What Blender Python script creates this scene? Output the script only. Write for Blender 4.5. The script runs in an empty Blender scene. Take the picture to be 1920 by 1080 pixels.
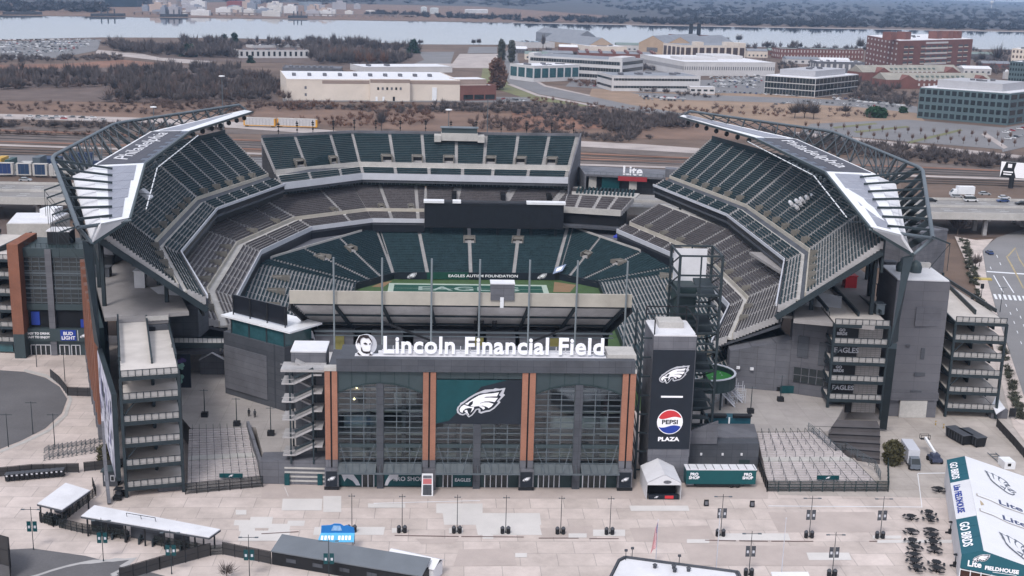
import bpy, math, random
import numpy as np
from mathutils import Matrix, Vector
R = random.Random(7)
SC = bpy.context.scene
COL = SC.collection
PI = math.pi
rad = math.radians

# ---------------------------------------------------------------- camera, sky, sun, exposure
# x runs along the front of the entrance hall, y goes into the stadium, the plaza is z = 0 (metres)
FPX = 2300.0
CAM = np.array([-7.4, -227.6, 98.0])
PITCH, ROLL, YAW = rad(14.0), rad(1.5), rad(3.3)
_fh = np.array([math.sin(YAW), math.cos(YAW), 0]); _r0 = np.array([math.cos(YAW), -math.sin(YAW), 0]); _z = np.array([0, 0, 1.0])
FW = _fh*math.cos(PITCH) - _z*math.sin(PITCH)
_u0 = _fh*math.sin(PITCH) + _z*math.cos(PITCH)
UP = math.cos(ROLL)*_u0 - math.sin(ROLL)*_r0
RT = math.cos(ROLL)*_r0 + math.sin(ROLL)*_u0
cd = bpy.data.cameras.new("camera"); co = bpy.data.objects.new("camera", cd); COL.objects.link(co)
cd.sensor_width = 36; cd.lens = FPX/1920*36; cd.clip_start = 1; cd.clip_end = 40000
m4 = Matrix.Identity(4)
for i in range(3):
    m4[i][0] = RT[i]; m4[i][1] = UP[i]; m4[i][2] = -FW[i]; m4[i][3] = CAM[i]
co.matrix_world = m4
SC.camera = co
W = bpy.data.worlds.new("World"); SC.world = W; W.use_nodes = True
nt = W.node_tree; nt.nodes.clear()
sky = nt.nodes.new("ShaderNodeTexSky"); sky.sky_type = 'NISHITA'; sky.sun_disc = False
SUN_EL, SUN_AZ = rad(50), rad(205)
sky.sun_elevation = SUN_EL; sky.sun_rotation = SUN_AZ
sky.air_density = 1.0; sky.dust_density = 4.0; sky.ozone_density = 1.0
hsv = nt.nodes.new("ShaderNodeHueSaturation"); hsv.inputs['Saturation'].default_value = 0.75   # cloud greys the blue
bg = nt.nodes.new("ShaderNodeBackground"); bg.inputs[1].default_value = 0.14
wo = nt.nodes.new("ShaderNodeOutputWorld")
cl = nt.nodes.new("ShaderNodeMix"); cl.data_type = 'RGBA'; cl.inputs[0].default_value = 0.6; cl.inputs[7].default_value = (5.75, 6.05, 6.95, 1)   # even cloud layer
nt.links.new(sky.outputs[0], hsv.inputs['Color']); nt.links.new(hsv.outputs[0], cl.inputs[6]); nt.links.new(cl.outputs[2], bg.inputs[0]); nt.links.new(bg.outputs[0], wo.inputs[0])
sl = bpy.data.lights.new("sun", 'SUN'); sl.energy = 1.4; sl.angle = rad(13); sl.color = (1, 0.97, 0.94)
so = bpy.data.objects.new("sun", sl); COL.objects.link(so)
sd = Vector((math.sin(SUN_AZ)*math.cos(SUN_EL), math.cos(SUN_AZ)*math.cos(SUN_EL), math.sin(SUN_EL)))
so.rotation_euler = sd.to_track_quat('Z', 'Y').to_euler()
VS = SC.view_settings
VS.view_transform = 'Standard'; VS.look = 'None'; VS.exposure = 0.42; VS.gamma = 1.0; VS.use_curve_mapping = False
SC.cycles.max_bounces = 5; SC.cycles.diffuse_bounces = 3; SC.cycles.glossy_bounces = 2; SC.cycles.transmission_bounces = 3
SC.cycles.volume_bounces = 0; SC.cycles.transparent_max_bounces = 6

# ---------------------------------------------------------------- surveying: a sighted point at a known height or depth
def _ray(px, py): return FW*FPX + RT*(px-960) - UP*(py-540)
def at(px, py, z=0.0):
    d = _ray(px, py); return CAM + d*((z-CAM[2])/d[2])
def atv(px, py, y):
    d = _ray(px, py); return CAM + d*((y-CAM[1])/d[1])
def A(*a): return np.array(a, float)
def V3(p, z=None):
    return A(p[0], p[1], p[2] if z is None else z)
def unit(v): v = np.array(v, float); return v/np.linalg.norm(v)
def lerp(a, b, t): return a+(b-a)*t

# ---------------------------------------------------------------- materials
def srgb(r, g, b):
    f = lambda c: (c/255/12.92) if c/255 <= 0.04045 else ((c/255+0.055)/1.055)**2.4
    return (f(r), f(g), f(b))
MATS = {}
def mat(name, col, rough=0.8, metal=0.0, var=0.12, scale=0.25, detail=3, spec=0.3, bump=0.0, streak=False, emit=0, fine=0.0, trans=0):
    if name in MATS: return MATS[name]
    m = bpy.data.materials.new(name); m.use_nodes = True
    n = m.node_tree.nodes; l = m.node_tree.links; b = n["Principled BSDF"]
    b.inputs['Roughness'].default_value = rough; b.inputs['Metallic'].default_value = metal
    b.inputs['Specular IOR Level'].default_value = spec
    if trans: b.inputs['Transmission Weight'].default_value = trans
    tc = n.new("ShaderNodeTexCoord"); mp = n.new("ShaderNodeMapping"); l.new(tc.outputs['Object'], mp.inputs[0])
    if streak: mp.inputs['Scale'].default_value = (1, 1, 0.12)
    nz = n.new("ShaderNodeTexNoise"); nz.inputs['Scale'].default_value = scale; nz.inputs['Detail'].default_value = detail; nz.inputs['Roughness'].default_value = 0.65
    l.new(mp.outputs[0], nz.inputs['Vector'])
    mr = n.new("ShaderNodeMapRange"); mr.inputs[1].default_value = 0.3; mr.inputs[2].default_value = 0.7
    mr.inputs[3].default_value = 1-var; mr.inputs[4].default_value = 1+var
    l.new(nz.outputs[0], mr.inputs[0])
    mx = n.new("ShaderNodeMix"); mx.data_type = 'RGBA'; mx.blend_type = 'MULTIPLY'; mx.inputs[0].default_value = 1
    mx.inputs[6].default_value = (*col, 1); l.new(mr.outputs[0], mx.inputs[7])
    out = mx.outputs[2]
    if fine:
        n2 = n.new("ShaderNodeTexNoise"); n2.inputs['Scale'].default_value = 2.2; n2.inputs['Detail'].default_value = 2; l.new(tc.outputs['Object'], n2.inputs['Vector'])
        r2 = n.new("ShaderNodeMapRange"); r2.inputs[1].default_value = 0.3; r2.inputs[2].default_value = 0.7; r2.inputs[3].default_value = 1-fine; r2.inputs[4].default_value = 1+fine
        l.new(n2.outputs[0], r2.inputs[0])
        m2 = n.new("ShaderNodeMix"); m2.data_type = 'RGBA'; m2.blend_type = 'MULTIPLY'; m2.inputs[0].default_value = 1
        l.new(out, m2.inputs[6]); l.new(r2.outputs[0], m2.inputs[7]); out = m2.outputs[2]
    l.new(out, b.inputs['Base Color'])
    if emit:
        l.new(out, b.inputs['Emission Color']); b.inputs['Emission Strength'].default_value = emit
    if bump:
        bp = n.new("ShaderNodeBump"); bp.inputs['Strength'].default_value = bump; bp.inputs['Distance'].default_value = 0.3
        l.new(nz.outputs[0], bp.inputs['Height']); l.new(bp.outputs[0], b.inputs['Normal'])
    MATS[name] = m
    return m
def mat_tiles(name, c1, c2, cm, sx, sy, mortar=0.01, rough=0.85, vertical=False, var=0.15, rot=0.0, offset=0.0, noise=0.08):
    """paving / panel / brick pattern laid in the thing's own space"""
    if name in MATS: return MATS[name]
    m = bpy.data.materials.new(name); m.use_nodes = True
    n = m.node_tree.nodes; l = m.node_tree.links; b = n["Principled BSDF"]
    b.inputs['Roughness'].default_value = rough; b.inputs['Specular IOR Level'].default_value = 0.25
    tc = n.new("ShaderNodeTexCoord")
    if vertical:
        sp = n.new("ShaderNodeSeparateXYZ"); l.new(tc.outputs['Object'], sp.inputs[0])
        ad = n.new("ShaderNodeMath"); ad.operation = 'ADD'; l.new(sp.outputs[0], ad.inputs[0]); l.new(sp.outputs[1], ad.inputs[1])
        cb = n.new("ShaderNodeCombineXYZ"); l.new(ad.outputs[0], cb.inputs[0]); l.new(sp.outputs[2], cb.inputs[1]); src = cb.outputs[0]
    else:
        mp = n.new("ShaderNodeMapping"); mp.inputs['Rotation'].default_value = (0, 0, rot); l.new(tc.outputs['Object'], mp.inputs[0]); src = mp.outputs[0]
    br = n.new("ShaderNodeTexBrick"); l.new(src, br.inputs['Vector'])
    br.inputs['Color1'].default_value = (*c1, 1); br.inputs['Color2'].default_value = (*c2, 1); br.inputs['Mortar'].default_value = (*cm, 1)
    br.inputs['Scale'].default_value = 1; br.inputs['Mortar Size'].default_value = mortar; br.inputs['Brick Width'].default_value = sx; br.inputs['Row Height'].default_value = sy
    br.offset = offset; br.inputs['Mortar Smooth'].default_value = 0.1
    nz = n.new("ShaderNodeTexNoise"); nz.inputs['Scale'].default_value = 0.12; nz.inputs['Detail'].default_value = 5; nz.inputs['Roughness'].default_value = 0.7; l.new(tc.outputs['Object'], nz.inputs['Vector'])
    mr = n.new("ShaderNodeMapRange"); mr.inputs[1].default_value = 0.3; mr.inputs[2].default_value = 0.7; mr.inputs[3].default_value = 1-var; mr.inputs[4].default_value = 1+var; l.new(nz.outputs[0], mr.inputs[0])
    mx = n.new("ShaderNodeMix"); mx.data_type = 'RGBA'; mx.blend_type = 'MULTIPLY'; mx.inputs[0].default_value = 1
    l.new(br.outputs[0], mx.inputs[6]); l.new(mr.outputs[0], mx.inputs[7])
    l.new(mx.outputs[2], b.inputs['Base Color'])
    MATS[name] = m
    return m

# ---------------------------------------------------------------- mesh builder
class MB:
    def __init__(s): s.v = []; s.f = []; s.m = []
    def add(s, vs, fs, mi=0):
        o = len(s.v); s.v.extend([tuple(map(float, p)) for p in vs])
        s.f.extend([tuple(i+o for i in f) for f in fs]); s.m.extend([mi]*len(fs)); return s
    def hexa(s, p, mi=0):   # p: bottom 4 ccw then top 4
        return s.add(p, [(3, 2, 1, 0), (4, 5, 6, 7), (0, 1, 5, 4), (1, 2, 6, 5), (2, 3, 7, 6), (3, 0, 4, 7)], mi)
    def box(s, x0, x1, y0, y1, z0, z1, mi=0):
        return s.hexa([(x0, y0, z0), (x1, y0, z0), (x1, y1, z0), (x0, y1, z0), (x0, y0, z1), (x1, y0, z1), (x1, y1, z1), (x0, y1, z1)], mi)
    def prism(s, poly, z0, z1, mi=0, cap=True):
        n = len(poly); ar = sum(poly[i][0]*poly[(i+1) % n][1]-poly[(i+1) % n][0]*poly[i][1] for i in range(n))
        if ar < 0: poly = list(poly)[::-1]
        zb = (lambda i: z0[i]) if hasattr(z0, '__len__') else (lambda i: z0); zt = (lambda i: z1[i]) if hasattr(z1, '__len__') else (lambda i: z1)
        vs = [(p[0], p[1], zb(i)) for i, p in enumerate(poly)]+[(p[0], p[1], zt(i)) for i, p in enumerate(poly)]
        fs = [(i, (i+1) % n, n+(i+1) % n, n+i) for i in range(n)]
        if cap: fs += [tuple(range(n))[::-1], tuple(range(n, 2*n))]
        return s.add(vs, fs, mi)
    def sheet(s, poly, z=None, mi=0):
        vs = [(p[0], p[1], p[2] if z is None else z) for p in poly]
        n = len(vs); ar = sum(vs[i][0]*vs[(i+1) % n][1]-vs[(i+1) % n][0]*vs[i][1] for i in range(n))
        if ar < 0: vs = vs[::-1]
        return s.add(vs, [tuple(range(n))], mi)
    def quad(s, a, b, c, d, mi=0): return s.add([a, b, c, d], [(0, 1, 2, 3)], mi)
    def slab(s, a, b, c, d, th, mi=0):
        """thick plate on a (sloping) quad, thickness downwards"""
        lo = [(p[0], p[1], p[2]-th) for p in (a, b, c, d)]
        pts = [a, b, c, d]; ar = sum(pts[i][0]*pts[(i+1) % 4][1]-pts[(i+1) % 4][0]*pts[i][1] for i in range(4))
        if ar < 0: pts = pts[::-1]; lo = lo[::-1]
        return s.hexa(lo+[tuple(p) for p in pts], mi)
    def bar(s, p, q, w, h=None, mi=0, up=(0, 0, 1)):
        h = w if h is None else h; p = A(*p); q = A(*q); d = unit(q-p); u = A(*up)
        if abs(d@u) > 0.98: u = A(1, 0, 0) if abs(d[0]) < .9 else A(0, 1, 0)
        sd = unit(np.cross(d, u)); u = np.cross(sd, d)
        r = []
        for c in (p, q):
            r += [c-sd*w/2-u*h/2, c+sd*w/2-u*h/2, c+sd*w/2+u*h/2, c-sd*w/2+u*h/2]
        return s.add(r, [(3, 2, 1, 0), (4, 5, 6, 7), (0, 1, 5, 4), (1, 2, 6, 5), (2, 3, 7, 6), (3, 0, 4, 7)], mi)
    def tube(s, pts, r, n=8, mi=0, cap=True):
        pts = [A(*p) for p in pts]; rs = r if hasattr(r, '__len__') else [r]*len(pts); vs = []; fs = []
        for i, p in enumerate(pts):
            d = unit(pts[min(i+1, len(pts)-1)]-pts[max(i-1, 0)])
            u = A(0, 0, 1) if abs(d[2]) < .9 else A(1, 0, 0)
            a = unit(np.cross(d, u)); b = np.cross(a, d)
            for k in range(n):
                t = 2*PI*k/n; vs.append(p+rs[i]*(a*math.cos(t)+b*math.sin(t)))
        for i in range(len(pts)-1):
            for k in range(n):
                fs.append((i*n+k, i*n+(k+1) % n, (i+1)*n+(k+1) % n, (i+1)*n+k))
        if cap: fs += [tuple(range(n)), tuple(range((len(pts)-1)*n, len(pts)*n))[::-1]]
        return s.add(vs, fs, mi)
    def lathe(s, prof, c=(0, 0, 0), n=16, mi=0):
        vs = []; fs = []
        for r, z in prof:
            for k in range(n): t = 2*PI*k/n; vs.append((c[0]+r*math.cos(t), c[1]+r*math.sin(t), c[2]+z))
        for i in range(len(prof)-1):
            for k in range(n): fs.append((i*n+k, i*n+(k+1) % n, (i+1)*n+(k+1) % n, (i+1)*n+k))
        fs.append(tuple(range((len(prof)-1)*n, len(prof)*n)))
        return s.add(vs, fs, mi)
    def merge(s, o, M=None, dm=0):
        vs = o.v if M is None else [tuple(M @ Vector(p)) for p in o.v]
        k = len(s.v); s.v.extend(vs); s.f.extend([tuple(i+k for i in f) for f in o.f]); s.m.extend([i+dm for i in o.m]); return s
ORI = {}
def obj(name, mb, mats, parent=None, smooth=False, loc=None):
    me = bpy.data.meshes.new(name)
    L = ORI.get(parent.name, (0, 0, 0)) if parent else (loc if loc is not None else (0, 0, 0))
    me.from_pydata([(p[0]-L[0], p[1]-L[1], p[2]-L[2]) for p in mb.v], [], mb.f)
    mats = mats if isinstance(mats, (list, tuple)) else [mats]
    for m in mats: me.materials.append(m)
    if len(mats) > 1: me.polygons.foreach_set('material_index', mb.m)
    if smooth: me.polygons.foreach_set('use_smooth', [True]*len(me.polygons))
    me.update()
    o = bpy.data.objects.new(name, me); COL.objects.link(o)
    if parent: o.parent = parent
    else: o.location = L
    ORI[o.name] = tuple(L)
    return o
def tag(o, label=None, cat=None, group=None, kind=None):
    if label: o['label'] = label
    if cat: o['category'] = cat
    if group: o['group'] = group
    if kind: o['kind'] = kind
    return o
def thing(name, label, cat, loc=(0, 0, 0), group=None):
    o = bpy.data.objects.new(name, None); COL.objects.link(o); o.location = tuple(map(float, loc)); o.empty_display_size = 1
    ORI[o.name] = tuple(map(float, loc)); return tag(o, label, cat, group)
def one(name, mb, mats, label, cat, group=None, loc=None, smooth=False):
    return tag(obj(name, mb, mats, None, smooth, loc), label, cat, group)
def struct(name, mb, mats): return tag(obj(name, mb, mats), kind='structure')
def dup(root, loc, rotz=0.0, label=None, scale=None, group=None):
    r = root.copy(); COL.objects.link(r); r.location = tuple(map(float, loc)); r.rotation_euler = (0, 0, rotz)
    if scale: r.scale = (scale,)*3 if not hasattr(scale, '__len__') else scale
    if label: r['label'] = label
    if group: r['group'] = group
    for ch in list(root.children):
        c = ch.copy(); COL.objects.link(c); c.parent = r
        for g in list(ch.children):
            d = g.copy(); COL.objects.link(d); d.parent = c
    return r
# lettering
def text_mb(txt, size, depth=0.0, bold=0.0, align='CENTER', spacing=1.0, squash=1.0):
    cu = bpy.data.curves.new("t", 'FONT'); cu.body = txt; cu.size = size; cu.align_x = align; cu.extrude = depth/2; cu.offset = bold; cu.space_character = spacing; cu.resolution_u = 3
    o = bpy.data.objects.new("t", cu); COL.objects.link(o)
    dg = bpy.context.evaluated_depsgraph_get(); me = bpy.data.meshes.new_from_object(o.evaluated_get(dg))
    mb = MB(); mb.v = [(v.co.x*squash, v.co.y, v.co.z) for v in me.vertices]; mb.f = [tuple(p.vertices) for p in me.polygons]; mb.m = [0]*len(mb.f)
    bpy.data.objects.remove(o); bpy.data.meshes.remove(me); bpy.data.curves.remove(cu)
    return mb
def frame(o, ex, ey, ez=None):
    """matrix putting local x,y,z on the given world axes"""
    ex = unit(ex); ey = unit(ey); ez = unit(np.cross(ex, ey)) if ez is None else unit(ez)
    return Matrix(((ex[0], ey[0], ez[0], o[0]), (ex[1], ey[1], ez[1], o[1]), (ex[2], ey[2], ez[2], o[2]), (0, 0, 0, 1)))
def put(mb, M):
    r = MB(); r.merge(mb, M); return r
def poly_mb(pts, depth=0.02, z=0.0):
    """flat outline in local xy with a real thickness"""
    from mathutils.geometry import tessellate_polygon
    mb = MB(); n = len(pts)
    ar = sum(pts[i][0]*pts[(i+1) % n][1]-pts[(i+1) % n][0]*pts[i][1] for i in range(n))
    if ar < 0: pts = pts[::-1]
    tris = tessellate_polygon([[Vector((p[0], p[1], 0)) for p in pts]])
    vs = [(p[0], p[1], z+depth) for p in pts]+[(p[0], p[1], z) for p in pts]
    fs = []
    for a, b, c in tris:
        A_, B_, C_ = pts[a], pts[b], pts[c]
        if (B_[0]-A_[0])*(C_[1]-A_[1])-(B_[1]-A_[1])*(C_[0]-A_[0]) < 0: a, b, c = a, c, b
        fs.append((a, b, c))
    fs += [(i, i+n, (i+1) % n+n, (i+1) % n) for i in range(n)]
    return mb.add(vs, fs)
def circle(cx, cy, rx, ry=None, n=28, a0=0, a1=2*PI):
    ry = rx if ry is None else ry
    k = n if abs(a1-a0-2*PI) < 1e-6 else n+1
    return [(cx+rx*math.cos(a0+(a1-a0)*i/n), cy+ry*math.sin(a0+(a1-a0)*i/n)) for i in range(k)]
def offset_poly(P, d):
    """offset an open plan polyline to its left by d with mitred corners"""
    P = [A(p[0], p[1]) for p in P]; out = []
    ns = [A(-(P[i+1]-P[i])[1], (P[i+1]-P[i])[0])/np.linalg.norm(P[i+1]-P[i]) for i in range(len(P)-1)]
    for i, p in enumerate(P):
        if i == 0: n = ns[0]
        elif i == len(P)-1: n = ns[-1]
        else:
            n = ns[i-1]+ns[i]; n = n/(n@ns[i])
        out.append(p+n*d)
    return out
# ================================================================ materials
M_conc = mat("stand_concrete", (0.34, 0.33, 0.335), 0.9, var=0.18, scale=0.15, detail=6, fine=0.08)
M_concl = mat("pale_concrete", (0.42, 0.405, 0.39), 0.9, var=0.15, scale=0.2, detail=6, fine=0.06)
M_aisle = mat("aisle_concrete", (0.33, 0.32, 0.32), 0.9, var=.15, scale=.3)
M_portal = mat("olive_precast", (0.17, 0.16, 0.145), 0.9, var=.15, scale=.3)
M_beige = mat("beige_precast", (0.40, 0.37, 0.325), 0.85, var=0.12, scale=0.2)
M_green = mat("green_seat_plastic", (0.024, 0.047, 0.056), 0.8, var=0.25, scale=0.4, detail=5, spec=0.15, fine=.3)
M_grey = mat("grey_seat_plastic", (0.098, 0.09, 0.095), 0.8, var=0.2, scale=0.4, detail=5, spec=0.15, fine=.3)
M_steel = mat("dark_green_steel", (0.030, 0.042, 0.050), 0.55, 0.3, var=0.2)
M_steell = mat("grey_steel", (0.12, 0.145, 0.165), 0.5, 0.4, var=0.12)
M_black = mat("black_metal", (0.012, 0.013, 0.016), 0.6, var=0.2)
M_dark = mat("dark_opening", (0.008, 0.009, 0.012), 0.9, var=0.2)
M_white = mat("white_painted_metal", (0.70, 0.71, 0.74), 0.45, var=0.06, scale=0.3)
M_roofw = mat("white_roof_membrane", (0.62, 0.62, 0.65), 0.55, var=0.1, scale=0.25, detail=6)
M_solar = mat_tiles("silver_solar_panel", (0.225, 0.235, 0.285), (0.255, 0.262, 0.31), (0.17, 0.17, 0.2), 2.2, 1.4, 0.05, 0.4, var=0.08)
M_solard = mat_tiles("dark_solar_panel", (0.075, 0.077, 0.095), (0.09, 0.092, 0.11), (0.05, 0.05, 0.065), 2.2, 1.4, 0.06, 0.8, var=0.1)
M_solarm = mat("slate_solar_panel", (0.12, 0.14, 0.18), 0.8, var=0.12)
M_gwall = mat_tiles("grey_metal_panel_wall", (0.10, 0.10, 0.115), (0.112, 0.112, 0.127), (0.07, 0.07, 0.082), 6.0, 1.6, 0.04, 0.7, vertical=True, var=0.24)
M_gwall2 = mat_tiles("mid_grey_wall", (0.118, 0.12, 0.138), (0.135, 0.137, 0.155), (0.08, 0.08, 0.092), 3.0, 1.5, 0.04, 0.75, vertical=True, var=0.24)
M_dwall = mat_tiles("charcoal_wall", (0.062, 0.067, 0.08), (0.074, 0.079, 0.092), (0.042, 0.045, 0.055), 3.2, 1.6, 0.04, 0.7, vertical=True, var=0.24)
M_block = mat_tiles("grey_block_wall", (0.10, 0.095, 0.10), (0.135, 0.128, 0.133), (0.07, 0.068, 0.07), 1.6, 0.8, 0.02, 0.85, vertical=True, var=0.12, offset=0.5)
M_glass = mat("dark_glass", (0.018, 0.024, 0.027), 0.08, var=0.5, scale=0.12, spec=0.6)
M_tglass = mat("teal_glass", (0.03, 0.085, 0.10), 0.08, var=0.3, scale=0.3, spec=0.6)
M_brick = mat_tiles("orange_brick", (0.33, 0.145, 0.095), (0.28, 0.12, 0.08), (0.26, 0.15, 0.11), 0.4, 0.14, 0.02, 0.85, vertical=True, var=0.15, offset=0.5)
M_brickd = mat_tiles("red_brick", (0.24, 0.095, 0.055), (0.20, 0.08, 0.05), (0.18, 0.10, 0.08), 0.4, 0.14, 0.02, 0.85, vertical=True, var=0.2, offset=0.5)
M_gpanel = mat("green_metal_panel", (0.028, 0.048, 0.052), 0.5, 0.2, var=0.12, scale=0.3)
M_gpanel2 = mat("slate_green_panel", (0.05, 0.07, 0.078), 0.5, 0.2, var=0.1, scale=0.3)
M_turf = mat("field_turf", (0.05, 0.092, 0.035), 0.95, var=0.18, scale=0.3, detail=6, fine=0.15)
M_turfd = mat("dark_green_paint", (0.012, 0.062, 0.045), 0.95, var=0.12, scale=0.5)
M_line = mat("white_field_paint", (0.33, 0.40, 0.34), 0.9, var=0.1)
M_letter = mat("white_sign_face", (0.86, 0.86, 0.9), 0.4, var=0.03)
M_navy = mat("midnight_sign_face", (0.014, 0.019, 0.028), 0.4, var=0.12)
M_teal = mat("teal_sign_face", (0.006, 0.055, 0.065), 0.4, var=0.15)
M_silver = mat("silver_sign_face", (0.50, 0.51, 0.56), 0.4, var=0.06)
M_screen = mat("switched_off_screen", (0.014, 0.016, 0.022), 0.35, var=0.15, scale=0.5)
M_red = mat("red_sign_paint", (0.55, 0.04, 0.05), 0.5, var=0.08)
M_blue = mat("blue_sign_paint", (0.02, 0.05, 0.30), 0.5, var=0.08)
M_asph = mat("asphalt", (0.115, 0.112, 0.118), 0.9, var=0.16, scale=0.08, detail=8, fine=0.07)

def mirror_text(): pass
# ---------------------------------------------------------------- the eagle head emblem, local xy, about 1.2 wide
_E0 = 1525.0
def _lg(pts): return [((x-780)/1200.0, (550-y)/1200.0) for x, y in pts]
EAGLE_OUT = _lg([(1398,152),(1250,180),(1135,165),(1080,195),(880,205),(830,225),(640,310),(480,410),(330,530),(250,575),(245,615),(185,680),(165,750),(180,830),(250,885),(330,900),(410,865),(440,920),(480,955),(560,905),(630,820),(680,745),(725,745),(725,820),(790,850),(900,810),(1010,790),(1130,710),(1280,540),(1250,500),(1390,345),(1350,305)])
EAGLE_IN = _lg([(1320,205),(1130,250),(1060,250),(900,290),(760,305),(620,370),(470,470),(350,570),(290,610),(225,690),(210,750),(225,810),(280,850),(330,860),(375,835),(420,830),(450,880),(485,915),(545,875),(600,800),(650,720),(740,700),(775,740),(775,800),(900,760),(1000,745),(1100,680),(1215,545),(1180,520),(1290,385),(1235,345)])
EAGLE_W = [_lg(p) for p in (
    [(1235,270),(1060,300),(860,315),(720,360),(560,460),(440,550),(370,590),(450,610),(500,540),(580,500),(570,590),(520,640),(600,660),(700,640),(760,560),(880,515),(1000,510),(1130,530),(1210,420),(1000,410),(850,420),(900,390),(1050,380),(1185,375)],
    [(1100,580),(980,540),(860,540),(740,580),(690,645),(830,630),(930,660),(980,695),(1050,650)],
    [(730,650),(800,690),(840,735),(885,710),(870,660),(800,645)],
    [(350,610),(270,670),(238,740),(255,800),(320,825),(325,770),(390,715),(480,690),(560,700),(545,760),(520,820),(600,730),(610,670),(500,660)],
    [(360,770),(430,745),(455,830),(490,890),(470,890),(440,840),(400,820)])]
def eagle_parts(name_parent, M, parent, depth=0.06, outline=M_silver, mid=M_navy, inner=M_letter, s=1.0, simple=False):
    S = M @ Matrix.Diagonal((s, s, 1, 1))
    mb = MB(); mb.merge(put(poly_mb(EAGLE_OUT, depth), S), None, 0)
    mb.merge(put(poly_mb(EAGLE_IN, depth, depth), S), None, 1)
    for w in EAGLE_W: mb.merge(put(poly_mb(w, depth, 2*depth), S), None, 2)
    return obj("eagle_emblem", mb, [outline, mid, inner], parent)
def lettering(txt, M, parent, size, m, depth=0.06, bold=0.0, name="lettering", align='CENTER', spacing=1.0, squash=1.0):
    return obj(name, put(text_mb(txt, size, depth, bold, align, spacing, squash), M @ Matrix.Translation((0, 0, depth/2))), m, parent)

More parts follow.
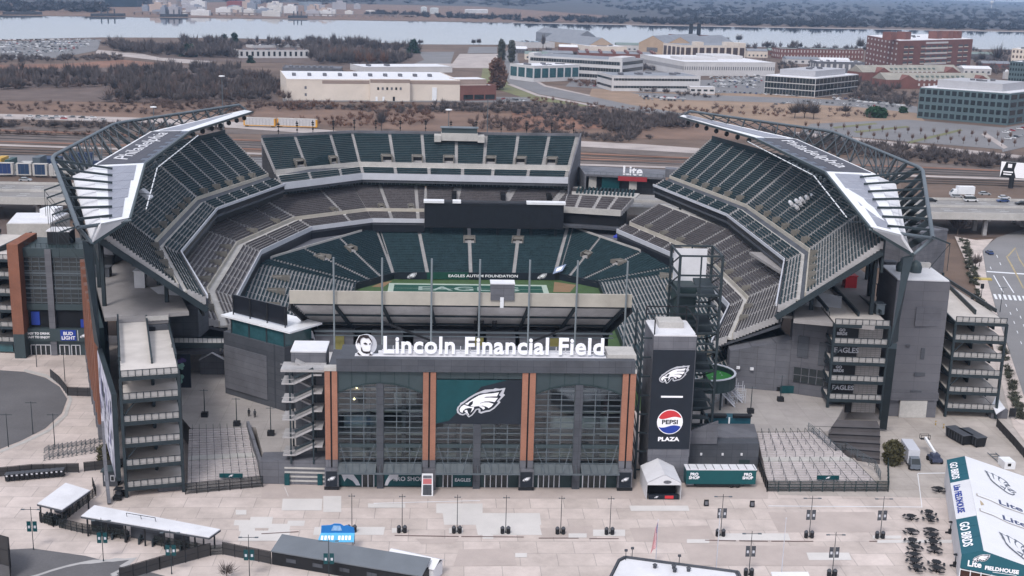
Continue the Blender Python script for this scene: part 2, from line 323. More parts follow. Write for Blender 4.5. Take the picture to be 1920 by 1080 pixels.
# ================================================================ seating stands
def stand_pt(F, B, i, s, t): return lerp(lerp(F[i], F[i+1], s), lerp(B[i], B[i+1], s), t)
def stand_len(F, B, i, t): return float(np.linalg.norm(stand_pt(F, B, i, 1, t)-stand_pt(F, B, i, 0, t)))
def terrace(root, F, B, sec, seat, conc=M_conc, aisle_m=M_aisle, name='terrace'):
    """sec: t0,t1,z0,z1,rows,aisles(list per segment of s),portals [(seg,s,r0,r1,halfwidth m)]"""
    t0, t1, z0, z1, n = sec['t0'], sec['t1'], sec['z0'], sec['z1'], sec['rows']; dt = (t1-t0)/n; dz = (z1-z0)/n
    mb = MB()
    for i in range(len(F)-1):
        for r in range(n):
            ta, tb = t0+r*dt, t0+(r+1)*dt; za, zb = z0+r*dz, z0+(r+1)*dz
            a0, a1 = stand_pt(F, B, i, 0, ta), stand_pt(F, B, i, 1, ta); b0, b1 = stand_pt(F, B, i, 0, tb), stand_pt(F, B, i, 1, tb)
            mb.quad((*a0, za), (*a1, za), (*b1, za), (*b0, za)); mb.quad((*b0, za), (*b1, za), (*b1, zb), (*b0, zb))
    # end walls, stepped
    for i, s in ((0, 0.0), (len(F)-2, 1.0)):
        for r in range(n):
            ta, tb = t0+r*dt, t0+(r+1)*dt; za = z0+r*dz
            a, b = stand_pt(F, B, i, s, ta), stand_pt(F, B, i, s, tb); d = unit(stand_pt(F, B, i, 1, ta)-stand_pt(F, B, i, 0, ta))*(-.3 if s == 0 else .3)
            mb.prism([a, b, b+d, a+d], za-1.0, za+0.75)
    obj(name, mb, conc, root)
    hw = 0.62
    for i in range(len(F)-1):
        L = np.linalg.norm(F[i+1]-F[i]); al = sorted(sec['aisles'][i])
        for s in al:
            am = MB()
            for r in range(n):
                ta, tb = t0+r*dt, t0+(r+1)*dt; za = z0+r*dz
                L = stand_len(F, B, i, ta); p = [stand_pt(F, B, i, s+k*hw/L, t) for k, t in ((-1, ta), (1, ta), (1, tb), (-1, tb))]
                am.prism(p, za+0.004, za+0.06); tm = (ta+tb)/2; p[0] = stand_pt(F, B, i, s-hw/L, tm); p[1] = stand_pt(F, B, i, s+hw/L, tm); am.prism(p, za+0.06, za+dz*.55+.02)
            obj('aisle_steps', am, aisle_m, root)
        ed = [0.0 if i == 0 and sec.get('e0', 1) else 0.0]+al+[1.0]
        for a, b in zip(ed[:-1], ed[1:]):
            if b-a < 0.03: continue
            sm = MB()
            for r in range(n):
                L = stand_len(F, B, i, t0+r*dt); sa = a+(hw/L if a > 0 else .004); sb = b-(hw/L if b < 1 else .004)
                if sb-sa < .01: continue
                iv = [(sa, sb)]
                for (pi, ps, r0, r1, pw) in sec.get('portals', []):
                    if pi == i and r0 <= r < r1:
                        nv = []
                        for x, y in iv:
                            q0, q1 = ps-pw/L-.2/L, ps+pw/L+.2/L
                            if q1 <= x or q0 >= y: nv.append((x, y)); continue
                            if q0 > x: nv.append((x, q0))
                            if q1 < y: nv.append((q1, y))
                        iv = nv
                za = z0+r*dz
                for x, y in iv:
                    if y-x < .01: continue
                    for (u, v, h0, h1) in ((.32, .62, .34, .42), (.62, .74, .30, .82)):
                        p = [stand_pt(F, B, i, k, t0+(r+w)*dt) for k, w in ((x, u), (y, u), (y, v), (x, v))]
                        sm.prism(p, za+h0, za+h1)
            if sm.v: obj('seat_block', sm, seat, root)
    for (pi, ps, r0, r1, pw) in sec.get('portals', []):
        L = np.linalg.norm(F[pi+1]-F[pi]); pm = MB()
        zt = z0+r1*dz
        q = lambda w, r: stand_pt(F, B, pi, ps+w/stand_len(F, B, pi, t0+r*dt), t0+r*dt)
        zb = z0+r0*dz-.3
        sq = sec.get('psq', .55)
        for w0, w1 in ((-pw, -pw+.3), (pw-.3, pw)):
            P = [q(w0, r0), q(w1, r0), q(w1, r1), q(w0, r1)]; pm.prism(P, zb, [zt+.5*sq, zt+.5*sq, zt+.9*sq, zt+.9*sq])
        P = [q(-pw+.3, r1-.35), q(pw-.3, r1-.35), q(pw-.3, r1), q(-pw+.3, r1)]; pm.prism(P, zb, zt+.9*sq)
        k = r0+(r1-r0)*.45
        P = [q(-pw+.3, k), q(pw-.3, k), q(pw-.3, r1-.36), q(-pw+.3, r1-.36)]; pm.prism(P, zt-.35, zt-.05)
        o = obj('portal', pm, M_portal, root)
        dm = MB(); P = [q(-pw+.31, k+.3), q(pw-.31, k+.3), q(pw-.31, r1-.37), q(-pw+.31, r1-.37)]; dm.prism(P, zb, zt-.36); obj('doorway', dm, M_dark, o)
def band(root, P, d, z0, z1, m, name, cap=None):
    """wall along plan polyline P with thickness d (to the left)"""
    Q = offset_poly(P, d); mb = MB()
    for i in range(len(P)-1): mb.prism([P[i], P[i+1], Q[i+1], Q[i]], z0, z1)
    return obj(name, mb, m, root)
def aisles_by(F, gap, off=0.0):
    out = []
    for i in range(len(F)-1):
        L = np.linalg.norm(F[i+1]-F[i]); k = max(1, round(L/gap)); out.append([(j+off)/k for j in range(1 if off == 0 else 0, k)] if True else [])
    return out
P2 = lambda *pts: [A(*p) for p in pts]
LFR = P2((-63, 199), (-77.7, 151), (-75.8, 88), (-60.5, 42.5))      # upper deck fronts
RFR = P2((68.5, 211), (82.7, 153.8), (83.9, 88.9), (69.2, 41.5))
def upper_stand(F, side, label):
    root = thing('upper_stand', label, 'grandstand', (*F[1], 0))
    B = offset_poly(F, 22*side); F = [A(*p) for p in F]
    al = aisles_by(F, 9.0)
    for i in range(2): al[i].append(0.985)
    por = []
    for i in range(3):
        L = np.linalg.norm(F[i+1]-F[i])
        for s in al[i]:
            if s < .97: por.append((i, s+2.0/L, 0, 3, 1.05))
    terrace(root, F, B, dict(t0=0.01, t1=0.19, z0=27.0, z1=29.3, rows=5, aisles=al), M_green, name='lower_terrace')
    wk = MB()
    for i in range(3):
        p = [stand_pt(F, B, i, s, t) for s, t in ((0, .19), (1, .19), (1, .27), (0, .27))]; wk.prism(p, 28.9, 29.3)
    obj('walkway', wk, M_concl, root)
    wl = MB()
    for i in range(3):
        p = [stand_pt(F, B, i, s, t) for s, t in ((0, .27), (1, .27), (1, .285), (0, .285))]; wl.prism(p, 29.0, 31.1)
    obj('walkway_wall', wl, M_beige, root)
    terrace(root, F, B, dict(t0=0.285, t1=1.0, z0=30.6, z1=44.0, rows=24, aisles=al, portals=por), M_green, name='upper_terrace')
    Fo = offset_poly(F, -0.35*side)
    band(root, F, -0.35*side, 27.3, 28.1, M_silver, 'front_rail'); band(root, offset_poly(F, .1*side), .35*side, 25.4, 27.3, M_screen, 'front_fascia')
    band(root, offset_poly(F, 0.6*side), 0.5*side, 23.2, 25.6, M_black, 'suite_windows')
    so_ = MB(); Bs = B
    for i in range(3):
        a, b, c, d = F[i], F[i+1], B[i+1], B[i]
        so_.hexa([(*a, 24.9), (*b, 24.9), (*c, 41.5), (*d, 41.5), (*a, 25.5), (*b, 25.5), (*c, 42.3), (*d, 42.3)])
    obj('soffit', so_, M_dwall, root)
    rk = MB()   # stepped rakers shown at the near end
    for t in np.linspace(0.05, .98, 12):
        p = stand_pt(F, B, 2, 1.0, t); q = stand_pt(F, B, 2, .72, t)
        z = 24.4+t*17; rk.bar((*p, z), (*q, z), .45, .8)
    p0 = stand_pt(F, B, 2, 1.01, 0); p1 = stand_pt(F, B, 2, 1.01, 1); rk.bar((*p0, 24.6), (*p1, 41.8), .5, 1.3)
    obj('raker_beam', rk, M_steel, root)
    band(root, B, 0.5*side, 37.0, 45.4, M_steel, 'rear_wall')
    for i in range(3):
        for s in ((.12, .5, .88) if i != 2 else (.1, .45, .8)):
            for t in (.35, .97):
                cm = MB(); p = stand_pt(F, B, i, s, t); cm.box(p[0]-.4, p[0]+.4, p[1]-.4, p[1]+.4, 4, 25+16.5*t); obj('column', cm, M_steel, root)
    # concourse slab under the deck
    sl_ = MB(); Fi = offset_poly(F, 4*side)
    for i in range(3): sl_.prism([Fi[i], Fi[i+1], B[i+1], B[i]], 23.6, 24.5)
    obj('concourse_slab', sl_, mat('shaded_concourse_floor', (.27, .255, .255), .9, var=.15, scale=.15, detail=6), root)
    return root, B
upL, BL = upper_stand(LFR, 1 if False else -1, 'green seated upper grandstand under the wing roof beside the brick side entrance')
upR, BR = upper_stand(RFR, 1, 'green seated upper grandstand under the wing roof beside the street')

# far end upper deck
SF = P2((-64, 201), (-38, 226.5), (38.6, 225))
SB = P2((-74.5, 226), (-43.4, 245.5), (45.2, 249.5))
upS = thing('end_stand', 'straight upper grandstand of green seats above the dark scoreboard', 'grandstand', (0, 226, 0))
al = [[.36, .74], [.006, .165, .325, .485, .63, .80, .985]]
alU = [[.36, .76], [.004, .165, .305, .455, .585, .725, .862, .985]]
psS = [(0, .30, 0, 5, 2.0), (0, .70, 0, 5, 1.6)]+[(1, s, 0, 5, 2.0) for s in (.135, .275, .42, .615, .755, .9)]
terrace(upS, SF, SB, dict(t0=.02, t1=.2, z0=27.0, z1=29.4, rows=4, aisles=al), M_green, name='lower_terrace')
mb = MB()
for i in range(2): mb.prism([stand_pt(SF, SB, i, s, t) for s, t in ((0, .2), (1, .2), (1, .3), (0, .3))], 28.9, 29.4)
obj('walkway', mb, M_concl, upS)
mb = MB()
for i in range(2): mb.prism([stand_pt(SF, SB, i, s, t) for s, t in ((0, .3), (1, .3), (1, .32), (0, .32))], 29.2, 31.2)
obj('walkway_wall', mb, M_concl, upS)
terrace(upS, SF, SB, dict(t0=.32, t1=1, z0=30.6, z1=40.0, rows=17, aisles=alU, portals=psS), M_green, name='upper_terrace')
band(upS, SF, -0.4, 25.5, 27.9, M_silver, 'front_fascia')
band(upS, offset_poly(SF, 1.2), .4, 23.4, 25.5, M_glass, 'suite_windows')
mb = MB()
for i in range(2):
    Q = offset_poly(SF, 1.15)
    for k in range(int(np.linalg.norm(SF[i+1]-SF[i])/1.5)):
        p = lerp(Q[i], Q[i+1], (k+.5)/(np.linalg.norm(SF[i+1]-SF[i])/1.5)); mb.box(p[0]-.06, p[0]+.06, p[1]-.06, p[1]+.06, 23.4, 25.5)
obj('window_mullions', mb, M_steell, upS)
band(upS, SB, .5, 20, 41.3, M_gwall2, 'rear_wall')
mb = MB()
for i in range(2):
    a, b, c, d = SF[i], SF[i+1], SB[i+1], SB[i]
    mb.hexa([(*a, 24.4), (*b, 24.4), (*c, 37.5), (*d, 37.5), (*a, 25.4), (*b, 25.4), (*c, 38.3), (*d, 38.3)])
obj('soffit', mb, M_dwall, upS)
mb = MB(); mb.box(44.9, 45.5, 226, 249.6, 12, 29); mb.hexa([(38.6, 225, 12), (39.1, 225, 12), (45.7, 249.5, 12), (45.2, 249.5, 12), (38.6, 225, 28.5), (39.1, 225, 28.5), (45.7, 249.5, 41.5), (45.2, 249.5, 41.5)]); obj('end_wall', mb, M_gwall2, upS)
# control booth on the top edge
mb = MB(); mb.box(-9, 5, 241, 246.5, 38.6, 41.4); b_ = obj('control_booth', mb, M_concl, upS)
mb = MB(); mb.box(-8.8, 4.8, 242.2, 247, 41.4, 43.2); obj('booth_window', mb, M_gpanel2, b_)
mb = MB(); mb.box(-9.3, 5.3, 241.8, 247.4, 43.2, 43.45); obj('booth_roof', mb, M_steell, b_)
for xa in (-11.6, 5): mb = MB(); mb.box(xa, xa+2.6, 240.2, 246.5, 38.2, 40.6); obj('booth_stair_wall', mb, M_concl, b_)
# floodlight masts along the rear
for s in list(np.linspace(.02, .98, 5)): pass
rim = [(504, 246), (545, 240), (578, 236), (617, 235), (658, 233), (700.5, 232), (748, 232), (797, 232), (845.5, 231), (894, 232), (942, 233), (991, 234), (1039, 235), (1081, 235)]
flA = MB(); flA.tube([(0, 0, 0), (0, 0, 4.2)], .13, 6); flA.bar((-.0, -.9, 4.0), (0, .2, 4.3), .25, .5); flA.box(-.5, .5, -.25, .1, 3.4, 3.9); flA.box(-.45, .45, -.2, .1, 2.6, 3.1); flA.box(-.3, .3, -.2, .1, .9, 1.5)
for k, (px, py) in enumerate(rim):
    i = 0 if px < 650 else 1
    # stand on the rear wall top, at the bearing sighted in the photograph
    p = at(px, py+22, 41.3)
    t = (p[0]-SB[i][0])/(SB[i+1][0]-SB[i][0]); q = lerp(SB[i], SB[i+1], min(max(t, 0), 1))
    obj('floodlight', put(flA, Matrix.Translation((q[0], q[1]+.3, 41.3))), M_black, upS)

# ---------------------------------------------------------------- middle deck (grey seats)
MLF = P2((-14.5, 206.6), (-33, 206.2), (-53, 190), (-64.6, 151), (-62.8, 94), (-54, 62))
MRF = P2((53.4, 193.5), (69.3, 146), (70.3, 91), (58, 55.5))
def mid_stand(F, side, depth, label, porz, al=None):
    root = thing('middle_stand', label, 'grandstand', (*F[1], 0))
    B = offset_poly(F, depth*side)
    if al is None:
        al = aisles_by(F, 9.0)
    n = len(F)-1
    terrace(root, F, B, dict(t0=.02, t1=.22, z0=14.0, z1=15.9, rows=5, aisles=al), M_grey, name='lower_terrace')
    wk = MB(); wl = MB()
    for i in range(n):
        wk.prism([stand_pt(F, B, i, s, t) for s, t in ((0, .22), (1, .22), (1, .29), (0, .29))], 15.4, 15.9)
        wl.prism([stand_pt(F, B, i, s, t) for s, t in ((0, .29), (1, .29), (1, .305), (0, .305))], 15.5, 17.1)
    obj('walkway', wk, M_concl, root); obj('walkway_wall', wl, M_beige, root)
    por = []
    for i in range(n):
        L = np.linalg.norm(F[i+1]-F[i])
        for s in al[i]:
            if .05 < s < .95: por.append((i, s+1.9/L, 0, 3, 1.05))
    terrace(root, F, B, dict(t0=.305, t1=1, z0=16.7, z1=22.6, rows=15, aisles=al, portals=por), M_grey, name='upper_terrace')
    bw = MB()
    Q = offset_poly(B, 2.5*side)
    for i in range(n): bw.prism([B[i], B[i+1], Q[i+1], Q[i]], 22.1, 22.7)
    obj('rear_walkway', bw, M_concl, root)
    band(root, F, -.3*side, 13.3, 14.8, M_silver, 'front_rail')
    band(root, offset_poly(F, .15*side), .4*side, 9.8, 13.1, M_screen, 'ribbon_board')
    so_ = MB()
    for i in range(n):
        a, b, c, d = F[i], F[i+1], B[i+1], B[i]
        so_.hexa([(*a, 12.4), (*b, 12.4), (*c, 19.8), (*d, 19.8), (*a, 13.0), (*b, 13.0), (*c, 20.6), (*d, 20.6)])
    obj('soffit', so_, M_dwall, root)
    return root, B
alML = [[.5], [.10, .5, .93], [.3, .62, .97], [.17, .36, .55, .74, .93], [.3, .6, .96]]
alML = [[.12, .62], [.35, .98], [.22, .62, .985], [.15, .32, .5, .67, .84, .985], [.3, .62]]
mL, MLB = mid_stand(MLF, -1, 25, 'angled middle grandstand of brown grey seats left of the scoreboard', 0, alML)
alMR = [[.2, .42, .64, .86, .985], [.16, .34, .5, .67, .84, .985], [.3, .6]]
mR, MRB = mid_stand(MRF, 1, 16, 'angled middle grandstand of brown grey seats behind the open steel stair tower', 0, alMR)
# behind the scoreboard
SMF = P2((-14, 219), (38, 217)); SMB = P2((-14, 231), (46, 231))
mS = thing('middle_stand', 'short straight rows of brown grey seats just above the scoreboard', 'grandstand', (0, 219, 0))
terrace(mS, SMF, SMB, dict(t0=0, t1=1, z0=17.8, z1=22.5, rows=11, aisles=[[.18, .21, .53, .56, .86, .89]]), M_grey)
for s in (.195, .545, .875):
    p = lerp(SMF[0], SMF[1], s); mb = MB(); mb.box(p[0]-.9, p[0]+.9, p[1]+3.2, p[1]+9, 17, 21.6); obj('doorway', mb, M_dark, mS)
mb = MB(); mb.prism([(-14, 231), (46, 231), (46, 236), (-14, 236)], 22.0, 22.6); obj('rear_walkway', mb, M_concl, mS)
# ---------------------------------------------------------------- lower bowl
LBF = P2((-34.5, 47), (-35.5, 160), (-24, 175), (32, 176.8), (44, 166), (41, 47))
LBB = P2((-60, 58), (-66, 151), (-31, 212), (40, 214.5), (72, 149), (66, 54))
lb = thing('lower_stand', 'long lower bowl of dark green seats curving round the grass field', 'grandstand', (0, 115, 0))
alB = [[.04+.083*k for k in range(12)], [.1, .36, .65, .97], [.2, .46, .72, .97], [.25, .6, .9], [.035+.083*k for k in range(12)]]
porB = [(0, s, 18, 23, 1.5) for s in alB[0][::2]]+[(1, .36, 18, 23, 2), (1, .65, 18, 23, 2)]+[(2, s, 18, 23, 2) for s in (.46, .72)]+[(3, .25, 13, 18, 2.2), (3, .6, 15, 20, 2.2)]+[(4, s, 18, 23, 1.5) for s in alB[4][::2]]
terrace(lb, LBF, LBB, dict(t0=0, t1=1, z0=1.7, z1=10.2, rows=28, aisles=alB, portals=porB, psq=.4), M_green)
band(lb, LBF, .35, 0, 2.3, M_navy, 'field_wall')
Q = offset_poly(LBB, 13); mb = MB()
for i in range(len(LBB)-1): mb.prism([LBB[i], LBB[i+1], Q[i+1], Q[i]], 9.4, 10.2)
obj('rear_walkway', mb, M_gwall2, lb)
band(lb, offset_poly(LBB, .6), .3, 9.8, 11.1, M_concl, 'rear_parapet'); band(lb, offset_poly(LBB, 12), .4, 9, 13.4, M_dwall, 'rear_wall')
# advertising boards lettered on the far wall
bw = thing('field_board', 'green and navy board along the far field wall with white lettering', 'advertising board', (4, 174.5, 0))
fx = unit(A(56, 1.8, 0)); fy = A(0, 0, 1.0)
def wallpt(x, z, o=0.0): return A(x, 175+(x+24)*1.8/56-.42-o, z)
for x0, x1, m in ((-23, -13, M_navy), (-13, 1, M_turfd), (1, 20, M_navy), (20, 31, M_navy)):
    mb = MB(); p = wallpt(x0, 0); q = wallpt(x1, 0); mb.prism([p, q, q-A(0, .15, 0), p-A(0, .15, 0)], .2, 2.6); obj('panel', mb, m, bw)
lettering("EAGLES AUTISM FOUNDATION", frame(wallpt(6, 1.0, .17), fx, fy), bw, 1.25, M_letter, .05, .02, squash=1.35)
for x in (-18, 26): eagle_parts('e', frame(wallpt(x, 1.4, .17), fx, fy), bw, .03, s=3.2)
# ---------------------------------------------------------------- the field
mb = MB(); mb.sheet([(-40, 46), (46, 46), (46, 172), (35, 183), (-26, 181), (-40, 163)], 0.02); o = struct('field', mb, M_turf)
mb = MB(); fc = 0.8
for y0, y1 in ((167.6, 169.4), (60.5, 62.3)): mb.box(fc-26.2, fc+26.2, y0, y1, .02, .032)
for x0, x1 in ((fc-26.2, fc-24.4), (fc+24.4, fc+26.2)): mb.box(x0, x1, 62.3, 167.6, .02, .032)
for k in range(21):
    y = 71.4+4.572*k; mb.box(fc-24.4, fc+24.4, y-.08, y+.08, .02, .032)
struct('field_lines', mb, M_line)
mb = MB(); mb.box(fc-24.4, fc+24.4, 158.6, 167.6, .02, .03); struct('field_end_zone', mb, M_turfd)
mb = put(text_mb("EAGLES", 7.2, .01, .12, spacing=1.05, squash=1.35), Matrix.Translation((fc, 160.6, .035)) @ Matrix.Shear('XY', 4, (.25, 0)) if False else Matrix.Translation((fc, 160.4, .04)))
struct('field_lettering', mb, mat('pale_field_paint', (.26, .33, .30), .9))
mb = MB(); mb.sheet([(-31, 164), (-27, 164), (-24.5, 172.5), (-28, 170)], .03); mb.sheet([(28.5, 160), (34, 160), (37, 170), (30, 174)], .03); struct('field_track', mb, mat("brown_track", (.22, .14, .08), .9))
# ---------------------------------------------------------------- scoreboard
sb = thing('scoreboard', 'wide switched off black video board at the far end of the field', 'scoreboard', (10, 205, 12))
mb = MB(); mb.box(-14.3, 35.3, 204.6, 206.6, 12.3, 21.0); obj('screen', mb, M_screen, sb)
mb = MB()
for x in np.arange(-14.3, 36, 4.13): mb.box(x-.05, x+.05, 204.5, 204.6, 12.3, 20)
for z in (12.3, 20.2): mb.box(-14.3, 35.3, 204.45, 204.6, z-.1, z+.1)
obj('screen_frame', mb, M_black, sb)
mb = MB(); mb.box(-14.6, 35.6, 206.6, 207.6, 11.6, 21.6); obj('backing', mb, M_dwall, sb)
for xa, xb in ((-14.8, -7.5), (-4.5, -1.5), (22, 36)): mb = MB(); mb.box(xa, xb, 204, 207.8, 21, 21.8); obj('cap', mb, M_white, sb)
for x in (-12, 0, 12, 24, 33):
    mb = MB(); mb.box(x-.5, x+.5, 207, 208, 5, 13); obj('support_post', mb, M_steel, sb)
# small mid deck right of the scoreboard
cs = thing('corner_stand', 'small corner block of seats with bare beams right of the scoreboard', 'grandstand', (45, 210, 0))
CF = P2((36, 211), (56, 205.5)); CB = P2((40, 230), (66, 224))
terrace(cs, CF, CB, dict(t0=0, t1=.62, z0=18.2, z1=21.5, rows=7, aisles=[[.2, .5, .75]]), M_grey)
mb = MB(); mb.prism([(36, 211), (56, 205.5), (56.4, 206), (36, 211.6)], 17.0, 19.2); obj('front_rail', mb, M_concl, cs)
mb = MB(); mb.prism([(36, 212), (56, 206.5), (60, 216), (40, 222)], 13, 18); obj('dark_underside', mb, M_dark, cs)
mb = MB(); mb.prism([(36, 208), (57, 202), (58, 206), (36, 212)], 12.2, 13.0); obj('lower_ledge', mb, M_dwall, cs)
mb = MB(); mb.prism([(40, 223), (63, 217), (66, 226), (41, 233)], 21.5, 22.0); obj('upper_floor', mb, M_concl, cs)
mb = MB()
for j in range(5):
    for k in range(16):
        x = 42+k*1.35+j*.3; y = 224-k*.33+j*1.2; mb.box(x-.3, x+.3, y-.3, y+.3, 22+j*.25, 22.9+j*.25)
tag(obj('loose_seats', mb, M_green, cs), kind='stuff')
# plaza bar beyond the corner with its script sign
br = thing('terrace_bar', 'low open bar building with a white script sign on its roof between two grandstands', 'bar building', (58, 250, 0))
mb = MB(); mb.prism([(46, 246), (78, 240), (82, 262), (48, 268)], 25.2, 26); obj('roof', mb, M_gwall2, br)
mb = MB(); mb.prism([(46, 252), (79, 246), (80, 262), (48, 266)], 18, 25.2); obj('wall', mb, M_dwall, br)
for x in (50.5, 66): mb = MB(); mb.box(x-1.5, x+1.5, 247.4-(x-46)*.19, 248-(x-46)*.19, 20.5, 25); obj('pale_panel', mb, M_concl, br)
mb = MB(); mb.box(54, 61, 245.6, 246, 20.5, 25); obj('green_panel', mb, M_teal, br)
mb = MB(); mb.prism([(60, 243.2), (71, 241.2), (71, 241.7), (60, 243.7)], 24.0, 25.8); obj('red_fascia', mb, mat('dull_red', (.28, .03, .04), .6), br)
lettering("Lite", frame(A(65.5, 243, 26.4), (1, -.19, 0), (0, 0, 1)), br, 4.9, M_letter, .4, .10, squash=1.05)
mb = MB(); mb.prism([(78, 241), (87, 239.3), (88, 245), (79, 247)], 26, 29.2); obj('plant_room', mb, M_gwall2, br)
mb = MB()
for k in range(14):
    x = 46+k*2.4; mb.box(x-.06, x+.06, 246-.19*(x-46)-.06, 246-.19*(x-46)+.06, 26, 27.1)
mb.bar((46, 246, 27.1), (79, 239.8, 27.1), .1); obj('railing', mb, M_steell, br)
# ---------------------------------------------------------------- near end stand seen from behind
ns = thing('end_stand', 'pale steel end grandstand seen from behind with six tall posts above the sign', 'grandstand', (-3, 35, 0))
mb = MB(); mb.box(-40.8, 34.2, 32.6, 33.2, 28.9, 31.8); obj('parapet', mb, M_beige, ns)
NF = P2((-34.5, 50.2), (29, 50.2)); NB = P2((-40.2, 33.4), (33.8, 33.4))
M_sof = mat("bounce_lit_decking", (0.56, 0.53, 0.52), .7, var=.18, scale=.2, streak=True)  # metal decking, colour raised to carry light bounced off the concourse floor
mb = MB()
zs = lambda t: 18.2+t*12.4
for k in range(6):
    t0, t1 = k/6, (k+1)/6; a, b = lerp(NF[0], NB[0], t0), lerp(NF[1], NB[1], t0); c, d = lerp(NF[0], NB[0], t1), lerp(NF[1], NB[1], t1)
    mb.hexa([(*a, zs(t0)-1.5), (*b, zs(t0)-1.5), (*d, zs(t1)-1.5), (*c, zs(t1)-1.5), (*a, zs(t0)-.9), (*b, zs(t0)-.9), (*d, zs(t1)-.9), (*c, zs(t1)-.9)])
obj('soffit', mb, M_sof, ns)
terrace(ns, NF, NB, dict(t0=0, t1=1, z0=17.8, z1=30.2, rows=22, aisles=[[.15, .32, .5, .68, .85]]), M_green)
mb = MB()
for t in (.14, .42, .66, .97):
    a = lerp(NF[0], NB[0], t); b = lerp(NF[1], NB[1], t); mb.bar((*a, zs(t)-1.75), (*b, zs(t)-1.75), .35, .4)
obj('purlin', mb, M_steel, ns)
px6 = (626, 716.5, 809, 899, 992, 1081, 1174)
for k, px in enumerate(px6):
    p = atv(px, 560, 31.6); x = p[0]
    mb = MB(); mb.tube([(x, 31.6, 16.5), (x, 31.6, 39.6)], .22, 8); po = obj('post', mb, mat('pale_grey_steel', (.22, .25, .27), .5, .3), ns)
    mb = MB(); f = (x+40.2)/74; xb = -34.5+63.5*f
    for j in range(8):
        t = j/8; mb.bar((lerp(xb, x, t), lerp(50.2, 33.4, t), zs(t)-2.2), (lerp(xb, x, t+.125), lerp(50.2, 33.4, t+.125), zs(t+.125)-2.2), .45, .8)
    obj('raker_beam', mb, M_steel, ns)
for i, j, up in ((0, 1, 1), (1, 0, 0), (2, 3, 1), (4, 5, 0), (4, 5, 1), (5, 4, 1)):
    pass
X6 = [atv(px, 560, 31.6)[0] for px in px6]
for (i, z0, j, z1) in ((1, 25.2, 2, 21.0), (2, 21, 1, 13.5), (4, 20.6, 5, 25.0), (4, 19.5, 5, 13.5)): mb = MB(); mb.bar((X6[i], 32, z0), (X6[j], 32, z1), .4); obj('brace', mb, M_black, ns)
mb = MB()
for xx, n_ in ((-40.8, 1), (34.2, 1)):
    xb = -34.5 if xx < 0 else 29
    mb.bar((xb, 50.2, 15.4), (xx, 33.4, 28.3), .6, 1.4)
    mb.bar((xb+(.0), 50, 15), (xb, 50, 3), .5); mb.bar((lerp(xb, xx, .4), 44, 20), (xb, 50, 8), .4)
obj('end_beam', mb, M_black, ns)
# rooftop machine box on the parapet, with ladders below
mb = MB(); p = atv(918, 545, 33.5); mb.box(p[0]+.2, p[0]+5.4, 32.2, 35.6, 30.3, 33.9); o = obj('camera_hut', mb, M_gwall2, ns)
mb = MB(); mb.box(p[0]+.1, p[0]+5.5, 32.1, 35.7, 33.9, 34.1); obj('hut_roof', mb, M_roofw, o)
mb = MB(); mb.box(p[0]+2.3, p[0]+3.1, 32.1, 32.2, 28.6, 31); obj('hut_door', mb, M_white, o)
mb = MB()
for dx in (-2.6, -1.4, 1.5):
    x = p[0]+dx
    for s in (-.35, .35): mb.bar((x+s, 39, 24.0-.2), (x+s, 48, 17.2-.2), .12)
    for q in range(12): mb.bar((x-.55, 39+q*.8, 23.6-q*.6), (x+.55, 39+q*.8, 23.6-q*.6), .2)
obj('ladder', mb, M_black, ns)
# concourse level behind the entrance hall
cc = thing('concourse', 'grey walled concourse block between the sign letters and the end grandstand', 'building', (-3, 30, 0))
mb = MB(); mb.box(-33, 31, 12, 49, 15.2, 16.2); obj('floor', mb, M_roofw, cc)
mb = MB()
for x0, x1 in ((-36, -27.5), (-23.5, -16.5), (-14, 0), (2.5, 9), (10, 17.5), (18.5, 29)): mb.box(x0, x1, 38.5, 44, 16.2, 20.2)
obj('kiosk_wall', mb, M_gwall2, cc)
mb = MB(); mb.box(-36, 31, 44.5, 45, 16.2, 20.8); obj('rear_wall', mb, M_dark, cc)
mb = MB(); mb.bar((-36, 37.5, 21.4), (31, 37.5, 21.4), .5, .4); mb.bar((-36, 36.8, 20.6), (31, 36.8, 20.6), .25); obj('pipe', mb, M_steell, cc)
for x in (-30.5, -24.4, .8, 17.9):
    mb = MB(); mb.box(x-1, x+1, 38.3, 38.5, 16.2, 20); obj('yellow_doorway', mb, mat('olive_paint', (.20, .18, .06), .8), cc)
mb = MB(); mb.sheet([(-33, 12), (-33, 49), (-34, 49), (-34, 12)], 16); obj('edge', mb, M_concl, cc)

